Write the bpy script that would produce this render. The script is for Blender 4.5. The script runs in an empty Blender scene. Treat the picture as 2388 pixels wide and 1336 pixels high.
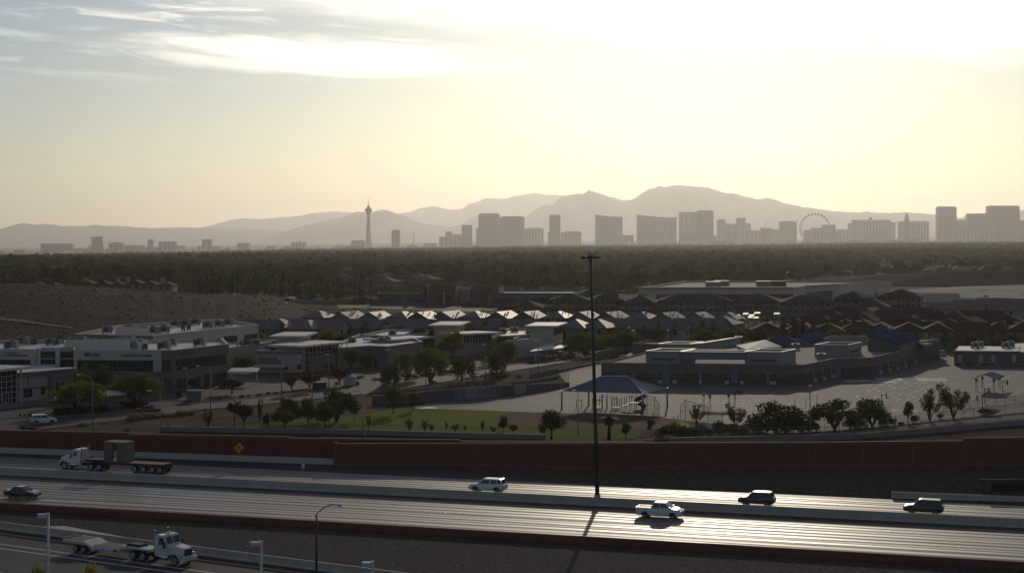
import bpy, bmesh, math, random
import numpy as np
from math import sin, cos, tan, pi, radians, sqrt, atan2, exp
from mathutils import Vector, Matrix, noise

SC = bpy.context.scene
COL = SC.collection
# picture geometry: lens of 4000 px (of 2388), level camera 34 m above the freeway
F, CX, YH, H = 4000.0, 1194.0, 540.0, 34.0

# ------------------------------------------------------------------ camera
cd = bpy.data.cameras.new('camera')
cam = bpy.data.objects.new('camera', cd)
COL.objects.link(cam)
cam.location = (0, 0, H)
cam.rotation_euler = (radians(90), 0, 0)
cd.sensor_width = 36.0
cd.lens = 36.0 * F / 2388.0
cd.shift_y = -128.0 / 2388.0
cd.clip_start = 1.0
cd.clip_end = 90000.0
SC.camera = cam

# ------------------------------------------------------------------ light
SUN_EL, SUN_AZ = radians(13.6), radians(6.5)
sdir = Vector((sin(SUN_AZ) * cos(SUN_EL), cos(SUN_AZ) * cos(SUN_EL), sin(SUN_EL)))
sl = bpy.data.lights.new('sun', 'SUN')
sl.energy = 3.4
sl.angle = radians(0.5)
sl.color = (1.0, 0.87, 0.69)
sun = bpy.data.objects.new('sun', sl)
COL.objects.link(sun)
sun.rotation_euler = sdir.to_track_quat('Z', 'Y').to_euler()

SKY_STRENGTH = 0.10
vs = SC.view_settings
vs.view_transform = 'Standard'
vs.look = 'None'
vs.exposure = -1.42
vs.gamma = 1.0
vs.use_curve_mapping = False
SC.cycles.use_denoising = True
SC.cycles.max_bounces = 4
SC.cycles.diffuse_bounces = 2
SC.cycles.glossy_bounces = 2
SC.cycles.transmission_bounces = 2
SC.cycles.volume_bounces = 0
SC.cycles.transparent_max_bounces = 12
SC.cycles.sample_clamp_indirect = 3.0

w = bpy.data.worlds.new('World')
SC.world = w
w.use_nodes = True


class NT:
    """tiny node-tree writer"""
    def __init__(s, tree):
        s.t = tree
        s.n = tree.nodes
        s.l = tree.links

    def new(s, typ, **kw):
        nd = s.n.new(typ)
        for k, v in kw.items():
            setattr(nd, k, v)
        return nd

    def put(s, sock, val):
        if isinstance(val, bpy.types.NodeSocket):
            s.l.new(val, sock)
        elif val is not None:
            sock.default_value = val

    def math(s, op, a, b=None, c=None, clamp=False):
        nd = s.new('ShaderNodeMath', operation=op, use_clamp=clamp)
        s.put(nd.inputs[0], a)
        if b is not None:
            s.put(nd.inputs[1], b)
        if c is not None:
            s.put(nd.inputs[2], c)
        return nd.outputs[0]

    def step(s, x, lo, hi, a=0.0, b=1.0, kind='SMOOTHSTEP'):
        nd = s.new('ShaderNodeMapRange', interpolation_type=kind)
        s.put(nd.inputs[0], x)
        for i, v in zip((1, 2, 3, 4), (lo, hi, a, b)):
            s.put(nd.inputs[i], v)
        return nd.outputs[0]

    def noise(s, vec, scale, detail=4.0, rough=0.55, dist=0.0, dim='3D'):
        nd = s.new('ShaderNodeTexNoise', noise_dimensions=dim)
        s.put(nd.inputs['Vector'], vec)
        nd.inputs['Scale'].default_value = scale
        nd.inputs['Detail'].default_value = detail
        nd.inputs['Roughness'].default_value = rough
        nd.inputs['Distortion'].default_value = dist
        return nd.outputs['Fac']

    def comb(s, x, y, z=0.0):
        nd = s.new('ShaderNodeCombineXYZ')
        for i, v in enumerate((x, y, z)):
            s.put(nd.inputs[i], v)
        return nd.outputs[0]

    def mix(s, fac, a, b, blend='MIX'):
        nd = s.new('ShaderNodeMix', data_type='RGBA', blend_type=blend)
        s.put(nd.inputs[0], fac)
        s.put(nd.inputs[6], a)
        s.put(nd.inputs[7], b)
        return nd.outputs[2]

    def ramp(s, fac, stops, interp='LINEAR'):
        nd = s.new('ShaderNodeValToRGB')
        nd.color_ramp.interpolation = interp
        e = nd.color_ramp.elements
        while len(e) < len(stops):
            e.new(0.5)
        for k, (p, c) in enumerate(stops):
            e[k].position = p
            e[k].color = c if len(c) == 4 else tuple(c) + (1,)
        s.put(nd.inputs[0], fac)
        return nd.outputs[0]


def build_world():
    nt = NT(w.node_tree)
    nt.n.clear()
    out = nt.new('ShaderNodeOutputWorld')
    bg = nt.new('ShaderNodeBackground')
    bg.inputs[1].default_value = SKY_STRENGTH
    sky = nt.new('ShaderNodeTexSky', sky_type='NISHITA')
    sky.sun_disc = False
    sky.sun_elevation = SUN_EL
    sky.sun_rotation = SUN_AZ
    sky.altitude = 800
    sky.air_density = 1.0
    sky.dust_density = 1.0
    sky.ozone_density = 1.0
    tc = nt.new('ShaderNodeTexCoord')
    sx = nt.new('ShaderNodeSeparateXYZ')
    nt.l.new(tc.outputs['Generated'], sx.inputs[0])
    az = nt.math('ARCTAN2', sx.outputs[0], sx.outputs[1])
    el = nt.math('ARCSINE', sx.outputs[2])
    u = nt.math('MULTIPLY', az, 4.0)
    v = nt.math('MULTIPLY', el, 4.0)
    # streaky cirrus: noise stretched along the horizon
    p1 = nt.comb(nt.math('MULTIPLY', u, 0.9), nt.math('MULTIPLY_ADD', u, 0.35, nt.math('MULTIPLY', v, 6.0)), 0.3)
    n1 = nt.noise(p1, 2.2, 8, 0.6, 0.6)
    p2 = nt.comb(nt.math('MULTIPLY', u, 2.2), nt.math('MULTIPLY_ADD', u, 1.2, nt.math('MULTIPLY', v, 17.0)), 4.7)
    n2 = nt.noise(p2, 2.0, 8, 0.62, 0.8)
    # the broad sheet over the sun: its lower edge sinks towards the right
    edge = nt.math('MULTIPLY_ADD', u, nt.math('MULTIPLY_ADD', u, 0.03, -0.105), 0.432)
    d = nt.math('SUBTRACT', v, edge)
    d = nt.math('MULTIPLY_ADD', nt.math('SUBTRACT', n1, 0.5), 0.11, d)
    d = nt.math('MULTIPLY_ADD', nt.math('SUBTRACT', n2, 0.5), 0.05, d)
    sheet = nt.step(d, -0.015, 0.11)
    sheet = nt.math('MULTIPLY', sheet, nt.math('MULTIPLY', nt.step(n1, 0.16, 0.52, 0.40, 1.0), nt.step(n2, 0.2, 0.6, 0.6, 1.0)))
    sheet = nt.math('MULTIPLY', sheet, nt.step(v, 0.62, 1.0, 1.0, 0.06))   # thins out overhead
    # the long lens of cloud at the upper left
    du = nt.math('DIVIDE', nt.math('ADD', u, 0.40), 0.50)
    vc = nt.math('MULTIPLY_ADD', u, -0.035, 0.388)
    dv = nt.math('DIVIDE', nt.math('SUBTRACT', v, vc), 0.046)
    r = nt.math('ADD', nt.math('MULTIPLY', du, du), nt.math('MULTIPLY', dv, dv))
    r = nt.math('MULTIPLY_ADD', nt.math('SUBTRACT', n2, 0.5), 2.6, r)
    r = nt.math('MULTIPLY_ADD', nt.math('SUBTRACT', n1, 0.5), 1.4, r)
    lens = nt.math('MULTIPLY', nt.step(r, 1.35, -0.1), nt.step(n2, 0.25, 0.60, 0.70, 1.0))
    # loose wisps, over the whole upper sky
    wm = nt.math('MULTIPLY', nt.step(n2, 0.46, 0.70), nt.math('MULTIPLY', nt.step(v, 0.30, 0.46), nt.step(v, 0.7, 1.4, 1.0, 0.15)))
    wm = nt.math('MULTIPLY', wm, nt.step(n1, 0.36, 0.60))
    cl = nt.math('MAXIMUM', nt.math('MAXIMUM', nt.math('MULTIPLY', sheet, 1.0), lens), nt.math('MULTIPLY', wm, 0.75), clamp=True)
    # a cloud shows forward-scattered sun: brighter towards the sun, pale elsewhere
    sd = nt.new('ShaderNodeVectorMath', operation='DOT_PRODUCT')
    nt.l.new(tc.outputs['Generated'], sd.inputs[0])
    sd.inputs[1].default_value = sdir
    glow = nt.math('POWER', nt.math('MAXIMUM', sd.outputs['Value'], 0.0), 8.0)
    lum = nt.math('MULTIPLY_ADD', glow, CLOUD[1], CLOUD[0])
    cc = nt.mix(1.0, (1.0, 0.95, 0.84, 1), nt.comb(lum, lum, lum), 'MULTIPLY')
    res = nt.mix(cl, nt.mix(1.0, sky.outputs[0], (0.95, 1.14, 1.42, 1), 'MULTIPLY'), cc)
    nt.l.new(res, bg.inputs[0])
    nt.l.new(bg.outputs[0], out.inputs[0])


CLOUD = (30.0, 12.0)
build_world()

# ------------------------------------------------------------------ helpers
random.seed(11)
R = random.Random(7)


def gp(px, py, z=0.0):
    """where the ray of a picture point meets height z"""
    Y = F * (H - z) / (py - YH)
    return ((px - CX) * Y / F, Y)


def wp(px, py, Y):
    return ((px - CX) * Y / F, Y, H - (py - YH) * Y / F)


def rot2(x, y, a):
    return (x * cos(a) - y * sin(a), x * sin(a) + y * cos(a))


class MB:
    """collects faces, then links them as ONE mesh object"""
    def __init__(s):
        s.v, s.f, s.uv = [], [], None

    def add(s, vs, fs):
        o = len(s.v)
        s.v += [tuple(p) for p in vs]
        s.f += [tuple(i + o for i in f) for f in fs]
        return s

    def poly(s, pts):
        return s.add(pts, [tuple(range(len(pts)))])

    def box(s, x0, x1, y0, y1, z0, z1):
        return s.hull([(x0, y0, z0), (x1, y0, z0), (x1, y1, z0), (x0, y1, z0),
                       (x0, y0, z1), (x1, y0, z1), (x1, y1, z1), (x0, y1, z1)])

    def hull(s, p):
        return s.add(p, [(0, 3, 2, 1), (4, 5, 6, 7), (0, 1, 5, 4), (1, 2, 6, 5), (2, 3, 7, 6), (3, 0, 4, 7)])

    def obox(s, c, sz, rz=0.0):
        pts = []
        for dz in (-.5, .5):
            for dx, dy in ((-.5, -.5), (.5, -.5), (.5, .5), (-.5, .5)):
                x, y = rot2(dx * sz[0], dy * sz[1], rz)
                pts.append((c[0] + x, c[1] + y, c[2] + dz * sz[2]))
        return s.hull(pts)

    def prism(s, poly, z0, z1):
        n = len(poly)
        a = sum(poly[i][0] * poly[(i + 1) % n][1] - poly[(i + 1) % n][0] * poly[i][1] for i in range(n))
        if a < 0:
            poly = poly[::-1]
        f0 = (lambda p: z0(p)) if callable(z0) else (lambda p: z0)
        f1 = (lambda p: z1(p)) if callable(z1) else (lambda p: z1)
        vs = [(p[0], p[1], f0(p)) for p in poly] + [(p[0], p[1], f1(p)) for p in poly]
        fs = [tuple(range(n))[::-1], tuple(range(n, 2 * n))]
        fs += [(i, (i + 1) % n, n + (i + 1) % n, n + i) for i in range(n)]
        return s.add(vs, fs)

    def slab(s, pts, t):
        """a plate: 3D outline with thickness t downwards"""
        n = len(pts)
        vs = [tuple(p) for p in pts] + [(p[0], p[1], p[2] - t) for p in pts]
        return s.add(vs, [tuple(range(n)), tuple(range(n, 2 * n))[::-1]] +
                     [(i, n + i, n + (i + 1) % n, (i + 1) % n) for i in range(n)])

    def tube(s, pts, r, n=8, cap=True):
        pts = [Vector(p) for p in pts]
        rs = r if isinstance(r, (list, tuple)) else [r] * len(pts)
        o = len(s.v)
        up = Vector((0, 0, 1))
        for i, p in enumerate(pts):
            d = (pts[min(i + 1, len(pts) - 1)] - pts[max(i - 1, 0)]).normalized()
            a = d.cross(up if abs(d.z) < .95 else Vector((1, 0, 0))).normalized()
            b = a.cross(d)
            for k in range(n):
                t = 2 * pi * k / n
                s.v.append(tuple(p + (a * cos(t) + b * sin(t)) * rs[i]))
        for i in range(len(pts) - 1):
            for k in range(n):
                a0 = o + i * n + k
                a1 = o + i * n + (k + 1) % n
                s.f.append((a0, a1, a1 + n, a0 + n))
        if cap:
            s.f.append(tuple(o + k for k in range(n))[::-1])
            s.f.append(tuple(o + (len(pts) - 1) * n + k for k in range(n)))
        return s

    def ball(s, c, r, seg=8, rings=5, jit=0.0):
        rx, ry, rz = r if isinstance(r, (list, tuple)) else (r, r, r)
        o = len(s.v)
        s.v.append((c[0], c[1], c[2] - rz))
        for i in range(1, rings):
            t = -pi / 2 + pi * i / rings
            for k in range(seg):
                a = 2 * pi * k / seg
                q = 1 + R.uniform(-jit, jit)
                s.v.append((c[0] + rx * cos(t) * cos(a) * q, c[1] + ry * cos(t) * sin(a) * q, c[2] + rz * sin(t) * q))
        s.v.append((c[0], c[1], c[2] + rz))
        e = len(s.v) - 1
        for k in range(seg):
            s.f.append((o, o + 1 + (k + 1) % seg, o + 1 + k))
            for i in range(rings - 2):
                a = o + 1 + i * seg
                s.f.append((a + k, a + (k + 1) % seg, a + seg + (k + 1) % seg, a + seg + k))
            a = o + 1 + (rings - 2) * seg
            s.f.append((a + k, a + (k + 1) % seg, e))
        return s

    def mesh(s, name, mat, smooth=False, origin=None):
        me = bpy.data.meshes.new(name)
        vs = s.v if origin is None else [(x - origin[0], y - origin[1], z - origin[2]) for x, y, z in s.v]
        me.from_pydata(vs, [], s.f)
        if s.uv:
            ul = me.uv_layers.new(name='UVMap')
            k = 0
            for f in s.f:
                for i in f:
                    ul.data[k].uv = s.uv[i]
                    k += 1
        if mat:
            me.materials.append(mat)
        if smooth:
            me.polygons.foreach_set('use_smooth', [True] * len(me.polygons))
        me.update()
        return me

    def build(s, name, mat, parent=None, smooth=False, world=False):
        origin = tuple(parent.location) if (world and parent is not None) else None
        o = bpy.data.objects.new(name, s.mesh(name, mat, smooth, origin))
        COL.objects.link(o)
        if parent is not None:
            o.parent = parent
        return o


def put(name, me, parent=None, loc=None, rz=None, scale=None):
    """an object on shared mesh data"""
    o = bpy.data.objects.new(name, me)
    COL.objects.link(o)
    if parent is not None:
        o.parent = parent
    if loc is not None:
        o.location = loc
    if rz is not None:
        o.rotation_euler = (0, 0, rz) if not isinstance(rz, tuple) else rz
    if scale is not None:
        o.scale = (scale,) * 3 if not isinstance(scale, tuple) else scale
    return o


def tag(o, label=None, cat=None, group=None, kind=None):
    if label:
        o['label'] = label
    if cat:
        o['category'] = cat
    if group:
        o['group'] = group
    if kind:
        o['kind'] = kind
    return o


def thing(name, label, cat, loc=(0, 0, 0), rz=0.0, group=None, scale=None):
    o = bpy.data.objects.new(name, None)
    COL.objects.link(o)
    o.location = loc
    o.rotation_euler = (0, 0, rz)
    if scale:
        o.scale = (scale,) * 3
    o.empty_display_size = .3
    return tag(o, label, cat, group)


def dup(root, loc, rz=0.0, label=None, group=None, scale=None):
    r = root.copy()
    COL.objects.link(r)
    r.location = loc
    r.rotation_euler = (0, 0, rz)
    if scale:
        r.scale = (scale,) * 3 if not isinstance(scale, tuple) else scale
    if label:
        r['label'] = label
    if group:
        r['group'] = group
    for ch in list(root.children):
        c = ch.copy()
        COL.objects.link(c)
        c.parent = r
        for g in ch.children:
            d = g.copy()
            COL.objects.link(d)
            d.parent = c
    return r


def structure(name, mb, mat, smooth=False):
    return tag(mb.build(name, mat, smooth=smooth), kind='structure')


ORD = ['first', 'second', 'third', 'fourth', 'fifth', 'sixth', 'seventh', 'eighth', 'ninth', 'tenth', 'eleventh', 'twelfth',
       'thirteenth', 'fourteenth', 'fifteenth', 'sixteenth', 'seventeenth', 'eighteenth', 'nineteenth', 'twentieth',
       'twenty-first', 'twenty-second', 'twenty-third', 'twenty-fourth', 'twenty-fifth', 'twenty-sixth', 'twenty-seventh',
       'twenty-eighth', 'twenty-ninth', 'thirtieth', 'thirty-first', 'thirty-second', 'thirty-third', 'thirty-fourth']


# ------------------------------------------------------------------ materials
def mat(name, col, rough=0.8, var=0.18, scale=1.0, metal=0.0, spec=0.4, bump=0.0, bscale=None, fine=0.0, trans=0.0, coat=0.0):
    m = bpy.data.materials.new(name)
    m.use_nodes = True
    nt = NT(m.node_tree)
    b = nt.n['Principled BSDF']
    tc = nt.new('ShaderNodeTexCoord')
    v = tc.outputs['Object']
    c = col
    base = tuple(col) + (1,)
    if var:
        f = nt.noise(v, scale, 5, 0.6)
        f = nt.step(f, 0.25, 0.75, kind='LINEAR')
        lo = tuple(x * (1 - var) for x in c) + (1,)
        hi = tuple(min(1, x * (1 + var)) for x in c) + (1,)
        base = nt.mix(f, lo, hi)
    if fine:
        g = nt.noise(v, scale * 14, 2, 0.7)
        g = nt.step(g, 0.3, 0.7, 1 - fine, 1 + fine, kind='LINEAR')
        base = nt.mix(1.0, base, nt.comb(g, g, g), 'MULTIPLY')
    nt.put(b.inputs['Base Color'], base)
    b.inputs['Roughness'].default_value = rough
    b.inputs['Metallic'].default_value = metal
    b.inputs['Specular IOR Level'].default_value = spec
    if coat:
        b.inputs['Coat Weight'].default_value = coat
        b.inputs['Coat Roughness'].default_value = 0.20
    if bump:
        bn = nt.new('ShaderNodeBump')
        bn.inputs['Strength'].default_value = bump
        bn.inputs['Distance'].default_value = 0.1
        nt.put(bn.inputs['Height'], nt.noise(v, bscale or scale * 8, 4, 0.6))
        nt.l.new(bn.outputs[0], b.inputs['Normal'])
    return m


def leafmat(name, col, col2, glow=0.35):
    """leaves: diffuse plus light coming through, colour varies from leaf clump to clump"""
    m = bpy.data.materials.new(name)
    m.use_nodes = True
    nt = NT(m.node_tree)
    nt.n.clear()
    out = nt.new('ShaderNodeOutputMaterial')
    tc = nt.new('ShaderNodeTexCoord')
    oi = nt.new('ShaderNodeObjectInfo')
    f = nt.noise(tc.outputs['Object'], 0.9, 3, 0.6)
    f = nt.step(f, 0.3, 0.7, kind='LINEAR')
    f = nt.math('ADD', nt.math('MULTIPLY', f, 0.45), nt.math('MULTIPLY', oi.outputs['Random'], 0.55))
    c = nt.mix(f, tuple(col) + (1,), tuple(col2) + (1,))
    d = nt.new('ShaderNodeBsdfDiffuse')
    t = nt.new('ShaderNodeBsdfTranslucent')
    nt.l.new(c, d.inputs[0])
    c2 = nt.mix(1.0, c, (1.25, 1.2, 0.6, 1), 'MULTIPLY')
    nt.l.new(c2, t.inputs[0])
    g = nt.new('ShaderNodeBsdfGlossy')
    g.inputs['Roughness'].default_value = 0.5
    g.inputs[0].default_value = (0.9, 0.9, 0.8, 1)
    mx = nt.new('ShaderNodeMixShader')
    mx.inputs[0].default_value = glow
    nt.l.new(d.outputs[0], mx.inputs[1])
    nt.l.new(t.outputs[0], mx.inputs[2])
    mx2 = nt.new('ShaderNodeMixShader')
    mx2.inputs[0].default_value = 0.03
    nt.l.new(mx.outputs[0], mx2.inputs[1])
    nt.l.new(g.outputs[0], mx2.inputs[2])
    nt.l.new(mx2.outputs[0], out.inputs[0])
    return m


def groundmat(name, stops, scale=0.05, speck=None, rough=0.95, bump=0.3, spec=0.02, bscale=3.0, scale2=1.3):
    """earth: two sizes of mottling between colours, with an optional dark speckle of scrub"""
    m = bpy.data.materials.new(name)
    m.use_nodes = True
    nt = NT(m.node_tree)
    b = nt.n['Principled BSDF']
    g = nt.new('ShaderNodeNewGeometry')
    p = g.outputs['Position']
    f = nt.noise(p, scale, 6, 0.62, 0.4)
    f2 = nt.noise(p, scale2, 4, 0.7)
    f = nt.math('ADD', nt.math('MULTIPLY', f, 0.65), nt.math('MULTIPLY', f2, 0.35))
    c = nt.ramp(f, stops)
    if speck:
        k = nt.noise(p, speck[0], 2, 0.5)
        k = nt.step(k, speck[1], speck[1] + 0.07)
        c = nt.mix(k, c, tuple(speck[2]) + (1,))
    nt.l.new(c, b.inputs['Base Color'])
    b.inputs['Roughness'].default_value = rough
    b.inputs['Specular IOR Level'].default_value = spec
    if bump:
        bn = nt.new('ShaderNodeBump')
        bn.inputs['Strength'].default_value = bump
        bn.inputs['Distance'].default_value = 0.3
        nt.put(bn.inputs['Height'], nt.noise(p, bscale, 4, 0.7))
        nt.l.new(bn.outputs[0], b.inputs['Normal'])
    return m

# ------------------------------------------------------------------ air
HAZE_DENSITY = 3.4e-5


def build_haze():
    mb = MB().box(-40000, 40000, -250, 52000, -1200, 1000)
    m = bpy.data.materials.new('valley_haze')
    m.use_nodes = True
    nt = NT(m.node_tree)
    nt.n.clear()
    out = nt.new('ShaderNodeOutputMaterial')
    v = nt.new('ShaderNodeVolumePrincipled')
    v.inputs['Color'].default_value = (0.97, 0.95, 0.93, 1)
    v.inputs['Density'].default_value = HAZE_DENSITY
    v.inputs['Anisotropy'].default_value = 0.64
    nt.l.new(v.outputs[0], out.inputs['Volume'])
    o = mb.build('haze', m)
    tag(o, kind='stuff')


build_haze()


# ------------------------------------------------------------------ terrain
def smooth(a, b, x):
    t = max(0.0, min(1.0, (x - a) / (b - a)))
    return t * t * (3 - 2 * t)


def valley(X, Y):
    """the valley floor: level round the freeway, then falling towards the city"""
    z = -0.0066 * max(0.0, Y - 950)
    if Y > 12000:
        z = -0.0066 * 11050 - (Y - 12000) * 0.002
    if 1050 < Y < 11000:
        z += smooth(1050, 2200, Y) * (1 - smooth(8500, 11000, Y)) * (5.0 * noise.noise((X * .0021, Y * .0016, 8.8)) + 2.0 * noise.noise((X * .007, Y * .004, 4.4)))
    z += (0.0095 if X > 0 else 0.0140) * X * smooth(1200, 5000, Y) * (1 if abs(X) < 6000 else 6000 / abs(X))
    return z


HILL = [(-300, 648), (0, 667), (100, 669), (190, 673), (272, 680), (377, 689), (440, 694), (560, 698), (614, 702), (650, 709), (700, 718)]


def hill(X, Y):
    """the bare hill behind the offices: crest height read along its skyline"""
    if Y < 480 or Y > 1050:
        return 0.0
    px = CX + F * X / Y
    if px > 760:
        return 0.0
    px = max(px, -300)
    py = 718
    for (a, b), (c, d) in zip(HILL, HILL[1:]):
        if a <= px <= c:
            py = b + (d - b) * (px - a) / (c - a)
    crest = max(0.0, H - (py - YH) * 745 / F)
    if px > 650:
        crest *= max(0.0, 1 - (px - 650) / 110)
    up = smooth(500, 745, Y) if Y < 745 else 1 - smooth(765, 960, Y)
    n = noise.noise((X * .02, Y * .02, 3.1)) * 0.9 + noise.noise((X * .06, Y * .06, 1.1)) * 0.45
    return max(0.0, up * (crest + n * min(1, up * (1.2 - up) * 4) * min(1, crest / 3)))


def ground_z(X, Y):
    return valley(X, Y) + hill(X, Y)


def build_ground():
    ys = [-200, -60, 60, 200, 300, 400, 480]
    y = 480
    while y < 1000:
        y += 7
        ys.append(y)
    while y < 48000:
        y *= 1.05
        ys.append(y)
    us = [(-1.3 + i * 0.02) for i in range(int(2.6 / 0.02) + 1)]
    vs, fs = [], []
    for y in ys:
        for u in us:
            W = max(y, 330) * (u if abs(u) < .4 else u * 1.0)
            vs.append((W, y, ground_z(W, y)))
    n = len(us)
    for j in range(len(ys) - 1):
        for i in range(n - 1):
            a = j * n + i
            fs.append((a, a + 1, a + n + 1, a + n))
    return MB().add(vs, fs)


M_desert = groundmat('desert_soil', [(0.30, (0.022, 0.013, 0.009)), (0.50, (0.042, 0.026, 0.017)), (0.68, (0.080, 0.052, 0.032))],
                     scale=0.018, speck=(0.42, 0.60, (0.020, 0.017, 0.011)), bump=0.6, bscale=0.8, scale2=0.35)
structure('ground', build_ground(), M_desert, smooth=True)

# ------------------------------------------------------------------ mountains
M_rock = groundmat('mountain_rock', [(0.3, (0.10, 0.075, 0.06)), (0.7, (0.22, 0.17, 0.14))], scale=0.0012, bump=0.0, scale2=0.005)


def mountain(name, prof, Y0, front, seed):
    """a range: crest line at Y0, spurs running down towards the viewer"""
    xs = []
    px = prof[0][0]
    while px <= prof[-1][0]:
        xs.append(px)
        px += 7
    rows = [0, .12, .25, .38, .5, .62, .74, .85, .93, 1.0, 1.25, 1.7]
    vs, fs = [], []
    for px in xs:
        py = prof[0][1]
        for (a, b), (c, d) in zip(prof, prof[1:]):
            if a <= px <= c:
                py = b + (d - b) * (px - a) / (c - a)
        crest = H - (py - YH) * Y0 / F
        X0 = (px - CX) * Y0 / F
        for r in rows:
            y = Y0 - front * (1 - r)
            x = X0 * (1 + (0 if r > 1 else (y / Y0 - 1) * .35))
            g = valley(x, y) - 20
            k = r ** 1.25 if r <= 1 else max(0.0, 1 - (r - 1) * 1.5)
            z = g + (crest - g) * k
            nz = noise.noise((px * .018 + seed, r * 3.0, seed)) + .5 * noise.noise((px * .05 + seed, r * 6.0, seed))
            if r < 1:
                z += nz * (crest - g) * .30 * sin(pi * min(1, r))
            else:
                z += noise.noise((px * .09 + seed, 7.7, seed)) * (crest - g) * (.02 if r == 1 else 0)
            vs.append((x, y, z))
    m = len(rows)
    for i in range(len(xs) - 1):
        for j in range(m - 1):
            a = i * m + j
            fs.append((a, a + m, a + m + 1, a + 1))
    structure(name, MB().add(vs, fs), M_rock, smooth=True)


mountain('mountains', [(-900, 530), (-300, 545), (-80, 548), (0, 534), (45, 521), (62, 520), (85, 525), (100, 522), (125, 524), (140, 527), (200, 527), (225, 524),
                       (250, 527), (275, 526), (335, 531), (360, 532), (420, 530), (560, 533), (640, 536), (800, 545), (1000, 552), (1300, 560)], 31000, 7500, 1.0)
mountain('mountains', [(380, 545), (475, 529), (540, 513), (565, 509), (600, 511), (620, 510), (700, 503), (730, 497), (775, 493), (820, 496), (900, 506),
                       (930, 498), (960, 494), (980, 485), (1015, 481), (1050, 489), (1080, 486), (1095, 474), (1115, 472), (1130, 462), (1180, 464), (1200, 457),
                       (1248, 450), (1275, 455), (1310, 455), (1400, 463), (1430, 459), (1450, 466), (1600, 480), (1900, 505), (2200, 506), (2245, 509), (2300, 512),
                       (2600, 505), (3200, 520)], 41000, 8000, 5.0)
mountain('mountains', [(560, 577), (620, 565), (650, 551), (700, 528), (740, 519), (780, 510), (800, 508), (820, 497), (832, 493), (860, 496), (880, 492), (898, 489),
                       (915, 493), (925, 498), (945, 504), (965, 515), (985, 521), (1020, 526), (1050, 529), (1075, 524), (1100, 507), (1115, 503), (1132, 504),
                       (1200, 512), (1230, 504), (1245, 492), (1265, 479), (1290, 479), (1303, 464), (1312, 458), (1340, 454), (1360, 452), (1373, 442), (1390, 449),
                       (1415, 456), (1432, 465), (1448, 469), (1475, 466), (1490, 455), (1510, 441), (1525, 439), (1538, 433), (1550, 436), (1575, 432), (1630, 435),
                       (1655, 438), (1690, 451), (1710, 451), (1735, 458), (1770, 466), (1790, 461), (1835, 475), (1880, 484), (1905, 487), (1950, 493), (2000, 496),
                       (2020, 493), (2040, 496), (2080, 497), (2110, 495), (2180, 500), (2225, 506), (2245, 510), (2262, 500), (2300, 497), (2388, 490), (2700, 480),
                       (3300, 520)], 28500, 6000, 9.0)

# ------------------------------------------------------------------ freeway frame: s along the road (to the right), t away from the viewer
TH = radians(18.3)
FD, FN = (cos(TH), -sin(TH)), (sin(TH), cos(TH))


def fp(s, t, z=0.0):
    return (s * FD[0] + t * FN[0], s * FD[1] + t * FN[1], z)


def fp_inv(x, y):
    return (x * FD[0] + y * FD[1], x * FN[0] + y * FN[1])


def on_t(px, t):
    """the point of line t seen in picture column px"""
    k = (px - CX) / F
    Y = t / (k * FN[0] + FN[1])
    return (k * Y, Y)


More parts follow.
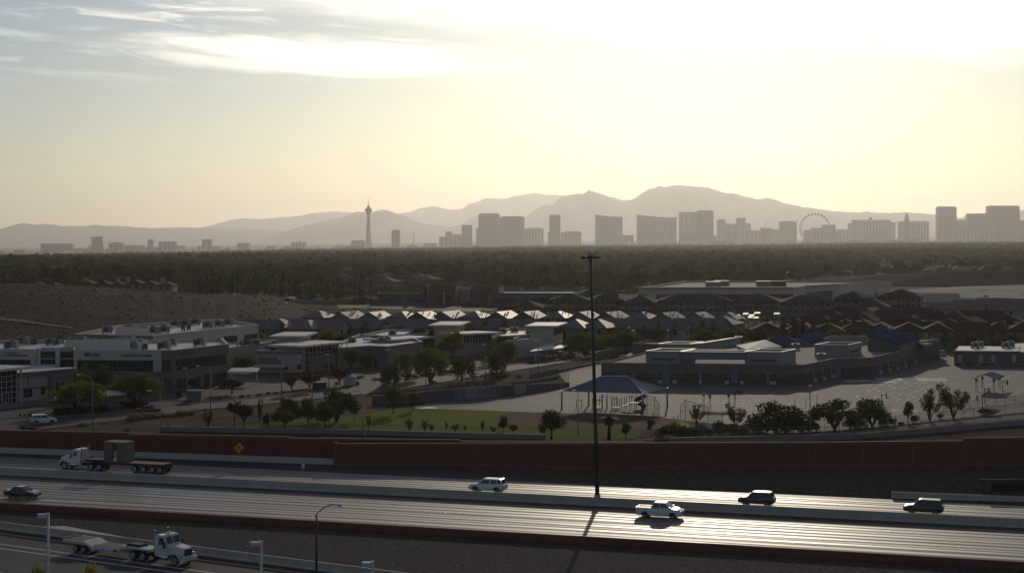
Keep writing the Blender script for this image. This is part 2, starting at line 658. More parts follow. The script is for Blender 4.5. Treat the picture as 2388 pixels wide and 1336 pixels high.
def lane_material(name, base, dark, lane0, width, kind):
    """concrete lanes: polished wheel paths, an oil-darkened centre, long streaks"""
    m = bpy.data.materials.new(name)
    m.use_nodes = True
    nt = NT(m.node_tree)
    b = nt.n['Principled BSDF']
    uv = nt.new('ShaderNodeUVMap')
    sx = nt.new('ShaderNodeSeparateXYZ')
    nt.l.new(uv.outputs[0], sx.inputs[0])
    s, t = sx.outputs[0], sx.outputs[1]
    wob = nt.noise(nt.comb(nt.math('MULTIPLY', s, 0.02), 0.0, 0.5), 1.0, 2)
    tt = nt.math('ADD', t, nt.math('MULTIPLY_ADD', wob, 0.6, -0.3))
    wob2 = nt.noise(nt.comb(nt.math('MULTIPLY', s, 0.012), nt.math('MULTIPLY', t, 0.21), 7.0), 1.0, 1)
    tt = nt.math('ADD', tt, nt.math('MULTIPLY_ADD', wob2, 2.6, -1.3))
    q = nt.math('FRACT', nt.math('DIVIDE', nt.math('SUBTRACT', tt, lane0), width))
    lane_id = nt.math('FLOOR', nt.math('DIVIDE', nt.math('SUBTRACT', tt, lane0), width))
    per_lane = nt.noise(nt.comb(nt.math('MULTIPLY', lane_id, 3.7), nt.math('MULTIPLY', s, 0.012), 1.0), 1.0, 1)
    # one broad polished band per wheel path, the left one usually stronger
    wl = nt.math('SUBTRACT', 1.0, nt.step(nt.math('ABSOLUTE', nt.math('SUBTRACT', q, 0.26)), 0.07, 0.20))
    wr = nt.math('SUBTRACT', 1.0, nt.step(nt.math('ABSOLUTE', nt.math('SUBTRACT', q, 0.72)), 0.05, 0.19))
    wheel = nt.math('MAXIMUM', wl, nt.math('MULTIPLY', wr, nt.step(per_lane, 0.3, 0.65, 0.45, 1.0)))
    centre = nt.step(nt.math('ABSOLUTE', nt.math('SUBTRACT', q, 0.49)), 0.13, 0.02)
    streak = nt.noise(nt.comb(nt.math('MULTIPLY', s, 0.03), nt.math('MULTIPLY', t, 1.3), 0.0), 1.0, 5, 0.6)
    patch = nt.noise(nt.comb(nt.math('MULTIPLY', s, 0.05), nt.math('MULTIPLY', t, 0.22), 3.0), 1.0, 3, 0.5)
    fine = nt.noise(nt.comb(s, nt.math('MULTIPLY', t, 2.0), 0.0), 5.0, 3, 0.7)
    f = nt.math('MULTIPLY_ADD', nt.math('MULTIPLY', centre, nt.step(patch, 0.3, 0.7, 0.35, 1.0)), 0.75, nt.math('MULTIPLY', nt.math('SUBTRACT', streak, 0.45), 0.9))
    f = nt.math('ADD', f, nt.math('MULTIPLY', nt.math('SUBTRACT', patch, 0.5), 0.8))
    f = nt.math('ADD', f, nt.math('MULTIPLY', nt.math('SUBTRACT', fine, 0.5), 0.5))
    f = nt.math('ADD', f, nt.math('MULTIPLY', nt.math('SUBTRACT', per_lane, 0.5), 0.5), clamp=True)
    c = nt.mix(f, tuple(base) + (1,), tuple(dark) + (1,))
    # tie joints every 4.6 m
    j = nt.math('ABSOLUTE', nt.math('SUBTRACT', nt.math('FRACT', nt.math('DIVIDE', s, 4.6)), 0.5))
    c = nt.mix(nt.step(j, 0.008, 0.002, 0.0, 0.35), c, (0.03, 0.028, 0.026, 1))
    nt.l.new(c, b.inputs['Base Color'])
    rr = nt.math('MULTIPLY_ADD', wheel, -0.17, 0.62)
    rr = nt.math('ADD', rr, nt.math('MULTIPLY', nt.math('SUBTRACT', streak, 0.5), 0.42), clamp=True)
    nt.l.new(rr, b.inputs['Roughness'])
    b.inputs['Specular IOR Level'].default_value = 0.5
    sp = nt.math('MULTIPLY_ADD', wheel, 0.60, 0.05)
    sp = nt.math('MULTIPLY', sp, nt.math('SUBTRACT', 1.15, nt.math('MULTIPLY', f, 0.6)))
    nt.l.new(sp, b.inputs['Specular IOR Level'])
    return m


def strip(t0, t1, z, s0=-420, s1=420, n=24):
    mb = MB()
    mb.uv = []
    for i in range(n + 1):
        s = s0 + (s1 - s0) * i / n
        for t in (t0, t1):
            mb.v.append(fp(s, t, z))
            mb.uv.append((s, t))
    for i in range(n):
        mb.f.append((2 * i, 2 * i + 2, 2 * i + 3, 2 * i + 1))
    return mb


M_lane_e = lane_material('eastbound_concrete', (0.165, 0.138, 0.105), (0.048, 0.039, 0.030), 183.3, 3.66, 0)
M_lane_w = lane_material('westbound_concrete', (0.165, 0.138, 0.105), (0.048, 0.039, 0.030), 207.4, 3.66, 0)
M_shoulder = groundmat('shoulder_asphalt', [(0.3, (0.040, 0.040, 0.043)), (0.7, (0.068, 0.066, 0.066))], scale=0.15, bump=0.1, rough=0.75, spec=0.25)
M_asphalt = groundmat('asphalt', [(0.3, (0.030, 0.029, 0.028)), (0.7, (0.058, 0.055, 0.051))], scale=0.10, bump=0.25, bscale=6.0, rough=0.78, spec=0.16)
M_gravel = groundmat('grey_gravel', [(0.36, (0.026, 0.023, 0.021)), (0.5, (0.068, 0.061, 0.054)), (0.64, (0.165, 0.150, 0.134))], scale=2.1, bump=0.9, bscale=3.4, scale2=5.0)
M_gravel_b = groundmat('brown_gravel', [(0.36, (0.018, 0.013, 0.010)), (0.5, (0.050, 0.038, 0.030)), (0.64, (0.115, 0.09, 0.072))], scale=0.9, bump=1.0, bscale=2.6, scale2=3.0)
M_concrete = mat('barrier_concrete', (0.44, 0.38, 0.295), 0.8, 0.22, 0.35, fine=0.12, bump=0.05)
M_redwall = mat('red_wall_paint', (0.115, 0.034, 0.020), 0.85, 0.16, 0.25, fine=0.10, bump=0.15)
M_redcap = mat('red_wall_trim', (0.165, 0.055, 0.034), 0.85, 0.12, 0.4, fine=0.08)
M_white = mat('white_marking_paint', (0.62, 0.60, 0.55), 0.6, 0.2, 2.0)
M_yellow = mat('yellow_marking_paint', (0.70, 0.27, 0.03), 0.6, 0.2, 2.0)

structure('road', strip(183.3, 201.9, 0.020), M_lane_e)
structure('road', strip(201.9, 205.2, 0.024), M_shoulder)
structure('road', strip(180.0, 183.3, 0.024), M_lane_e)
structure('road', strip(205.8, 222.0, 0.020), M_lane_w)
structure('road_marking', strip(202.35, 202.55, 0.034), M_yellow)
structure('road_marking', strip(183.15, 183.30, 0.034), M_white)
structure('road_marking', strip(221.0, 221.15, 0.034), M_white)


def sheet(name, pix, m, z, world=None):
    pts = [gp(*p) for p in pix] if world is None else world
    return structure(name, MB().poly([(x, y, z) for x, y in pts]), m)


# gravel between the freeway and the walls on both sides
RB = (-58.5, 196.3)                       # the lower barrier's line
RD = (0.853, -0.521)
RN = (0.521, 0.853)


def rp(s, o):
    """along the lower ramp: s along it, o metres on the viewer's side of its barrier"""
    return (RB[0] + RD[0] * s - RN[0] * o, RB[1] + RD[1] * s - RN[1] * o)


sheet('gravel', None, M_gravel, 0.012, [fp(-300, 179.8)[:2], fp(260, 179.8)[:2], fp(260, 60)[:2], rp(150, 0), rp(-60, 0), fp(-300, 179.0)[:2]])
sheet('gravel', None, M_gravel_b, 0.010, [fp(-40, 222)[:2], fp(-25, 232)[:2], fp(30, 245)[:2], fp(200, 310)[:2], fp(260, 222)[:2]])
# the gravel bank climbing to the foot of the long red wall
FWB = [(700, 1087, 227.5), (784, 1088, 228.6), (1000, 1090.5, 232.5), (1350, 1094, 236.0), (1528, 1092.5, 237.6), (1900, 1089.5, 241), (2245, 1087, 243.6), (2388, 1086, 244.6), (2900, 1080, 248)]


def bank_foot(px, py, t):
    x, y = on_t(px, t)
    return x, y, max(0.0, H - (py - YH) * y / F)


mb = MB()
for px, py, t in FWB:
    x, y, z = bank_foot(px, py, t)
    s_, t_ = fp_inv(x, y)
    for q in (0, .12, .4, .7, 1.0, 1.06):
        tt = 222.6 + (t_ - 222.6) * q
        zz = z * min(1, q) ** .85
        mb.v.append(fp(s_, tt, .014 + zz))
for i in range(len(FWB) - 1):
    mb.f += [(i * 6 + k, i * 6 + 6 + k, i * 6 + 7 + k, i * 6 + k + 1) for k in range(5)]
structure('gravel', mb, M_gravel)

# the on-ramp at the far left and the ramp across the near corner
sheet('road', None, M_asphalt, 0.016, [fp(-300, 222.02)[:2], fp(-58, 222.02)[:2], fp(-38, 225.6)[:2], fp(-18, 229.5)[:2], fp(30, 238)[:2], fp(32, 240)[:2], gp(784, 1083.5), gp(0, 1055.6), gp(-400, 1040)])
MBn = MB()
NR = [rp(-160, 0.4), rp(170, 0.4), rp(170, 19.5), rp(-160, 19.5)]
sheet('road', None, M_asphalt, 0.018, NR)


def rstrip(o0, o1, m, z=0.026, s0=-160, s1=170):
    structure('road_marking', MB().poly([(*rp(s0, o0), z), (*rp(s1, o0), z), (*rp(s1, o1), z), (*rp(s0, o1), z)]), m)


rstrip(2.0, 2.22, M_yellow)
rstrip(6.55, 6.80, M_white)
rstrip(8.35, 8.60, M_white)
rstrip(17.6, 17.85, M_white)
sheet('path', None, M_gravel_b, 0.014, [rp(-160, 19.5), rp(170, 19.5), rp(170, 110), rp(-160, 110)])


# raised markers between the lanes, in groups of four
def markers():
    mb = MB()
    for t in [183.3 + 3.66 * k for k in range(1, 5)] + [207.4 + 3.66 * k for k in range(1, 4)]:
        for g in range(-26, 27):
            s0 = g * 12.2 + (t * 7.3) % 12
            for k in range(4):
                s = s0 + k * 1.2 - 1.8
                x, y, _ = fp(s, t + R.uniform(-.03, .03))
                mb.ball((x, y, 0.022), (.10, .10, .055), 6, 4)
    o = mb.build('pavement_markers', mat('marker_ceramic', (0.8, 0.78, 0.70), 0.25, 0.05, 1.0, spec=0.6), smooth=True)
    tag(o, kind='stuff')


markers()


# ------------------------------------------------------------------ walls made of panels
def wall_run(name, label, cat, pts, thick, h, panel, part, m, gap=0.03, cap=None, group=None, foot=None, profile=None, z0=0.0):
    """a wall along a polyline: every panel is a part; cap = (height, overhang, material)"""
    root = thing(name, label, cat, (pts[0][0], pts[0][1], 0), 0, group)
    ox, oy = pts[0]
    for (x0, y0), (x1, y1) in zip(pts, pts[1:]):
        L = math.hypot(x1 - x0, y1 - y0)
        n = max(1, round(L / panel))
        a = atan2(y1 - y0, x1 - x0)
        l = L / n
        ha, hb = (h, h) if not callable(h) else (h(x0, y0), h(x1, y1))
        mb = MB()
        prof = profile or [(-thick / 2, 0), (thick / 2, 0), (thick / 2, 1), (-thick / 2, 1)]
        shared = None
        for i in range(n):
            if shared is None or callable(h):
                hh0 = ha + (hb - ha) * i / n
                hh1 = ha + (hb - ha) * (i + 1) / n
                k = len(prof)
                q = MB()
                q.v = [(-l / 2 + gap / 2, py, pz * hh0) for py, pz in prof] + [(l / 2 - gap / 2, py, pz * hh1) for py, pz in prof]
                q.f = [tuple(range(k)), tuple(range(k, 2 * k))[::-1]] + [(j, k + j, k + (j + 1) % k, (j + 1) % k) for j in range(k)]
                shared = q.mesh(part, m)
            t = (i + .5) / n
            put(part, shared, root, (x0 + (x1 - x0) * t - ox, y0 + (y1 - y0) * t - oy, z0 + R.uniform(0, .012)), a)
        if cap:
            ch, ov, cm = cap
            q = MB()
            ex = 0.02
            for sx, hh in ((-L / 2 - ex, ha), (L / 2 + ex, hb)):
                q.v += [(sx, -thick / 2 - ov, hh + .02), (sx, thick / 2 + ov, hh + .02), (sx, thick / 2 + ov, hh + ch), (sx, -thick / 2 - ov, hh + ch)]
            q.f = [(0, 1, 2, 3), (7, 6, 5, 4)] + [(j, 4 + j, 4 + (j + 1) % 4, (j + 1) % 4) for j in range(4)]
            o = q.build('coping', cm, root)
            o.location = ((x0 + x1) / 2 - ox, (y0 + y1) / 2 - oy, z0)
            o.rotation_euler = (0, 0, a)
        if foot:
            q = MB().obox((0, -thick / 2 - foot / 2, .22), (L, foot, .44))
            o = q.build('footing', cap[2] if cap else m, root)
            o.location = ((x0 + x1) / 2 - ox, (y0 + y1) / 2 - oy, z0)
            o.rotation_euler = (0, 0, a)
    return root


JERSEY = [(-.33, 0), (.33, 0), (.33, .09), (.16, .32), (.11, 1), (-.11, 1), (-.16, .32), (-.33, .09)]
wall_run('median_barrier', 'long pale concrete barrier down the middle of the freeway, under the high mast', 'barrier',
         [fp(-300, 205.5)[:2], fp(-110, 205.5)[:2], fp(110, 205.5)[:2], fp(300, 205.5)[:2]], .66, 1.06, 4.0, 'barrier_segment', M_concrete, profile=JERSEY)
wall_run('low_red_wall', 'low red-brown wall along the near shoulder of the freeway', 'wall',
         [fp(-300, 179.8)[:2], fp(-110, 179.8)[:2], fp(110, 179.8)[:2], fp(260, 179.8)[:2]], .4, .86, 4.2, 'wall_panel', M_redcap, gap=.02)
wall_run('ramp_barrier', 'pale concrete barrier between the near ramp and the gravel slope', 'barrier',
         [rp(-160, 0), rp(0, 0), rp(80, 0), rp(170, 0)], .6, .84, 6.0, 'barrier_segment', M_concrete, profile=JERSEY)
wall_run('roadside_barrier', 'short pale concrete barrier beside the far lanes, in front of the gravel', 'barrier',
         [gp(2078, 1161), gp(2388, 1172.5), gp(2800, 1186)], .5, .84, 5.0, 'barrier_segment', M_concrete, profile=JERSEY)
wall_run('onramp_barrier', 'white concrete barrier at the foot of the tall red wall beside the on-ramp', 'barrier',
         [gp(-700, 1031), gp(0, 1055.6), gp(784, 1083)], .5, .85, 6.0, 'barrier_segment', mat('white_barrier', (.50, .45, .375), .8, .2, .3, fine=.1))


def pixwall(pix, t_off=0):
    return [gp(*p) for p in pix]


def top_h(pts, pixtop):
    return [H - (py - YH) * y / F for (x, y), py in zip(pts, pixtop)]


def tallwall(label, base, tops, thick=.35, foot=None, panel=6.1):
    pts = [gp(*b) for b in base]
    hs = top_h(pts, tops)
    tab = {(round(x, 3), round(y, 3)): h for (x, y), h in zip(pts, hs)}
    wall_run('sound_wall', label, 'wall', pts, thick, lambda x, y: tab[(round(x, 3), round(y, 3))] - .42, panel, 'wall_panel', M_redwall,
             cap=(.42, .05, M_redcap), foot=foot)
    return pts


tallwall('tall dark red sound wall behind the white barrier, from the frame edge to its first step', [(-500, 1035), (0, 1053.5), (300, 1064)], [996, 1002, 1008])
tallwall('tall dark red sound wall between the first and second steps, above the merge sign', [(300, 1064), (672, 1077)], [1011, 1017])
tallwall('dark red sound wall running behind the left end of the nearer red wall', [(672, 1077), (784, 1080), (1072, 1083)], [1020.5, 1021.5, 1024])
tallwall('dark red sound wall whose top just shows above the nearer red wall', [(1072, 1083), (1500, 1083)], [1027.5, 1029])
def frontwall(label, idx, tops):
    pts = [bank_foot(*FWB[i]) for i in idx]
    P = [(p[0], p[1]) for p in pts]
    hs = top_h(P, tops)
    tab = {(round(x, 3), round(y, 3)): h for (x, y), h in zip(P, hs)}
    r = wall_run('sound_wall', label, 'wall', P, .35, lambda x, y: tab[(round(x, 3), round(y, 3))] - .42, 6.1, 'wall_panel', M_redwall, cap=(.42, .05, M_redcap))
    for a, b in zip(pts, pts[1:]):
        d = Vector((b[0] - a[0], b[1] - a[1])).normalized()
        n = Vector((d.y, -d.x))
        q = MB()
        for p in (a, b):
            for o_, z_ in ((.19, -.1), (.27, -.1), (.27, .5), (.19, .5)):
                q.v.append((p[0] + n.x * o_, p[1] + n.y * o_, p[2] + z_))
        q.f = [(0, 1, 2, 3), (7, 6, 5, 4)] + [(k, 4 + k, 4 + (k + 1) % 4, (k + 1) % 4) for k in range(4)]
        q.build('footing', M_redcap, r, world=True)


frontwall('long red sound wall with paler coping and end post, above the grey gravel', (1, 2, 3, 4, 5, 6), [1033, 1032.5, 1032, 1031.5, 1030, 1026.5])
frontwall('taller red sound wall section at the right frame edge', (6, 7, 8), [1020, 1019, 1016])
x, y, _ = bank_foot(784, 1088, 228.6)
o = MB().obox((0, 0, 1.73), (.55, .55, 3.46)).build('end_post', M_redcap)
o.location = (x - .1, y - .05, 0)
tag(o, 'square red end post closing the long red sound wall', 'post')

# the culvert head in the gravel at the right edge
cul = thing('culvert', 'dark concrete drain opening in the gravel bank at the right edge', 'culvert', (*on_t(2352, 229), .55))
mb = MB().box(-3.6, 3.6, 0.3, 3.0, 0, .5).box(-3.6, -2.2, 0, .3, 0, 1.7).box(2.2, 3.6, 0, .3, 0, 1.7).box(-2.2, 2.2, 0, .3, 1.15, 1.7)
mb.build('headwall', mat('culvert_concrete', (.07, .052, .042), .9, .2, 1.), cul)
MB().box(-2.2, 2.2, .28, .32, 0, 1.15).build('opening', mat('culvert_shade', (.006, .006, .006), .9, 0), cul)  # near-black plate paints the shade inside the drain mouth
for k in range(6):
    MB().tube([(-2.0 + k * .8, -.03, 0), (-2.0 + k * .8, -.03, 1.2)], .03, 5).build('bar', mat('grate', (.05, .05, .05)) if k == 0 else bpy.data.materials['grate'], cul)
# the small concrete flume on the near gravel
mb = MB()
p = [gp(80, 1228), gp(150, 1226), gp(330, 1259), gp(300, 1262)]
structure('path', MB().poly([(x, y, .03) for x, y in p]), M_concrete)

# ------------------------------------------------------------------ lamps, mast, signs
M_galv = mat('galvanised_steel', (.22, .23, .23), .5, .15, 1.0, metal=.6)
M_darkpole = mat('dark_pole_paint', (.035, .037, .037), .5, .1, 1.0, metal=.3)
M_palepole = mat('pale_pole_paint', (.52, .52, .50), .5, .08, 1.0)
M_lens = mat('lamp_glass', (.6, .6, .55), .15, 0, spec=.6)
M_black = mat('black_rubber', (.012, .012, .012), .7, .1, 2.0)

# high mast on the median
bx, by = on_t(1393, 205.5)
mast = thing('high_mast_light', 'very tall tapered light mast with a ring of lamps standing on the median barrier', 'light mast', (bx, by, 1.05))
tx = -0.85
MB().tube([(0, 0, .3), (tx * .25, 0, 8), (tx * .6, 0, 19), (tx, 0, 30.0)], [.27, .24, .19, .13], 12).build('mast', M_darkpole, mast, smooth=True)
MB().obox((0, 0, .18), (.75, .62, .36)).build('base', M_concrete, mast)
ring = MB()
for k in range(24):
    a, b = 2 * pi * k / 24, 2 * pi * (k + 1) / 24
    ring.tube([(tx + .75 * cos(a), .75 * sin(a), 29.75), (tx + .75 * cos(b), .75 * sin(b), 29.75)], .06, 5)
for k in range(3):
    a = 2 * pi * k / 3
    ring.tube([(tx, 0, 29.9), (tx + .75 * cos(a), .75 * sin(a), 29.75)], .05, 5)
ring.build('ring', M_darkpole, mast)
MB().tube([(tx, 0, 29.95), (tx, 0, 30.1), (tx, 0, 30.5), (tx, 0, 30.6)], [.30, .42, .38, .15], 12).build('top_housing', M_palepole, mast, smooth=True)
lm = MB().tube([(0, 0, -.12), (0, 0, .0), (0, 0, .22)], [.26, .30, .14], 10).box(-.28, .0, -.05, .05, .02, .09).mesh('luminaire', M_darkpole, True)
for k in range(6):
    a = 2 * pi * k / 6 + .25
    put('luminaire', lm, mast, (tx + 1.02 * cos(a), 1.02 * sin(a), 29.7), a)


def shoebox(px, py, Y, label):
    x, y, z = wp(px, py, Y)
    r = thing('shoebox_lamp', label, 'street lamp', (x, y, 0), 0, 'pale shoebox lamps along the near frontage')
    MB().tube([(0, 0, 0), (0, 0, z)], [.13, .10], 10).build('pole', M_palepole, r, smooth=True)
    MB().box(-.80, -.02, -.22, .22, z - .32, z - .02).build('lamp_head', M_palepole, r)
    MB().box(-.70, -.12, -.17, .17, z - .34, z - .33).build('lens', M_lens, r)
    MB().box(-.10, .11, -.1, .1, z - .04, z + .06).build('cap', M_palepole, r)


shoebox(112, 1197, 138, 'pale shoebox lamp post standing tallest, left of the near lowboy truck')
shoebox(609, 1262, 134, 'pale shoebox lamp post right of the near lowboy truck')
shoebox(869, 1309, 131, 'pale shoebox lamp post whose head barely shows at the bottom edge')


def cobra(px, py, Y, hx, hy, label, r=.09, m=None, group='cobra-head street lamps', z0=0.0, head=1.0, base_px=None):
    """pole top at (px, py), lamp head at picture point (hx, hy)"""
    m = m or M_galv
    x, y, z = wp(px, py, Y)
    X2, _, z2 = wp(hx, hy, Y)
    dx = X2 - x
    root = thing('street_lamp', label, 'street lamp', (x, y, z0), 0, group)
    z -= z0
    z2 -= z0
    MB().tube([(0, 0, 0), (0, 0, z)], [r, r * .6], 8).build('pole', m, root, smooth=True)
    pts = []
    for i in range(9):
        t = i / 8
        pts.append((dx * t, 0, z + (z2 - z) * (1 - (1 - t) ** 2.2)))
    MB().tube(pts, r * .42, 6).build('arm', m, root, smooth=True)
    sg = 1 if dx > 0 else -1
    hd = MB().hull([(dx - sg * .1 * head, -.1, z2 - .1), (dx + sg * .65 * head, -.16, z2 - .12), (dx + sg * .65 * head, .16, z2 - .12), (dx - sg * .1 * head, .1, z2 - .1),
                    (dx - sg * .1 * head, -.08, z2 + .06), (dx + sg * .55 * head, -.1, z2 + .07), (dx + sg * .55 * head, .1, z2 + .07), (dx - sg * .1 * head, .08, z2 + .06)])
    hd.build('lamp_head', M_palepole, root)
    MB().ball((dx + sg * .38 * head, 0, z2 - .12), (.22 * head, .13, .1), 8, 4).build('lens', M_lens, root, smooth=True)
    return root


cobra(738, 1198, 160, 783, 1176, 'dark curved-arm street lamp in front of the near gravel slope', .13, M_darkpole)
cobra(216, 884, 287, 187, 873, 'curved-arm street lamp on the curb between the white car and the flowering tree')
cobra(374, 916, 276, 352, 910, 'curved-arm street lamp standing over the round dry bushes')
cobra(491, 860, 322, 465, 853, 'curved-arm street lamp in front of the green-grey office corner')
cobra(846, 922, 283, 833, 911, 'curved-arm street lamp rising from the barrier beside the lawn')
cobra(728, 838, 340, 702, 832, 'curved-arm street lamp before the white office with the stone pier')
cobra(931, 823, 335, 907, 815, 'curved-arm street lamp among the trees above the street bend')
cobra(1348, 918, 287, 1343, 910, 'slim lamp post left of the high mast, before the shaded playground', .09)


def post_lamp(px, ytop, ybase, label, double=False, kind='box', cat='street lamp'):
    x, y = gp(px, ybase)
    h = (ybase - ytop) * y / F
    root = thing('parking_lamp', label, cat, (x, y, 0), 0, 'straight parking lamps')
    MB().tube([(0, 0, 0), (0, 0, h)], [.10, .08], 7).build('pole', M_galv, root, smooth=True)
    if kind == 'ball':
        MB().ball((0, 0, h + .18), .26, 10, 6).build('globe', M_lens, root, smooth=True)
        return
    for s in ((-1, 1) if double else (-1,)):
        MB().box(min(0, s * .85), max(0, s * .85), -.16, .16, h - .2, h).build('lamp_head', M_palepole, root)


post_lamp(1889, 902, 1021, 'tall straight post with a round lamp behind the dark schoolyard trees', kind='ball')
post_lamp(993, 815, 895, 'straight parking lamp between the yellow-green trees by the street')
post_lamp(1132, 803, 892, 'straight parking lamp left of the weeping tree on the street curb')
post_lamp(1255, 793, 885, 'straight parking lamp beside the white parking canopies')
post_lamp(656, 834, 925, 'straight parking lamp in front of the pale office wall with grey panel')
post_lamp(767, 826, 905, 'straight parking lamp beside the stone pier of the glass pavilion')
post_lamp(436, 857, 930, 'straight parking lamp before the ground-floor windows of the grey-green office')
post_lamp(1728, 750, 800, 'double-armed lamp post behind the school, left of the palms', True)
post_lamp(1801, 750, 798, 'single lamp post behind the school by the group of palms')
post_lamp(1966, 748, 800, 'straight lamp post behind the two pitched blue roofs')
post_lamp(2003, 748, 800, 'double-armed lamp post behind the largest blue roof', True)
post_lamp(2155, 747, 800, 'straight lamp post behind the right gable of the school', True)
post_lamp(2190, 749, 802, 'double-armed lamp post before the brown row houses', True)
post_lamp(2344, 748, 812, 'straight lamp post behind the portable classrooms')
post_lamp(2371, 750, 812, 'double-armed lamp post near the right edge behind the portable classrooms', True)
post_lamp(1688, 746, 795, 'double-armed lamp post before the tall front-row house with corner windows', True)
post_lamp(1645, 750, 798, 'single lamp post left of the tall front-row house by the flags')
for k, (px, yt, yb) in enumerate([(1597, 748, 795), (1470, 763, 812), (1480, 770, 815)]):
    post_lamp(px, yt, yb, f'{ORD[k]} lamp post among the trees left of the school roofs', k == 0)

# merge warning sign beside the on-ramp
x, y = gp(557, 1086)
sg = thing('merge_sign', 'yellow diamond merge sign with two black arrows beside the red wall', 'road sign', (x, y, 0))
zc = H - (1044 - YH) * y / F
MB().tube([(0, .03, 0), (0, .03, zc + .7)], .035, 6).build('post', M_galv, sg)
M_sign = mat('sign_yellow', (.62, .25, .012), .5, .1, 1.0)
a = .74

M_ink = mat('sign_black', (.01, .01, .01), .6, 0)


def flatpoly(pts, y, t=.006):
    n = len(pts)
    m_ = MB()
    m_.v = [(px_, y, pz_) for px_, pz_ in pts] + [(px_, y + t, pz_) for px_, pz_ in pts]
    m_.f = [tuple(range(n)), tuple(range(n, 2 * n))[::-1]] + [(i, n + i, n + (i + 1) % n, (i + 1) % n) for i in range(n)]
    return m_


flatpoly([(0, zc - a), (a, zc), (0, zc + a), (-a, zc)], -.022, .02).build('sign_plate', M_sign, sg)
for pts in ([(-.2, -.34), (-.1, -.34), (-.1, .16), (-.02, .16), (-.15, .38), (-.28, .16), (-.2, .16)],
            [(.22, -.34), (.32, -.34), (.18, .02), (.17, .16), (.25, .16), (.12, .38), (-.01, .16), (.07, .16), (.07, .0)]):
    flatpoly([(p[0], zc + p[1]) for p in pts], -.03).build('arrow', M_ink, sg)
for k, (px, pb, ph) in enumerate([(707, 1097, 1079), (378, 1056, 1046), (851, 1017, 1008)]):
    x, y = gp(px, pb)
    h = (pb - ph) * y / F
    q = thing('marker_post', ['thin pale marker post on the gravel by the end of the red wall', 'small pink marker plate on the dirt left of the lawn barrier',
                              'small pink marker plate below the lamp by the lawn'][k], 'marker', (x, y, 0))
    MB().tube([(0, 0, 0), (0, 0, h)], .035, 6).build('post', M_palepole, q)
    MB().box(-.22, .22, -.05, -.03, h * .35, h * .95).build('plate', mat('marker_plate%d' % k, (.45, .33, .30) if k else (.6, .6, .58), .6, .1), q)

# ------------------------------------------------------------------ vehicles (local x = forward, y = left)
def paint(name, col, rough=.28, metal=.0, coat=.5):
    return mat(name, col, rough, .06, .5, metal=metal, coat=coat)


M_glass = mat('vehicle_glass', (.012, .014, .015), .06, 0, spec=.7)
M_rim = mat('alloy_rim', (.30, .30, .30), .35, .1, 3., metal=.8)
M_headlight = mat('headlight_lens', (.55, .55, .52), .1, 0, spec=.7)
M_taillight = mat('taillight_lens', (.22, .008, .006), .15, 0, spec=.6)
M_trim = mat('black_trim', (.018, .018, .019), .6, .1, 3.)
M_chrome = mat('chrome', (.6, .6, .6), .12, 0, metal=1.)


def wheel_meshes(r, w, name):
    ty = MB()
    n = 18
    for yy, rr in ((-w / 2, r * .72), (-w / 2, r * .93), (-w * .36, r), (w * .36, r), (w / 2, r * .93), (w / 2, r * .72)):
        ty.v += [(rr * cos(2 * pi * k / n), yy, rr * sin(2 * pi * k / n)) for k in range(n)]
    for j in range(5):
        ty.f += [(j * n + k, j * n + (k + 1) % n, (j + 1) * n + (k + 1) % n, (j + 1) * n + k) for k in range(n)]
    rm = MB()
    for sgn in (-1, 1):
        o = len(rm.v)
        rm.v += [(r * .72 * cos(2 * pi * k / n), sgn * w * .46, r * .72 * sin(2 * pi * k / n)) for k in range(n)]
        rm.v += [(r * .55 * cos(2 * pi * k / n), sgn * w * .36, r * .55 * sin(2 * pi * k / n)) for k in range(n)]
        rm.v.append((0, sgn * w * .44, 0))
        rm.f += [(o + k, o + (k + 1) % n, o + n + (k + 1) % n, o + n + k) for k in range(n)]
        rm.f += [(o + n + k, o + n + (k + 1) % n, o + 2 * n) for k in range(n)]
    return ty.mesh('tyre', M_black, True), rm.mesh('rim', M_rim)


def add_wheel(root, meshes, x, y, r, both=None):
    t = put('wheel', meshes[0], root, (x, y, r))
    put('rim', meshes[1], t)
    return t


WM_CAR = wheel_meshes(.35, .24, 'car')
WM_BIG = wheel_meshes(.52, .30, 'truck')
WM_DUAL = wheel_meshes(.50, .58, 'dual')
WM_SMALL = wheel_meshes(.40, .52, 'trailer')


def loft(stations, sec):
    """closed body from cross-sections; stations carry their own numbers for sec()"""
    mb = MB()
    rings = [sec(*s) for s in stations]
    n = len(rings[0])
    for r_ in rings:
        mb.v += r_
    for i in range(len(rings) - 1):
        mb.f += [(i * n + k, (i + 1) * n + k, (i + 1) * n + (k + 1) % n, i * n + (k + 1) % n) for k in range(n)]
    mb.f.append(tuple(range(n)))
    mb.f.append(tuple((len(rings) - 1) * n + k for k in range(n))[::-1])
    return mb


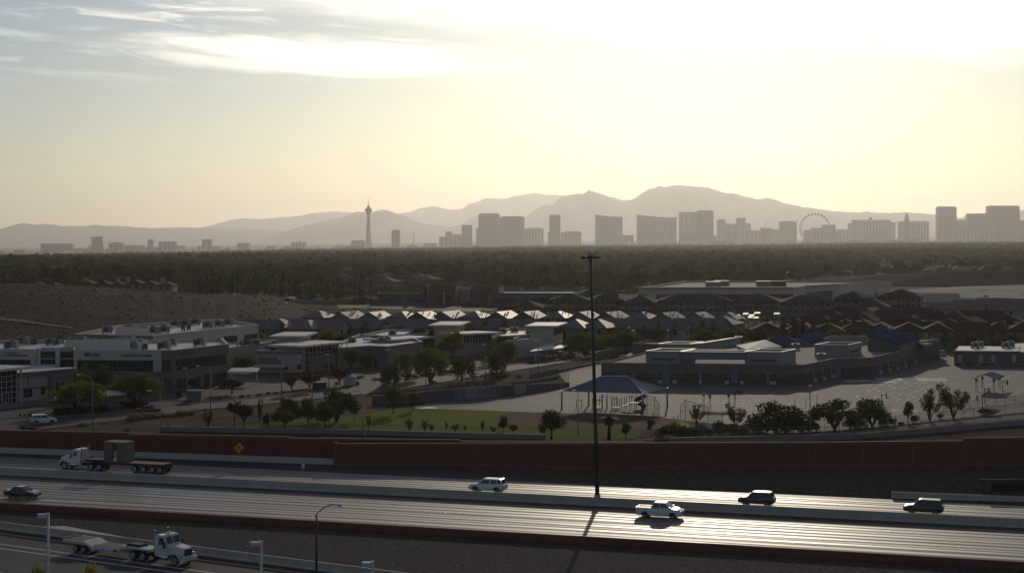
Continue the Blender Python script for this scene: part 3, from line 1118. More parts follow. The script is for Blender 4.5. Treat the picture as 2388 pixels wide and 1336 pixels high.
def car(name, label, cat, x, y, heading, paintm, kind='suv', L=4.8, W=1.9, Ht=1.72, group=None):
    root = thing(name, label, cat, (x, y, .03), heading, group)
    hw = W / 2
    hl = L / 2
    if kind == 'sedan':
        belt, hood = .92, .90
        A, B, C, D, rear = .95, .30, -.85, -1.55, .93
    elif kind == 'suv':
        belt, hood = 1.06, 1.04
        A, B, C, D, rear = 1.15, .52, -2.0, -2.22, 1.06
    else:      # pickup
        belt, hood = 1.16, 1.15
        A, B, C, D, rear = 1.35, .72, -.55, -.80, 1.16
    sx = hl / 2.4
    A, B, C, D = A * sx, B * sx, C * sx, D * sx

    def sec(px, wz, zb, zt):
        return [(px, -wz * .9, zb), (px, -wz, zb + .14), (px, -wz * 1.0, zb + (zt - zb) * .55), (px, -wz * .96, zt - .06), (px, -wz * .86, zt),
                (px, wz * .86, zt), (px, wz * .96, zt - .06), (px, wz * 1.0, zb + (zt - zb) * .55), (px, wz, zb + .14), (px, wz * .9, zb)]

    st = [(-hl, hw * .84, .42, rear - .10), (-hl + .10, hw * .94, .30, rear - .01), (-hl + .6, hw, .26, rear + .01), (D, hw, .24, belt + .01), (0, hw, .22, belt),
          (A, hw, .24, belt), (A + .12, hw, .24, hood + .0), (hl - .55, hw * .97, .26, hood - (.028 if kind == 'pickup' else .07)), (hl - .16, hw * .90, .28, hood - .17), (hl, hw * .78, .38, hood - .32)]
    body = loft(st, sec)
    if kind == 'pickup':
        # open bed: sunken floor between the sides
        pass
    # cabin
    rw, bw = hw * .76, hw * .90
    pr = [(A, belt, bw), (B, Ht - .05, rw), (B - .25, Ht, rw * .97), (C + .2, Ht - .01, rw * .97), (C, Ht - .06, rw), (D, belt, bw)]
    o = len(body.v)
    for px, pz, w_ in pr:
        body.v += [(px, -w_, pz), (px, w_, pz)]
    k = len(pr)
    for i in range(k - 1):
        a = o + 2 * i
        body.f.append((a, a + 1, a + 3, a + 2))
    body.f.append(tuple(o + 2 * i for i in range(k)))
    body.f.append(tuple(o + 2 * i + 1 for i in range(k))[::-1])
    if kind == 'pickup':
        body.box(-hl + .12, D - .05, -hw * .97, -hw * .86, belt - .02, belt + .05)
        body.box(-hl + .12, D - .05, hw * .86, hw * .97, belt - .02, belt + .05)
        body.box(-hl + .04, -hl + .14, -hw * .93, hw * .93, belt - .02, belt + .05)
    body.build('body', paintm, root)
    if kind == 'pickup':
        MB().box(-hl + .15, D - .06, -hw * .84, hw * .84, belt + .012, belt + .02).build('bed_liner', M_trim, root)

    def lerp(p, q, t):
        return tuple(p[i] + (q[i] - p[i]) * t for i in range(3))

    def quad_on(p00, p10, p11, p01, nrm, nm):
        d = .012
        pts = [tuple(p[i] + nrm[i] * d for i in range(3)) for p in (p00, p10, p11, p01)]
        MB().slab(pts, .004).build(nm, M_glass, root)

    # windscreen and rear window
    a0, a1 = (A, bw, belt), (B, rw, Ht - .05)
    f0, f1 = lerp(a0, a1, .06), lerp(a0, a1, .93)
    quad_on((f0[0], -f0[1] * .9, f0[2]), (f0[0], f0[1] * .9, f0[2]), (f1[0], f1[1] * .88, f1[2]), (f1[0], -f1[1] * .88, f1[2]), (.8, 0, .6), 'windscreen')
    a0, a1 = (D, bw, belt), (C, rw, Ht - .06)
    f0, f1 = lerp(a0, a1, .14), lerp(a0, a1, .90)
    quad_on((f0[0], -f0[1] * .88, f0[2]), (f0[0], f0[1] * .88, f0[2]), (f1[0], f1[1] * .86, f1[2]), (f1[0], -f1[1] * .86, f1[2]), (-.9, 0, .4), 'rear_window')
    # side windows
    def side_pt(t, u, s):
        # t along (front to back), u up the glass
        xb = A + (D - A) * t
        xt = B + (C - B) * t
        px = xb + (xt - xb) * u
        return (px, s * (bw + (rw - bw) * u), belt + (Ht - .06 - belt) * u)
    cuts = [(.08, .44), (.49, .76), (.80, .95)] if kind == 'suv' else [(.08, .50), (.56, .93)]
    for s in (-1, 1):
        for t0, t1 in cuts:
            quad_on(side_pt(t0, .12, s), side_pt(t1, .12, s), side_pt(t1, .86, s), side_pt(t0, .86, s), (0, s, .2), 'side_window')
        add_x = hl * .60
        for wx in (add_x, -add_x * .98):
            arch = MB()
            n = 12
            arch.v = [(wx + .44 * cos(pi * i / n), s * (hw * 1.002), .34 + .44 * sin(pi * i / n)) for i in range(n + 1)] + \
                     [(wx + .44 * cos(pi * i / n), s * (hw * .8), .34 + .44 * sin(pi * i / n)) for i in range(n + 1)]
            arch.f = [tuple(range(n + 1))] + [(i, i + 1, n + 2 + i, n + 1 + i) for i in range(n)]
            arch.build('wheel_arch', M_trim, root)
            add_wheel(root, WM_CAR, wx, s * (hw - .10), .35)
        MB().box(hl - .32, hl - .06, min(s * hw * .55, s * hw * .86), max(s * hw * .55, s * hw * .86), hood - .34, hood - .20).build('headlight', M_headlight, root)
        MB().box(-hl - .012, -hl + .1, min(s * hw * .58, s * hw * .86), max(s * hw * .58, s * hw * .86), rear - .36, rear - .18).build('taillight', M_taillight, root)
        MB().box(A - .25, A - .08, min(s * (bw + .02), s * (bw + .2)), max(s * (bw + .02), s * (bw + .2)), belt + .05, belt + .2).build('mirror', paintm, root)
    MB().box(hl - .05, hl + .02, -hw * .5, hw * .5, .5, hood - .36).build('grille', M_trim, root)
    return root


P_white = paint('white_car_paint', (.62, .62, .60))
P_black = paint('black_car_paint', (.012, .013, .014))
P_dark = paint('dark_green_car_paint', (.016, .028, .026))
P_grey = paint('dark_grey_car_paint', (.045, .047, .05), metal=.3)
P_red = paint('dark_red_car_paint', (.12, .008, .010), metal=.2)
P_silver = paint('silver_car_paint', (.38, .39, .40), metal=.5)
EB, WB = -TH, pi - TH                      # headings of the two carriageways


def at_road(px, py):
    return gp(px, py)


x, y = gp(1138, 1145.5)
car('suv_car', 'white estate-like SUV alone on the far lanes, left of the high mast', 'car', x, y, WB, P_white, 'suv', 4.9, 1.95, 1.75)
x, y = gp(1765, 1176.5)
car('suv_car', 'dark SUV on the bright far lanes, nearer the high mast', 'car', x, y, WB, P_grey, 'suv', 4.55, 1.86, 1.68)
x, y = gp(2154, 1196)
car('suv_car', 'black SUV on the far lanes farthest right, near the right frame edge', 'car', x, y, WB, P_black, 'suv', 4.75, 1.92, 1.72)
x, y = gp(1539, 1205.5)
car('pickup_truck', 'white pickup with sun flashing on its bonnet, right of the high mast', 'pickup', x, y, EB, P_white, 'pickup', 5.6, 2.0, 1.86)
x, y = gp(53, 1159.5)
car('sedan_car', 'dark green saloon on the near lanes at the left edge', 'car', x, y, EB, P_dark, 'sedan', 4.7, 1.82, 1.46)
x, y = gp(101, 988)
car('suv_car', 'white SUV with black windows driving up the side street at far left', 'car', x, y, radians(26), P_white, 'suv', 4.5, 1.88, 1.70)
x, y = gp(347, 963)
car('sedan_car', 'dark red saloon behind the round dry bushes on the side street', 'car', x, y, radians(24), P_red, 'sedan', 4.6, 1.8, 1.46)
x, y = gp(256, 956)
car('suv_car', 'black SUV parked in the shade under the carport by the hedges', 'car', x, y, radians(15), P_black, 'suv', 4.8, 1.9, 1.75)
x, y = gp(1277, 835)
car('sedan_car', 'pale saloon parked under the white canopy by the office road', 'car', x, y, radians(8), P_silver, 'sedan', 4.6, 1.8, 1.46)
x, y = gp(1305, 832)
car('sedan_car', 'parked car with a blazing sun glint, right end of the white canopy', 'car', x, y, radians(-60), P_silver, 'sedan', 4.6, 1.8, 1.46)
x, y = gp(664, 715.5)
car('pickup_truck', 'dark red pickup with a white load on the distant road by the hill', 'pickup', x, y, radians(5), P_red, 'pickup', 5.6, 2.0, 1.9)
x, y = gp(2196, 829)
car('sedan_car', 'car half hidden behind the right end of the school', 'car', x, y, radians(80), P_silver, 'sedan', 4.6, 1.8, 1.46)

# ------------------------------------------------------------------ heavy trucks
P_truck = paint('white_truck_paint', (.58, .57, .54), .35)
M_frame = mat('truck_frame_dark', (.016, .015, .014), .7, .2, 2.)
M_deckwood = mat('deck_planks_wood', (.16, .125, .09), .85, .35, 1.5, fine=.2)
M_rustred = mat('red_oxide_steel', (.10, .028, .018), .75, .25, 1.5)
M_whitesteel = mat('white_painted_steel', (.62, .58, .50), .55, .2, .8, fine=.1)


def tractor(root, x0, bright):
    """conventional tractor, front bumper at x0 (forward +x), 2.45 m wide; parts go under the truck"""
    def prof(pts, hw, nm, m, bev=.0):
        n = len(pts)
        mb = MB()
        mb.v = [(x0 + px, -hw, pz) for px, pz in pts] + [(x0 + px, hw, pz) for px, pz in pts]
        mb.f = [tuple(range(n)), tuple(range(n, 2 * n))[::-1]] + [(i, n + i, n + (i + 1) % n, (i + 1) % n) for i in range(n)]
        return mb.build(nm, m, root)
    hood = loft([(-2.05, 1.0, .95, 1.98), (-1.4, .95, .95, 1.93), (-.55, .80, .85, 1.80), (-.18, .72, .80, 1.70), (-.10, .66, .82, 1.60)],
                lambda px, hw, zb, zt: [(x0 + px, -hw, zb), (x0 + px, -hw, zt - .22), (x0 + px, -hw * .8, zt), (x0 + px, hw * .8, zt), (x0 + px, hw, zt - .22), (x0 + px, hw, zb)])
    hood.build('hood', P_truck, root)
    prof([(-.16, .95), (-.06, .95), (-.06, 1.62), (-.16, 1.62)], .55, 'grille', M_trim)
    for k in range(5):
        MB().box(x0 - .065, x0 - .045, -.5 + k * .22, -.46 + k * .22, .98, 1.6).build('grille_bar', M_chrome, root)
    prof([(-.12, .42), (.05, .42), (.08, .80), (-.12, .82)], 1.2, 'bumper', P_truck)
    cab = loft([(-3.55, 1.12, .75, 2.86), (-3.4, 1.14, .75, 2.92), (-2.55, 1.14, .75, 2.90), (-2.35, 1.10, .80, 2.80), (-2.0, 1.08, .85, 1.98)],
               lambda px, hw, zb, zt: [(x0 + px, -hw, zb), (x0 + px, -hw, min(zt, 1.9)), (x0 + px, -hw * .9, zt), (x0 + px, hw * .9, zt), (x0 + px, hw, min(zt, 1.9)), (x0 + px, hw, zb)])
    cab.build('cab', P_truck, root)
    for s in (-1, 1):
        MB().slab([(x0 - 2.0, s * .10, 2.06), (x0 - 2.0, s * .94, 2.06), (x0 - 2.32, s * .92, 2.72), (x0 - 2.32, s * .10, 2.72)][::s], .004).build('windscreen', M_glass, root).location = (.03, 0, .03)
        MB().hull([(x0 - 3.1, s * 1.135, 1.95), (x0 - 2.4, s * 1.12, 1.95), (x0 - 2.4, s * 1.14, 1.95), (x0 - 3.1, s * 1.155, 1.95),
                   (x0 - 3.1, s * 1.05, 2.62), (x0 - 2.5, s * 1.05, 2.62), (x0 - 2.5, s * 1.07, 2.62), (x0 - 3.1, s * 1.07, 2.62)]).build('side_window', M_glass, root)
        MB().box(x0 - 3.35, x0 - 2.15, s * 1.15 - .01, s * 1.15 + .01, .9, .93).build('door_sill', M_trim, root)
        # fender over the steering wheel
        n = 9
        f = MB()
        for px_, w_ in ((1.24, 0), (.78, 0)):
            f.v += [(x0 - .95 + .66 * cos(pi * i / n), s * px_, .56 + .66 * sin(pi * i / n)) for i in range(n + 1)]
        f.f = [(i, i + 1, n + 2 + i, n + 1 + i) for i in range(n)]
        f.v += [(v[0], v[1], v[2] - .05) for v in f.v[:2 * (n + 1)]]
        f.build('fender', P_truck, root)
        add_wheel(root, WM_BIG, x0 - .95, s * 1.02, .52)
        MB().box(x0 - .32, x0 - .08, min(s * .74, s * 1.06), max(s * .74, s * 1.06), .95, 1.2).build('headlight', M_headlight, root)
        MB().tube([(x0 - 3.0, s * 1.02, .72), (x0 - 1.9, s * 1.02, .72)], .31, 12).build('fuel_tank', M_chrome, root, smooth=True)
        MB().tube([(x0 - 3.75, s * .98, .9), (x0 - 3.75, s * .98, 3.35)], .085, 8).build('exhaust_stack', M_chrome, root)
        MB().box(x0 - 2.2, x0 - 2.05, min(s * 1.25, s * 1.45), max(s * 1.25, s * 1.45), 1.7, 2.3).build('mirror', M_trim, root)
        for wx in (-5.3, -6.65):
            add_wheel(root, WM_DUAL, x0 + wx, s * .93, .50)
        MB().box(x0 - 7.35, x0 - 4.6, min(s * .66, s * 1.2), max(s * .66, s * 1.2), 1.05, 1.10).build('mud_guard', M_trim, root)
    MB().box(x0 - 7.3, x0 - 1.0, -.42, .42, .62, .92).build('chassis', M_frame, root)
    MB().box(x0 - 6.4, x0 - 5.2, -.55, .55, .92, 1.12).build('fifth_wheel', M_frame, root)
    if bright:
        MB().box(x0 - 2.9, x0 - 2.7, -.5, .5, 2.98, 3.1).build('light_bar', mat('amber_lamp', (.55, .25, .03), .3, 0), root)
        for k in range(5):
            MB().box(x0 - 2.5, x0 - 2.42, -.72 + k * .34, -.62 + k * .34, 2.88, 2.95).build('marker_lamp', M_taillight, root)


# lowboy on the near ramp, heading down to the right
x, y = gp(318, 1300.5)
hd = atan2(RD[1], RD[0])
lb = thing('lowboy_truck', 'white tractor unit pulling an empty low-loader trailer along the near ramp', 'truck', (x, y, .03), hd)
fx = 7.25
tractor(lb, fx, True)
# trailer: gooseneck, dropped deck, raised tail over the wheels
hwT = 1.28


def trailer_prof(pts, nm, m, hw=hwT, t=.14, parent=lb):
    mb = MB()
    n = len(pts)
    for s in (-1, 1):
        for dz in (0, -t):
            mb.v += [(px_, s * hw, pz_ + dz) for px_, pz_ in pts]
    for i in range(n - 1):
        a = [0, n, 2 * n, 3 * n]
        mb.f += [(i, i + 1, 2 * n + i + 1, 2 * n + i), (n + i + 1, n + i, 3 * n + i, 3 * n + i + 1), (i, n + i, n + i + 1, i + 1), (2 * n + i, 2 * n + i + 1, 3 * n + i + 1, 3 * n + i)]
    mb.f += [(0, 2 * n, 3 * n, n), (n - 1, 2 * n - 1, 4 * n - 1, 3 * n - 1)]
    return mb.build(nm, m, parent)


trailer_prof([(2.6, 1.25), (.2, 1.30), (-1.3, 1.28)], 'gooseneck', M_whitesteel, .95, .3)
trailer_prof([(-1.3, .98), (-1.35, .96), (-5.3, .94)], 'low_deck', M_whitesteel, hwT, .40)
trailer_prof([(-5.3, .96), (-6.3, 1.32), (-9.4, 1.34)], 'tail_deck', M_whitesteel, hwT, .26)
for k in range(5):
    MB().box(-5.1 + k * .74, -4.46 + k * .74, -1.05, 1.05, .965, 1.0).build('plank', M_deckwood, lb)
for k in range(3):
    MB().box(-7.4 - k * .8, -6.7 - k * .8, -1.0, 1.0, 1.342, 1.372).build('plank', M_deckwood, lb)
for s in (-1, 1):
    for wx in (-6.5, -7.6):
        add_wheel(lb, WM_SMALL, wx, s * .95, .40)
    MB().box(-5.2, -1.4, s * 1.285 - .01, s * 1.285 + .01, .64, .68).build('side_rail', M_trim, lb)
    MB().box(-2.0, -1.5, s * 1.29 - .01, s * 1.29 + .01, .68, .86).build('reflector', M_taillight, lb)
    MB().hull([(-9.5, s * .6 - .3, 1.34), (-8.8, s * .6 - .3, 1.36), (-8.8, s * .6 + .3, 1.36), (-9.5, s * .6 + .3, 1.34),
               (-9.6, s * .6 - .3, 1.42), (-8.8, s * .6 - .3, 1.46), (-8.8, s * .6 + .3, 1.46), (-9.6, s * .6 + .3, 1.42)]).build('tail_ramp', M_deckwood, lb)
MB().hull([(-.9, -.7, 1.3), (1.1, -.7, 1.32), (1.1, .7, 1.32), (-.9, .7, 1.3), (-.7, -.5, 1.52), (.9, -.45, 1.50), (.9, .45, 1.50), (-.7, .5, 1.52)]).build('winch_box', M_frame, lb)

# flatbed with the concrete box on the far lanes, heading left
x, y = gp(270, 1097)
fl = thing('flatbed_truck', 'white tractor unit pulling a flatbed trailer beside the tall red wall', 'truck', (x, y, .03), WB)
tractor(fl, 8.7, False)
trailer_prof([(4.2, 1.55), (1.0, 1.55)], 'upper_deck', M_frame, 1.25, .28, fl)
trailer_prof([(1.0, 1.28), (-8.4, 1.26)], 'main_deck', M_frame, 1.25, .30, fl)
for k in range(6):
    MB().box(1.15 + k * .5, 1.55 + k * .5, -1.2, 1.2, 1.555, 1.60).build('plank', M_deckwood, fl)
for k in range(12):
    MB().box(-8.3 + k * .77, -7.6 + k * .77, -1.2, 1.2, 1.29, 1.335).build('plank', M_deckwood, fl)
for s in (-1, 1):
    for wx in (-3.7, -5.1, -6.5, -7.7):
        add_wheel(fl, WM_DUAL, wx, s * .93, .50)
    MB().box(-8.3, 1.0, s * 1.26 - .01, s * 1.26 + .01, 1.05, 1.2).build('side_rail', M_rustred, fl)
MB().box(-8.45, -8.38, -1.2, 1.2, .7, 1.2).build('bumper', M_frame, fl)
cb = thing('box_culvert', 'hollow square concrete culvert section riding upright on the flatbed trailer', 'concrete box', (x, y, .03), WB)
mc = mat('culvert_section_concrete', (.13, .12, .102), .85, .15, .6, fine=.1)
z0, z1 = 1.345, 4.2
b0, b1 = -2.3, 1.25
MB().box(b0, b1, -1.2, 1.2, z0, z0 + .24).build('floor_slab', mc, cb)
MB().box(b0, b1, -1.2, 1.2, z1 - .24, z1).build('roof_slab', mc, cb)
MB().box(b0, b0 + 1.45, -1.19, 1.19, z0 + .24, z1 - .24).build('side_wall', mc, cb)
MB().box(b1 - 1.3, b1, .65, 1.19, z0 + .24, z1 - .24).build('side_wall', mc, cb)
MB().box(b1 - .18, b1, -1.19, .65, z0 + .24, z1 - .24).build('side_wall', mc, cb)

# ------------------------------------------------------------------ streets, lots, lawn beyond the freeway
M_asph2 = groundmat('lot_asphalt', [(0.3, (0.026, 0.024, 0.021)), (0.7, (0.054, 0.049, 0.042))], scale=0.06, bump=0.3, bscale=5.0, rough=0.78, spec=0.2)
M_yard = groundmat('schoolyard_asphalt', [(0.3, (0.060, 0.056, 0.050)), (0.7, (0.098, 0.090, 0.080))], scale=0.05, bump=0.35, bscale=6.0, rough=0.78, spec=0.22)
M_walk = groundmat('pavement_concrete', [(0.3, (0.16, 0.145, 0.125)), (0.7, (0.24, 0.22, 0.19))], scale=0.2, bump=0.05, rough=0.8)
M_dirt = groundmat('landscape_dirt', [(0.3, (0.050, 0.030, 0.021)), (0.52, (0.105, 0.066, 0.047)), (0.7, (0.22, 0.16, 0.11))], scale=0.08, speck=(0.9, 0.66, (0.03, 0.026, 0.018)), bump=0.7, bscale=2.0, scale2=1.2)
M_infield = groundmat('infield_clay', [(0.3, (0.085, 0.050, 0.036)), (0.7, (0.125, 0.078, 0.058))], scale=0.15, bump=0.15, bscale=2)
M_grass = groundmat('lawn_grass', [(0.28, (0.065, 0.092, 0.004)), (0.5, (0.130, 0.165, 0.006)), (0.72, (0.20, 0.205, 0.016))], scale=0.09, bump=0.6, bscale=4.0, scale2=0.8)

sheet('car_park', [(-260, 985), (26, 975), (214, 968), (326, 957), (421, 942), (579, 929), (740, 912), (900, 888), (1120, 862), (1250, 842), (1420, 812), (1570, 797), (1570, 789), (600, 800), (-260, 800)], M_asph2, 0.008)
NEAR = [(-260, 1042), (85, 1003), (295, 978), (455, 957), (589, 946), (740, 930), (840, 920), (900, 912), (1010, 895), (1120, 877), (1300, 848), (1450, 822), (1600, 800)]
FAR = [(-260, 996), (26, 975), (214, 968), (326, 957), (421, 942), (528, 935), (579, 929), (740, 912), (840, 898), (960, 878), (1120, 862), (1250, 842), (1420, 812), (1590, 791)]
sheet('road', NEAR + FAR[::-1], M_asphalt, 0.016)


def kerb(pix, wdt=.35, hgt=.14, m=None, name='kerb'):
    pts = [gp(*p) for p in pix]
    mb = MB()
    for (x0, y0), (x1, y1) in zip(pts, pts[1:]):
        L = math.hypot(x1 - x0, y1 - y0)
        mb.obox(((x0 + x1) / 2, (y0 + y1) / 2, hgt / 2), (L + wdt * .6, wdt, hgt), atan2(y1 - y0, x1 - x0))
    structure(name, mb, m or M_walk)


kerb(NEAR[:7], .5)
kerb([(900, 912), (1010, 895), (1120, 877), (1300, 848)], .4)
kerb([(-260, 996), (26, 975), (214, 968), (326, 957)], .5)
kerb([(421, 942), (528, 935), (579, 929), (740, 912), (775, 908)], .6)
kerb([(960, 879), (1120, 862), (1230, 845)], .4)
M_redkerb = mat('red_kerb_paint', (.14, .03, .022), .7, .2, 1.)
kerb([(335, 933), (400, 935), (470, 934)], .3, .15, M_redkerb)
kerb([(60, 943), (150, 934)], .3, .15, M_redkerb)

# landscape strips with planting
sheet('planting_bed', [(40, 973), (214, 967), (326, 956), (372, 946), (352, 942), (250, 955), (110, 962)], M_dirt, 0.024)
sheet('planting_bed', [(421, 940), (528, 933), (570, 926), (520, 922), (440, 930)], M_dirt, 0.024)
sheet('planting_bed', [(560, 928), (740, 910), (775, 900), (740, 903), (600, 918), (560, 922)], M_dirt, 0.024)
sheet('planting_bed', [(870, 884), (960, 876), (1120, 860), (1220, 845), (1150, 850), (1020, 866), (900, 878)], M_dirt, 0.024)
sheet('planting_bed', [(900, 914), (1010, 897), (1120, 879), (1200, 866), (1180, 874), (1060, 900), (960, 912)], M_dirt, 0.024)
sheet('planting_bed', [(1290, 838), (1420, 812), (1540, 795), (1530, 791), (1400, 806), (1310, 822)], M_dirt, 0.024)
sheet('planting_bed', [(-200, 1044), (85, 1005), (295, 980), (455, 959), (589, 948), (840, 922), (905, 930), (900, 952), (782, 975), (560, 992), (380, 1010), (380, 1060), (-200, 1060)], M_dirt, 0.006)
sheet('path', [(0, 945), (30, 939), (120, 928), (170, 926), (190, 931), (60, 946), (0, 955)], M_walk, 0.026)
sheet('path', [(400, 920), (520, 905), (540, 908), (440, 924)], M_walk, 0.026)

# school field
sheet('lawn', [(540, 1000), (560, 990), (640, 983), (689, 978.5), (782, 972), (860, 964), (917, 954), (961, 951), (1022, 953), (1139, 957), (1239, 961), (1300, 966), (1420, 990), (1500, 1006), (1480, 1024), (1180, 1026), (760, 1008)], M_grass, 0.020)
INF = [(1150, 976), (1170, 966), (1205, 962), (1290, 963), (1400, 966), (1520, 971), (1640, 985), (1760, 992), (1730, 1012), (1560, 1010), (1380, 999), (1230, 994), (1165, 987)]
sheet('infield', INF, M_infield, 0.028)
sheet('schoolyard', [(985, 944), (994, 935), (1116, 929), (1200, 921), (1326, 901), (1300, 868), (1400, 845), (1480, 820), (2240, 800), (2700, 815), (2700, 940), (2388, 962), (2240, 975), (2100, 990), (1960, 1004), (1800, 1010), (1640, 984), (1520, 970), (1400, 965), (1290, 962.5), (1239, 961), (1139, 957), (1022, 953), (961, 951)], M_yard, 0.012)
sheet('path', [(1280, 957), (1560, 966), (1640, 984), (1560, 988), (1420, 970), (1290, 963)], M_yard, 0.018)
sheet('path', [(1480, 1024), (1700, 1020), (1960, 1008), (2120, 992), (2388, 965), (2800, 930), (2800, 950), (2388, 975), (2100, 1001), (1900, 1013), (1600, 1026)], M_walk, 0.012)

# concrete rails beside the field and the school lane
wall_run('field_barrier', 'grey concrete barrier along the bottom of the lawn', 'barrier',
         [gp(375, 1005), gp(560, 1008), gp(850, 1013), gp(1100, 1020), gp(1272, 1024)], .5, .82, 6.0, 'barrier_segment', mat('old_grey_concrete', (.23, .21, .175), .85, .22, .4, fine=.12))
wall_run('lane_barrier', 'long grey concrete barrier carrying a fence, behind the red wall at right', 'barrier',
         [gp(1560, 1034), gp(1760, 1030), gp(1988, 1024), gp(2120, 1014), gp(2388, 990), gp(2700, 962)], .4, .95, 6.0, 'barrier_segment', mat('grey_rail_concrete', (.23, .21, .18), .85, .2, .4))

# ------------------------------------------------------------------ fences
M_link = bpy.data.materials.new('chain_link')
M_link.use_nodes = True
_nt = NT(M_link.node_tree)
_b = _nt.n['Principled BSDF']
_b.inputs['Base Color'].default_value = (.10, .10, .095, 1)
_b.inputs['Roughness'].default_value = .55
_b.inputs['Metallic'].default_value = .3
_b.inputs['Alpha'].default_value = .20


def fence(label, pix, h, gap=3.0, z0=0.0, name='chain_link_fence', cat='fence', m=None, world=None, link=True, r=.035):
    pts = world or [gp(*p) for p in pix]
    root = thing(name, label, cat, (pts[0][0], pts[0][1], z0))
    ox, oy = pts[0]
    m = m or M_galv
    post = MB().tube([(0, 0, 0), (0, 0, h)], r, 5).mesh('post', m)
    rail = MB()
    sheet_ = MB()
    for (x0, y0), (x1, y1) in zip(pts, pts[1:]):
        L = math.hypot(x1 - x0, y1 - y0)
        n = max(1, round(L / gap))
        for i in range(n):
            put('post', post, root, (x0 + (x1 - x0) * i / n - ox, y0 + (y1 - y0) * i / n - oy, 0))
        for zz in (h - .03, .06):
            rail.tube([(x0 - ox, y0 - oy, zz), (x1 - ox, y1 - oy, zz)], r * .6, 4)
        sheet_.add([(x0 - ox, y0 - oy, .06), (x1 - ox, y1 - oy, .06), (x1 - ox, y1 - oy, h - .03), (x0 - ox, y0 - oy, h - .03)], [(0, 1, 2, 3)])
    put('post', post, root, (pts[-1][0] - ox, pts[-1][1] - oy, 0))
    rail.build('rail', m, root)
    if link:
        sheet_.build('fence_mesh', M_link, root)
    return root


fence('chain-link fence along the near edge of the lawn above the grey barrier', [(560, 1006), (850, 1010), (1100, 1017), (1480, 1022), (1700, 1019)], 1.6, 4.5)
fence('chain-link fence in front of the schoolyard trees, rising to the right', [(1700, 1019), (1890, 1008), (2120, 991), (2388, 963), (2700, 930)], 1.9, 3.0)
fence('chain-link fence standing on the grey lane barrier', [(1560, 1034), (1760, 1030), (1988, 1024), (2120, 1014), (2388, 990), (2700, 962)], 1.3, 3.0, z0=.95)
fence('thin wire fence on the dirt just above the red wall at right', [(1988, 1034), (2180, 1028), (2388, 1016)], 1.3, 9.0)
fence('chain-link fence between the dirt bank and the lawn trees at left', [(380, 1000), (480, 993), (600, 983), (700, 976)], 1.3, 5.0)
fence('chain-link fence at the corner of the right schoolyard court', [(2180, 962), (2300, 948), (2388, 940)], 1.6, 3.0)

# ------------------------------------------------------------------ retaining walls and ramp between street and schoolyard
M_retain = mat('grey_retaining_block', (.105, .10, .095), .9, .2, .5, fine=.15)
M_retain2 = mat('pale_retaining_panel', (.26, .235, .205), .9, .12, .6)
M_mural = bpy.data.materials.new('mural_paint')
M_mural.use_nodes = True
_nt = NT(M_mural.node_tree)
_b = _nt.n['Principled BSDF']
_tc = _nt.new('ShaderNodeTexCoord')
_f = _nt.noise(_tc.outputs['Object'], .7, 2, .4, 1.5)
_nt.put(_b.inputs['Base Color'], _nt.ramp(_f, [(.3, (.10, .10, .10)), (.42, (.10, .125, .14)), (.5, (.22, .21, .19)), (.6, (.13, .155, .155)), (.72, (.20, .13, .10))], 'EASE'))
_b.inputs['Roughness'].default_value = .85


def pwall(label, base, tops, m, thick=.3, name='retaining_wall', panel=3.2, cap=True, part='wall_panel'):
    pts = [gp(*b) for b in base]
    hs = top_h(pts, tops)
    tab = {(round(x, 3), round(y, 3)): h for (x, y), h in zip(pts, hs)}
    return wall_run(name, label, 'retaining wall', pts, thick, lambda x, y: tab[(round(x, 3), round(y, 3))] - .12, panel, part, m,
                    cap=(.12, .03, M_retain2) if cap else None)


pwall('dark grey retaining wall left of the murals, below the street bend', [(868, 945), (905, 943), (994, 936), (1058, 932)], [921, 921, 911, 905.5], M_retain)
pwall('retaining wall panel painted with a brown and blue mural', [(1058, 932), (1084, 931)], [905.5, 903.5], M_mural, panel=12)
pwall('pale blank retaining wall panel between the two murals', [(1084.5, 931), (1114, 930)], [903.5, 902.5], M_retain2, panel=12)
pwall('retaining wall panel painted with a white and blue mural', [(1114.5, 930), (1156, 925)], [902.5, 898], M_mural, panel=12)
pwall('dark recessed retaining wall between mural and pale end panel', [(1156.5, 925), (1170, 922), (1199, 920.5)], [898, 898, 897], M_retain)
pwall('pale square end panel of the ramp wall', [(1199.5, 920.8), (1226, 916.5)], [897, 895.5], M_retain2, panel=12)
pwall('stepped grey ramp wall running out into the schoolyard', [(1226.5, 916), (1250, 913), (1276, 909.5), (1302, 905), (1327, 901)], [895, 894, 893, 892, 891.5], M_retain)
pwall('second tier of the grey ramp walls', [(1194, 897), (1230, 893), (1270, 887), (1301, 882)], [894 - 4, 887, 881, 875], M_retain)
pwall('highest tier of the grey ramp walls beside the street', [(1236, 884), (1270, 876), (1301, 868)], [872, 864, 858], M_retain)
pwall('low grey wall under the street fence, left of the school', [(1301, 869), (1350, 857), (1420, 843)], [862, 852, 839], M_retain)
for lab, pix, h, z0 in (('railing on the retaining wall above the murals', [(1000, 911 + 24), (1084, 931), (1156, 925)], 1.5, 2.2),
                        ('railing on the lower ramp wall, left of the schoolyard', [(1160, 924), (1200, 920), (1300, 904)], 1.2, 1.7),
                        ('tall railing on the middle ramp tier', [(1194, 897), (1240, 891), (1301, 882)], 1.5, .8),
                        ('tall railing on the upper ramp tier', [(1236, 884), (1301, 868)], 1.6, .8),
                        ('tall fence along the street left of the school', [(1301, 869), (1350, 857), (1420, 843)], 1.9, .6)):
    fence(lab, pix, h, 1.9, z0, 'railing', 'railing', r=.045)
fence('short fence closing the end of the ramp', [(1302, 893), (1326, 890)], 1.9, 1.1, 0, 'railing', 'railing', r=.05)

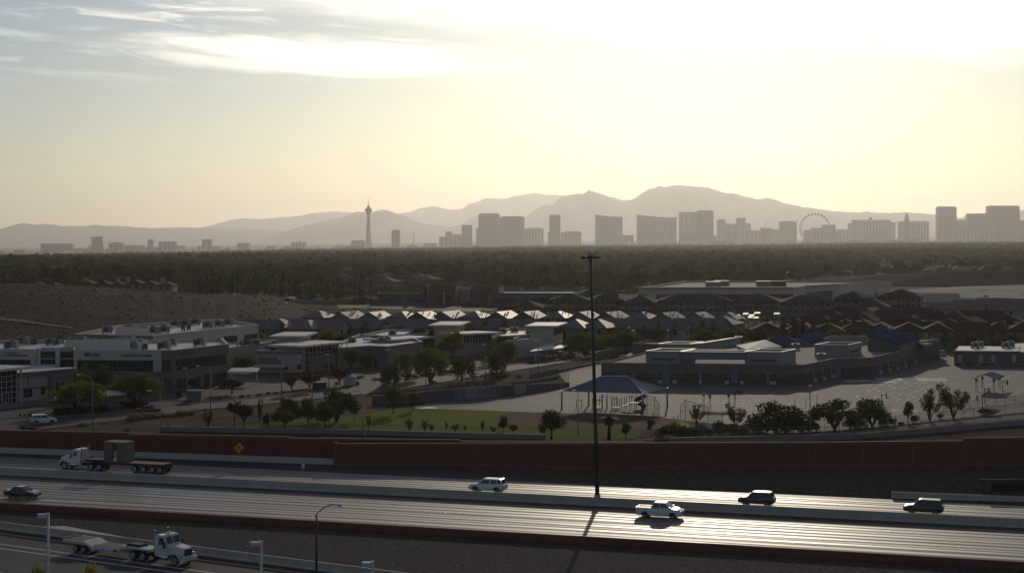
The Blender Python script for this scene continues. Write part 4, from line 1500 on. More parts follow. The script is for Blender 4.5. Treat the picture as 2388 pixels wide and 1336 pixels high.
# brick gate piers by the school entrance
M_block = mat('school_block', (.155, .118, .092), .9, .14, .5, fine=.12)
for k, (px, pb) in enumerate([(1386, 843), (1400, 840), (1412, 837), (1424, 834), (1437, 831)]):
    x, y = gp(px, pb)
    o = MB().box(-.75, .75, -.5, .5, 0, 2.3).box(-.85, .85, -.6, .6, 2.3, 2.45).build('gate_pier', M_block)
    o.location = (x, y, 0)
    tag(o, f'{ORD[k]} brown block gate pier from the left behind the high mast', 'pier', 'gate piers by the school')

# ------------------------------------------------------------------ building kit
M_pane = mat('window_glass', (.014, .016, .017), .08, 0, spec=.65)
M_mull = mat('window_mullion', (.10, .10, .098), .5, .1, 1.)
M_wallwhite = mat('white_stucco', (.50, .44, .345), .9, .07, .25, fine=.05)
M_wallcream = mat('cream_panel', (.43, .38, .30), .9, .07, .25, fine=.05)
M_olive = mat('grey_green_stucco', (.165, .15, .10), .9, .08, .25, fine=.05)
M_greywall = mat('mid_grey_stucco', (.145, .138, .125), .9, .08, .3)
M_whiteroof = mat('white_membrane_roof', (.52, .49, .43), .6, .12, .12, fine=.05, spec=.5)
M_whitetrim = mat('white_trim', (.55, .50, .42), .6, .06, .4)
M_stone = mat('tan_stone', (.20, .16, .125), .95, .28, 1.4, fine=.25, bump=.4)
M_unit = mat('rooftop_unit_metal', (.21, .20, .175), .6, .15, 1., metal=.2)
M_unitd = mat('rooftop_unit_dark', (.05, .05, .05), .7, .2, 2.)


def inset(poly, d):
    n = len(poly)
    a = sum(poly[i][0] * poly[(i + 1) % n][1] - poly[(i + 1) % n][0] * poly[i][1] for i in range(n))
    sg = 1 if a > 0 else -1
    out = []
    for i in range(n):
        p0, p1, p2 = poly[i - 1], poly[i], poly[(i + 1) % n]
        d1 = Vector((p1[0] - p0[0], p1[1] - p0[1])).normalized()
        d2 = Vector((p2[0] - p1[0], p2[1] - p1[1])).normalized()
        n1, n2 = Vector((-d1.y, d1.x)) * sg, Vector((-d2.y, d2.x)) * sg
        b = (n1 + n2)
        b = b / max(.35, b.length_squared / 2) if b.length > 1e-6 else n1
        out.append((p1[0] + b.x * d, p1[1] + b.y * d))
    return out


def block(name, label, cat, poly, h, wall, roof=None, parapet=.7, z0=0.0, parent=None, group=None, trim=None, th=.3):
    """flat-roofed mass: wall ring with a parapet, roof deck set down inside it"""
    cx = sum(p[0] for p in poly) / len(poly)
    cy = sum(p[1] for p in poly) / len(poly)
    root = parent or thing(name, label, cat, (cx, cy, 0), 0, group)
    ox, oy = root.location.x, root.location.y
    P = [(p[0] - ox, p[1] - oy) for p in poly]
    a = sum(P[i][0] * P[(i + 1) % len(P)][1] - P[(i + 1) % len(P)][0] * P[i][1] for i in range(len(P)))
    if a < 0:
        P = P[::-1]
    I = inset(P, th)
    n = len(P)
    zr = h - parapet
    mb = MB()
    mb.v = [(x, y, z0) for x, y in P] + [(x, y, h) for x, y in P] + [(x, y, h) for x, y in I] + [(x, y, zr) for x, y in I]
    for i in range(n):
        j = (i + 1) % n
        mb.f += [(i, j, n + j, n + i), (n + i, n + j, 2 * n + j, 2 * n + i), (2 * n + i, 2 * n + j, 3 * n + j, 3 * n + i)]
    mb.build('wall' if parent is None else name, wall, root)
    MB().poly([(x, y, zr + .001) for x, y in I]).build('roof', roof or M_whiteroof, root)
    if trim:
        O = inset(P, -.06)
        I2 = inset(P, th + .04)
        mb = MB()
        mb.v = [(x, y, h + .002) for x, y in O] + [(x, y, h + .12) for x, y in O] + [(x, y, h + .12) for x, y in I2] + [(x, y, h + .002) for x, y in I2]
        for i in range(n):
            j = (i + 1) % n
            mb.f += [(i, j, n + j, n + i), (n + i, n + j, 2 * n + j, 2 * n + i), (2 * n + i, 2 * n + j, 3 * n + j, 3 * n + i), (3 * n + i, 3 * n + j, j, i)]
        mb.build('coping', trim, root)
    return root


class Face:
    """a wall face from A to B (left to right as seen); things are set on it by picture columns and rows"""
    def __init__(s, root, A, B, off=0.0):
        s.root, s.A, s.B = root, A, B
        L = math.hypot(B[0] - A[0], B[1] - A[1])
        s.d = ((B[0] - A[0]) / L, (B[1] - A[1]) / L)
        s.n = (s.d[1], -s.d[0])
        s.L = L
        s.a = atan2(s.d[1], s.d[0])

    def u(s, px):
        k = (px - CX) / F
        den = s.d[0] - k * s.d[1]
        return (k * s.A[1] - s.A[0]) / den

    def z(s, px, py):
        Y = s.A[1] + s.d[1] * s.u(px)
        return H - (py - YH) * Y / F

    def place(s, o, u, z, out=0.0):
        o.parent = s.root
        o.location = (s.A[0] + s.d[0] * u + s.n[0] * out - s.root.location.x, s.A[1] + s.d[1] * u + s.n[1] * out - s.root.location.y, z - s.root.location.z)
        o.rotation_euler = (0, 0, s.a)
        return o

    def box(s, name, m, u0, u1, z0, z1, depth=.1, back=.05):
        return s.place(MB().box(0, u1 - u0, -depth, back, 0, z1 - z0).build(name, m), u0, z0)

    def pbox(s, name, m, px0, px1, pt, pb, depth=.1):
        return s.box(name, m, s.u(px0), s.u(px1), s.z(px0, pb), s.z(px0, pt), depth)

    def window(s, u0, u1, z0, z1, cols=1, rows=1, fr=.07, name='window', m=None, gm=None, split=None):
        """frame with real mullions, each pane a sub-part set back in it"""
        w, h = u1 - u0, z1 - z0
        mb = MB()
        d0, d1 = -.07, .05
        for i in range(cols + 1):
            c = w * i / cols
            mb.box(c - fr / 2, c + fr / 2, d0, d1, 0, h)
        zs = [h * j / rows for j in range(rows + 1)] if not split else [0] + [h * q for q in split] + [h]
        for zz in zs:
            for i in range(cols):
                a, b = w * i / cols + fr / 2, w * (i + 1) / cols - fr / 2
                mb.box(a, b, d0 + .004, d1, zz - fr / 2, zz + fr / 2)
        f = s.place(mb.build(name, m or M_mull), u0, z0)
        for j in range(len(zs) - 1):
            pm = MB().box(-(w / cols - fr) / 2, (w / cols - fr) / 2, -.035, .04, 0, zs[j + 1] - zs[j] - fr).mesh('pane', gm or M_pane)
            for i in range(cols):
                put('pane', pm, f, (w * (i + .5) / cols, 0, zs[j] + fr / 2))
        return f

    def pwin(s, px0, px1, pt, pb, cols=1, rows=1, **k):
        return s.window(s.u(px0), s.u(px1), s.z(px0, pb), s.z(px0, pt), cols, rows, **k)

    def text(s, txt, px0, px1, pt, pb, m, name='lettering', font_scale=None):
        cu = bpy.data.curves.new(name, 'FONT')
        cu.body = txt
        cu.extrude = .02
        cu.offset = .028
        to = bpy.data.objects.new(name, cu)
        COL.objects.link(to)
        bpy.context.view_layer.update()
        me = bpy.data.meshes.new_from_object(to.evaluated_get(bpy.context.evaluated_depsgraph_get()))
        bpy.data.objects.remove(to)
        co = np.empty(len(me.vertices) * 3)
        me.vertices.foreach_get('co', co)
        co = co.reshape(-1, 3)
        mn, mx = co.min(0), co.max(0)
        u0, u1 = s.u(px0), s.u(px1)
        z0, z1 = s.z(px0, pb), s.z(px0, pt)
        co2 = np.empty_like(co)
        co2[:, 0] = (co[:, 0] - mn[0]) / (mx[0] - mn[0]) * (u1 - u0)
        co2[:, 2] = (co[:, 1] - mn[1]) / (mx[1] - mn[1]) * (z1 - z0)
        co2[:, 1] = -.02 - (co[:, 2] - mn[2]) / max(1e-6, mx[2] - mn[2]) * .05
        me.vertices.foreach_set('co', co2.ravel())
        me.materials.clear()
        me.materials.append(m)
        o = bpy.data.objects.new(name, me)
        COL.objects.link(o)
        return s.place(o, u0, z0)


def ac_mesh(w, d, h, dark):
    mb = MB().box(-w / 2, w / 2, -d / 2, d / 2, .25, h).box(-w / 2 - .05, w / 2 + .05, -d / 2 - .05, d / 2 + .05, h, h + .08)
    for sx in (-1, 1):
        mb.box(sx * w * .4 - .08, sx * w * .4 + .08, -d / 2, d / 2, 0, .25)
    a = mb.mesh('rooftop_unit', M_unitd if dark else M_unit)
    b = MB().box(-w * .36, w * .1, -d / 2 - .03, -d / 2 + .02, .45, h - .2).mesh('louvre', M_unitd if not dark else M_unit)
    c = MB().tube([(0, 0, 0), (0, 0, .18)], min(w, d) * .33, 12).mesh('fan', M_unitd)
    return a, b, c, h


AC_BIG = ac_mesh(2.6, 2.2, 1.7, False)
AC_MID = ac_mesh(1.9, 1.6, 1.4, False)
AC_SMALL = ac_mesh(.9, .9, 1.1, True)


def roof_units(lst, zroof, where, rz=0.0):
    """rooftop units by picture point of their base; each a thing"""
    cnt = {}
    for px, py, k in lst:
        x, y = gp(px, py, zroof)
        A = {'b': AC_BIG, 'm': AC_MID, 's': AC_SMALL}[k]
        i = cnt.get(k, 0)
        cnt[k] = i + 1
        nm = {'b': 'large grey', 'm': 'mid-sized grey', 's': 'small dark'}[k]
        r = thing('rooftop_unit', f'{ORD[i]} {nm} air-conditioning unit, {where}', 'rooftop unit', (x, y, zroof), rz, 'rooftop units ' + where)
        put('cabinet', A[0], r)
        put('louvre', A[1], r)
        put('fan', A[2], r, (0, 0, A[3] + .08))


# ------------------------------------------------------------------ the two-storey office with the company signs
HO = 8.6


def rf(px, py, h=HO):
    return gp(px, py, h)


A0, A1 = rf(-180, 813), rf(79, 815)
B0 = rf(86, 810.5)
B1 = rf(172, 810.5)
C0, C1 = rf(172, 816), rf(377, 817)
D0, D1 = rf(378, 817), rf(405, 817)
E1 = rf(532.7, 802.7)
back = [(E1[0] - 5, E1[1] + 21), (rf(378, 800)[0] - 8, 400), (A0[0], 402)]
off = block('office_building', 'white two-storey office with company signs, white roof full of machinery and grey-green corner', 'building',
            [A0, A1, (A1[0], A1[1] + 4.5), (B1[0], B1[1]), C0, C1, D1, E1] + back, HO, M_wallwhite, trim=M_whitetrim)
fA, fC, fD, fE = Face(off, A0, A1), Face(off, C0, C1), Face(off, (C1[0], C1[1] - .25), (D1[0], D1[1] - .25)), Face(off, D1, E1)
fB = Face(off, (A1[0], A1[1] + 4.5), B1)
# grey-green cladding on the right-hand corner
nrm = fE.n
fE.box('corner_cladding', M_olive, 0, fE.L, 0, HO + .03, .12, 0)
fD.box('corner_cladding', M_olive, 0, fD.L, 0, HO + .03, .1, .3)
fEc = Face(off, (D1[0] + nrm[0] * .13, D1[1] + nrm[1] * .13), (E1[0] + nrm[0] * .13, E1[1] + nrm[1] * .13))
fDc = Face(off, (C1[0], C1[1] - .36), (D1[0], D1[1] - .36))
fEc.pwin(411, 527, 838.5, 863.5, 19, 2, split=[.3])
fEc.pwin(412, 436, 883, 908, 5, 2)
fEc.pwin(455, 466, 877, 907, 2, 2, name='door')
fEc.pwin(477, 488, 873, 903, 2, 2, name='door')
fEc.pwin(499, 527, 871, 896, 5, 2)
fDc.pwin(379, 398, 840, 865, 3, 2, split=[.3])
fDc.pwin(383, 399, 883, 909, 3, 1, name='door')
fC.pwin(180.5, 357, 839.5, 865, 15, 2, split=[.3])
fC.box('lower_cladding', M_greywall, 0, fC.L, 0, fC.z(180, 866), .06)
fC.box('panel_joint', M_greywall, 0, fC.L, fC.z(180, 867), fC.z(180, 866), .08)
fA.pwin(-170, 71, 837, 853.5, 18, 1)
fA.box('lower_cladding', M_greywall, 0, fA.L, 0, fA.z(0, 880), .06)
fB.pwin(94, 131, 820, 834, 4, 1)
fB.pwin(140, 171, 820, 834, 2, 1)
fB.pwin(94, 132, 838.5, 855, 4, 1)
fB.pwin(140, 172, 838.5, 863, 2, 2)
for px in (89, 135):
    x, y = on_t(px, 1), None
    u = fB.u(px)
    o = MB().tube([(0, 0, 0), (0, 0, HO + .1)], .55, 14).build('round_column', M_whitetrim, smooth=True)
    fB.place(o, u, 0, .9)
M_signblue = mat('sign_blue', (.02, .045, .12), .5, 0)
M_signblack = mat('sign_dark', (.02, .018, .016), .5, 0)
M_signred = mat('sign_maroon', (.09, .02, .018), .5, 0)
fA.text('WESTPAC', 18, 41, 820.8, 825.5, M_signblue)
fA.text('WEALTH PARTNERS', 18, 66, 826, 830.8, M_signblue)
fA.pbox('sign_frame', M_signblue, 5.5, 15.5, 819, 831, .07)
fA.pbox('sign_panel', M_wallwhite, 6.5, 14.5, 820.2, 829.8, .09)
fC.text('K', 206.2, 212, 821, 828.5, M_signred)
fC.text('LING', 213, 232.5, 823, 828.5, M_signred)
fC.text('LAW OFFICES', 206.5, 232.5, 829.3, 832, M_signblack)
o = MB().slab([(0, 0, .55), (.5, 0, 0), (0, 0, -.55), (-.5, 0, 0)], .0)
o = flatpoly([(0, .58), (.5, 0), (0, -.58), (-.5, 0)], -.08, .05).build('sign_emblem', M_signblue)
fC.place(o, fC.u(201.5), fC.z(201.5, 826.5))
fC.text('CAESARS ENTERTAINMENT', 281.5, 356, 825.8, 831.3, M_signblack)
fEc.text('innovancers', 418, 451.5, 821, 828, M_signblue)
# raised screens on the roof
block('roof_screen', '', '', [rf(150, 793, 9.7), rf(330, 788.5, 9.7), rf(345, 794.5, 9.7), rf(330, 796.5, 9.7), rf(240, 797.5, 9.7), rf(152, 798.5, 9.7)], 9.7, M_whitetrim, z0=7.9, parent=off, parapet=1.5, th=.2)
roof_units([(53, 803, 'b'), (118, 804, 'm'), (172, 805, 'b'), (187, 804, 'b'), (215, 805, 'm'), (286, 805, 'b'), (300, 804, 'b'), (309, 815, 'b'), (466, 807, 'b'), (383, 815, 'b'), (402, 806, 'm'),
            (28, 813, 'b'), (77, 803, 's'), (81, 803, 's'), (132, 805, 's'), (15, 813, 's'), (268, 815, 's'), (282, 814, 's'), (326, 808, 's'), (339, 815, 's'), (395, 807, 's'), (225, 806, 's')],
           7.9, 'on the signed office roof', radians(-4))

# low wing at the far left with the tall glass front
HW = 5.7
W0, W1 = gp(38, 870.5, HW), gp(154, 860.5, HW)
Wb = [(W1[0] - 6, W1[1] + 13), (W0[0] - 22, W0[1] + 22), (W0[0] - 22, W0[1] - 3), (W0[0] - 1, W0[1] - 1)]
wing = block('office_wing', 'low cream office wing with an oversailing white roof at the left edge', 'building', [W0, W1] + Wb, HW, M_wallcream, parapet=.4)
fw = Face(wing, W0, W1)
fw.box('fascia', M_greywall, -.5, fw.L + 1.8, HW - .75, HW + .05, .9)
fw.box('roof_edge', M_whitetrim, -.6, fw.L + 2.0, HW + .06, HW + .22, 1.1, 1.5)
fw.pwin(55, 75, 907, 926.5, 2, 2)
fw.pwin(95, 105, 903, 921, 1, 2)
fw.box('belt_course', M_greywall, 0, fw.u(112), fw.z(60, 907), fw.z(60, 904.5), .25)
fw.pbox('entry_block', M_greywall, 111, 158, 880, 928, 1.2)
fe = Face(wing, (W0[0] + fw.n[0] * 1.22, W0[1] + fw.n[1] * 1.22), (W1[0] + fw.n[0] * 1.22, W1[1] + fw.n[1] * 1.22))
fe.pwin(128, 150, 891, 916, 2, 2, m=M_palepole)
for px in (64.5, 114):
    fw.pbox('downpipe', M_greywall, px, px + 1.2, 873, 933, .12)
gl = thing('glass_entrance', 'tall dark glass entrance hall with white frames at the left edge', 'building', (*gp(10, 941), 0))
G0, G1 = gp(-60, 952), gp(38.5, 939.5)
fg = Face(gl, G0, G1)
zt = fg.z(38, 861)
MB().prism([(p[0] - gl.location.x, p[1] - gl.location.y) for p in (G0, G1, (G1[0] - 1.5, G1[1] + 6), (G0[0] - 1.5, G0[1] + 6))], 0, zt).build('wall', M_unitd, gl)
fg.window(fg.u(-58), fg.u(38), .05, zt - .02, 8, 6, fr=.10, m=M_palepole)
fg.pwin(6.5, 19.5, 915, 940, 2, 1, name='door', fr=.12, m=M_palepole).location.y -= .12
fg.box('roof_slab', M_whitetrim, -1, fg.L + 2.6, zt + .02, zt + .5, 1.6, 7)
fg.box('column', M_palepole, fg.L + 1.0, fg.L + 1.25, 0, zt, .2)

# the office behind, with its own roof machinery
K0, K1, K2 = rf(174, 779.5), rf(358, 783), rf(602.5, 757)
beh = block('office_building', 'white office behind the signed one, olive end wall and white roof climbing to the right', 'building',
            [K0, K1, K2, (K2[0] - 16, K2[1] + 30), (K0[0] + 2, K0[1] + 42)], HO, M_wallwhite, trim=M_whitetrim)
fk, fk2 = Face(beh, K0, K1), Face(beh, K1, K2)
fk.box('end_cladding', M_olive, 0, fk.L, 0, HO + .03, .08, 0)
for a, b, t, bt, c in ((427, 460, 794, 800, 7), (468, 478.5, 791, 799.5, 2), (484, 499, 789, 799.5, 4), (503.5, 513.5, 787.5, 799.5, 2), (522, 553, 785, 800, 6), (570, 600, 781, 794, 6)):
    fk2.pwin(a, b, t, bt, c, 1)
block('roof_screen', '', '', [rf(268, 763, 9.8), rf(349, 758.5, 9.8), rf(349, 764, 9.8), rf(270, 768, 9.8)], 9.8, M_whitetrim, z0=7.9, parent=beh, parapet=1.5, th=.2)
roof_units([(250, 777, 'b'), (302, 773, 'b'), (331, 781, 'b'), (357, 778, 'b'), (383, 776, 'b'), (356, 773, 'm'), (380, 770, 'm'), (408, 762, 'b'), (432, 761, 'b'), (455, 758, 'b'), (484, 765, 'b'),
            (510, 762, 'b'), (532, 759, 'b'), (273, 780, 's'), (281, 775, 's'), (310, 781, 's'), (318, 781, 's'), (427, 771, 's'), (440, 770, 's')], 7.9, 'on the roof of the rear office', radians(18))

# ------------------------------------------------------------------ low pavilions with oversailing white roofs
def raised_roof(label, fl, fr, bl, br, z, walls, drop=1.6, th=.45, wmat=None, glass=None):
    """free-standing flat roof (picture corners at height z) over a smaller box"""
    P = [gp(*p, z) for p in (fl, fr, br, bl)]
    cx, cy = sum(p[0] for p in P) / 4, sum(p[1] for p in P) / 4
    r = thing('pavilion', label, 'building', (cx, cy, 0))
    L = [(p[0] - cx, p[1] - cy) for p in P]
    MB().slab([(x, y, z) for x, y in L], th).build('roof_slab', M_whitetrim, r)
    I = inset(L, walls)
    MB().prism(I, 0, z - th - .003).build('wall', wmat or M_wallcream, r)
    f = Face(r, (I[0][0] + cx, I[0][1] + cy), (I[1][0] + cx, I[1][1] + cy))
    f2 = Face(r, (I[1][0] + cx, I[1][1] + cy), (I[2][0] + cx, I[2][1] + cy))
    if glass:
        f2.window(.2, f2.L - .2, z - th - 2.4, z - th - .1, 6, 1)
    return r, f, f2


raised_roof('square white raised roof behind the left pavilion, before the grey-roofed houses', (627, 783), (710, 783), (663, 773.2), (741, 773.5), 8.0, 1.6)
raised_roof('white raised roof in the middle of the pavilions, left of the yellow tree', (998, 757.5), (1074, 757.5), (1028, 749), (1097, 749.3), 8.0, 1.5)
raised_roof('white raised roof right of the yellow-green trees, beside the dark conifers', (1224, 759.3), (1300, 759.3), (1249, 751), (1324, 751.3), 8.0, 1.2, glass=True)

HP = 5.2


def wingblock(label, pix, h=HP, wall=None, **k):
    return block('pavilion', label, 'building', [gp(*p, h) for p in pix], h, wall or M_wallcream, parapet=.5, trim=M_whitetrim, **k)


# left pavilion: cream wall, glass hall, stone pier
p1 = wingblock('cream low office with dark fascia, left of the glass hall with the stone pier', [(600, 818.5), (703, 818.5), (770, 806), (668, 804)])
f = Face(p1, gp(600, 818.5, HP), gp(703, 818.5, HP))
f.box('fascia', M_greywall, -.6, f.L, HP - .55, HP + .02, .5)
f.pbox('grey_panel', M_greywall, 602, 655, 833, 849, .1)
f.pwin(612, 626, 843.5, 849, 2, 1)
f.pwin(661, 671, 853, 862, 1, 1)
f.pwin(693, 703, 850, 861, 1, 2)
f.pbox('canopy', M_whitetrim, 596, 668, 849.5, 855, 2.2)
for px in (647, 701.5):
    f.pbox('downpipe', M_greywall, px, px + 1, 822, 862, .1)


def sloped_hall(label, base_l, base_r, top_l, top_r, slab, depth=9.0, cols=(6, 3), stone=None, gl_from=0.0, m=None):
    """glass hall under a tilted white roof slab: base and roof line by picture points"""
    A, B = gp(*base_l), gp(*base_r)
    r = thing('glass_hall', label, 'building', (A[0], A[1], 0))
    f = Face(r, A, B)
    zl, zr_ = f.z(*top_l), f.z(*top_r)
    nx, ny = -f.n[0], -f.n[1]
    L = f.L
    mb = MB()
    q = [(0, 0), (L, 0), (L, depth), (0, depth)]
    def P(u, v, z):
        return (f.d[0] * u + nx * v, f.d[1] * u + ny * v, z)
    mb.hull([P(0, 0.1, 0), P(L, 0.1, 0), P(L, depth, 0), P(0, depth, 0), P(0, 0.1, zl - .02), P(L, 0.1, zr_ - .02), P(L, depth, zr_ - .02), P(0, depth, zl - .02)])
    mb.build('wall', m or M_wallcream, r)
    sl, sr = slab
    e = (zr_ - zl) / L
    MB().slab([P(-sl, -1.6, zl - sl * e + .5), P(L + sr, -1.6, zr_ + sr * e + .5), P(L + sr, depth + .6, zr_ + sr * e + .5), P(-sl, depth + .6, zl - sl * e + .5)], .48).build('roof_slab', M_whitetrim, r)
    zb = .1 if gl_from == 0 else min(zl, zr_) * gl_from
    n = cols[0]
    for i in range(n):
        u0, u1 = L * i / n + .06, L * (i + 1) / n - .06
        f.window(u0, u1, zb, zl + (zr_ - zl) * (i + (.0 if zr_ > zl else 1)) / n - .12, 1, cols[1], m=M_palepole, fr=.09)
    c = MB().box(0, .22, -.22, 0, 0, 1).build('column', M_palepole, r)
    c.location = P(L + sr - .5, -1.2, 0)
    c.scale = (1, 1, zr_ + sr * e + .02)
    return r, f


h1, fh = sloped_hall('glass hall under a tilted white roof, right of the cream wall', (711, 868), (790, 858), (711, 809), (790, 801), (3.2, 2.2), 8, (9, 4))
fh.pbox('stone_pier', M_stone, 717.5, 770, 829.5, 873, 1.6)
st = wingblock('long low stone-fronted office with brown entrance between the two glass halls', [(786, 812), (862, 806), (905, 808), (985, 797), (960, 787), (838, 780), (800, 796)], wall=M_stone)
f = Face(st, gp(786, 812, HP), gp(862, 806, HP))
f.box('fascia', M_greywall, 0, f.L, HP - .7, HP + .03, .4)
f2 = Face(st, gp(862, 806, HP), gp(905, 808, HP))
f2.box('fascia', M_greywall, 0, f2.L, HP - .7, HP + .03, .4)
f2.pwin(872, 880, 836, 862, 1, 2, name='door')
h2, fh2 = sloped_hall('middle glass hall under a tilted white roof, partly behind trees', (926, 838), (1000, 828), (926, 794), (1000, 788.5), (5.0, 1.5), 7, (5, 3), gl_from=.45)
h3, fh3 = sloped_hall('right glass hall with a row of tall dark windows under a tilted white roof', (1080, 830), (1150, 824), (1080, 781), (1150, 778), (1.5, 1.6), 7, (10, 1), gl_from=.62)
for lab, pix, h in (('white-roofed low office wing behind the cream wall, under the row of shrubs', [(530, 812), (598, 803), (650, 792), (560, 790), (510, 800)], 5.0),
                    ('white-parapet wing behind the middle pavilions', [(818, 786), (1000, 778), (1000, 769), (905, 768)], 5.0),
                    ('white-roofed low wing right of the tall dark windows', [(1147, 786), (1262, 778), (1300, 768), (1190, 764)], 5.2),
                    ('low cream wing reaching right below the white raised roof', [(1178, 795), (1250, 790), (1290, 783), (1230, 780)], 4.8)):
    b = wingblock(lab, pix, h)
roof_units([(902, 799, 'm'), (890, 800, 'm'), (1200, 775, 'm'), (1172, 778, 'm'), (596, 806, 'm'), (915, 783, 'm')], 4.6, 'on the pavilion roofs', .3)

# carports
def carport(label, a, b, c, d, z, posts, group='white carport canopies'):
    P = [gp(*p, z) for p in (a, b, c, d)]
    r = thing('carport', label, 'carport', (P[0][0], P[0][1], 0), 0, group)
    L = [(p[0] - P[0][0], p[1] - P[0][1]) for p in P]
    MB().slab([(x, y, z + (0 if i < 2 else .35)) for i, (x, y) in enumerate(L)], .22).build('canopy', M_whitetrim, r)
    for px in posts:
        k = (px - posts[0]) / max(1e-6, posts[-1] - posts[0]) if len(posts) > 1 else .5
        t = .06 + .88 * k
        x = L[0][0] + (L[1][0] - L[0][0]) * t + (L[3][0] - L[0][0]) * .35
        y = L[0][1] + (L[1][1] - L[0][1]) * t + (L[3][1] - L[0][1]) * .35
        MB().box(x - .14, x + .14, y - .14, y + .14, 0, z - .12).build('post', M_whitetrim, r)


carport('white carport canopy over the parked black car by the hedges', (228, 923), (290, 918), (315, 911), (248, 914), 2.8, [235, 275])
carport('white carport canopy behind the flowering tree at left', (115, 932), (225, 923), (240, 915), (135, 924), 2.8, [150, 190, 220])
carport('white carport canopy right of the grey-green office', (530, 866), (600, 866), (606, 861), (540, 861), 3.0, [545, 600])
carport('upper white canopy in the car park behind the street bend', (1232, 803), (1290, 805), (1310, 796), (1252, 796), 3.0, [1240, 1300])
carport('lower white canopy over parked cars behind the street bend', (1235, 819), (1310, 811), (1330, 806), (1260, 810), 2.8, [1275, 1295, 1325])
o = MB().box(-1.5, 1.5, -1.5, 1.5, 0, 2.0).box(-1.6, 1.6, -1.6, 1.6, 2.0, 2.12).build('utility_enclosure', M_stone)
o.location = (*gp(455, 934), 0)
tag(o, 'tan masonry enclosure at the corner of the side street', 'enclosure')
o = MB().box(-1.3, 1.3, -1.1, 1.1, 0, 1.9).box(-1.38, 1.38, -1.18, 1.18, 1.9, 2.0).build('utility_enclosure', M_wallcream)
o.location = (*gp(816, 898), 0)
tag(o, 'pale monument block by the red tree at the driveway', 'enclosure')
o = MB().box(-1.4, 1.4, -1.0, 1.0, 0, 1.5).box(-1.5, 1.5, -1.1, 1.1, 1.5, 1.6).build('utility_cabinet', mat('green_cabinet', (.02, .035, .028), .6, .1))
o.location = (*gp(746, 908), 0)
tag(o, 'dark green utility cabinet at the end of the clipped shrubs', 'cabinet')
for k, (px, pb) in enumerate([(512, 936), (168, 968)]):
    h = thing('fire_hydrant', ['red hydrant on the kerb right of the tan enclosure', 'red hydrant in front of the dark hedges at left'][k], 'hydrant', (*gp(px, pb), 0))
    MB().tube([(0, 0, 0), (0, 0, .65), (0, 0, .8)], [.16, .15, .05], 8).build('barrel', M_redkerb if k else M_redkerb, h)
    MB().tube([(-.28, 0, .5), (.28, 0, .5)], .08, 6).build('nozzle', M_redkerb, h)

# ------------------------------------------------------------------ the school
M_blockdark = mat('school_block_dark', (.080, .052, .036), .9, .14, .5, fine=.12)
M_schoolroof = mat('tan_gravel_roof', (.15, .132, .108), .9, .12, .15, fine=.1)
M_pent = mat('school_render_grey', (.25, .235, .21), .85, .06, .4)
M_glint = mat('glint_white_coping', (.46, .43, .37), .5, .05, 1., spec=.6)  # coping whitened to put the sun's glint on the roof-box edges
M_corr = mat('corrugated_grey', (.17, .175, .18), .6, .08, 1., metal=.2)
M_bluepaint = mat('school_blue_paint', (.145, .165, .195), .7, .08, .5)
M_blueroof = mat('blue_standing_seam', (.028, .046, .098), .9, .12, .3, spec=0.0)
M_bluewhite = mat('pale_metal_and_lit_roof', (.36, .36, .34), .7, .08, .3, spec=.25)  # pale metal of porch and vents; also paints one gable's sunlit slope
M_block2 = mat('school_block_pale', (.30, .27, .23), .9, .08, .5)

HS = 4.4
S0, S1, S2, S3 = gp(1402, 891.5), gp(1875, 897), gp(1943, 881), gp(2032, 878)
S4, S5, S6 = gp(2097, 861), gp(2152, 841), gp(2158, 839)
S7, S8 = gp(2178, 834.5), gp(2191, 832)
school = block('school_building', 'long brown block school with grey roof boxes, blue roofs and blue-trimmed doors', 'building',
               [S0, S1, (S2[0], S2[1]), S3, S4, S5, (S8[0] - 2, S8[1] - 1), S8, (96, 486), (60, 480), (42, 452), (S0[0] + 11, S0[1] + 30)], HS, M_block, M_schoolroof, trim=None, parapet=.35)
sf, sr, sb, sc, sd = Face(school, S0, S1), Face(school, S1, S2), Face(school, S2, S3), Face(school, S3, S4), Face(school, S4, S5)
for f in (sf, sr, sb, sc, sd):
    f.box('dark_base_course', M_blockdark, .02, f.L - .02, 0, 2.35, .06, 0)
    f.box('coping', M_block2, -.05, f.L + .05, HS + .01, HS + .10, .1, .35)


def small_windows(f, cols, z0=1.55, z1=2.2, w=.62):
    for px in cols:
        wd = w if not isinstance(px, tuple) else 1.25
        p = px if not isinstance(px, tuple) else px[0]
        u = f.u(p)
        o = f.window(u - wd / 2, u + wd / 2, z0, z1, 1, 1, fr=.10, m=M_pent)
        o.location = (o.location.x + f.n[0] * .06, o.location.y + f.n[1] * .06, o.location.z)


small_windows(sf, [1434.7, 1444.6, 1454.8, (1466,), 1505.3, 1515.8, 1526, (1537.5,), (1574,), 1586, 1596.5, 1671.5, 1681.5, (1694,), (1731,), 1743, 1754, 1764.5, (1806,), 1818.5, 1829, 1840])


def blue_door(f, px0, px1, tall=None, bench=None, side=None):
    f.pbox('blue_panel', M_bluepaint, px0, px1, 870, 893, .16)
    if tall:
        f.box('blue_pilaster', M_bluepaint, f.u(tall[0]), f.u(tall[1]), 0, HS + .02, .2)
    if side:
        for a, b in side:
            o = f.window(f.u(a), f.u(b), .95, 2.25, 1, 1, fr=.06)
            o.location = (o.location.x + f.n[0] * .07, o.location.y + f.n[1] * .07, o.location.z)
    if bench:
        for a, b in bench:
            f.box('white_plinth', M_wallwhite, f.u(a), f.u(b), 0, .72, .35)


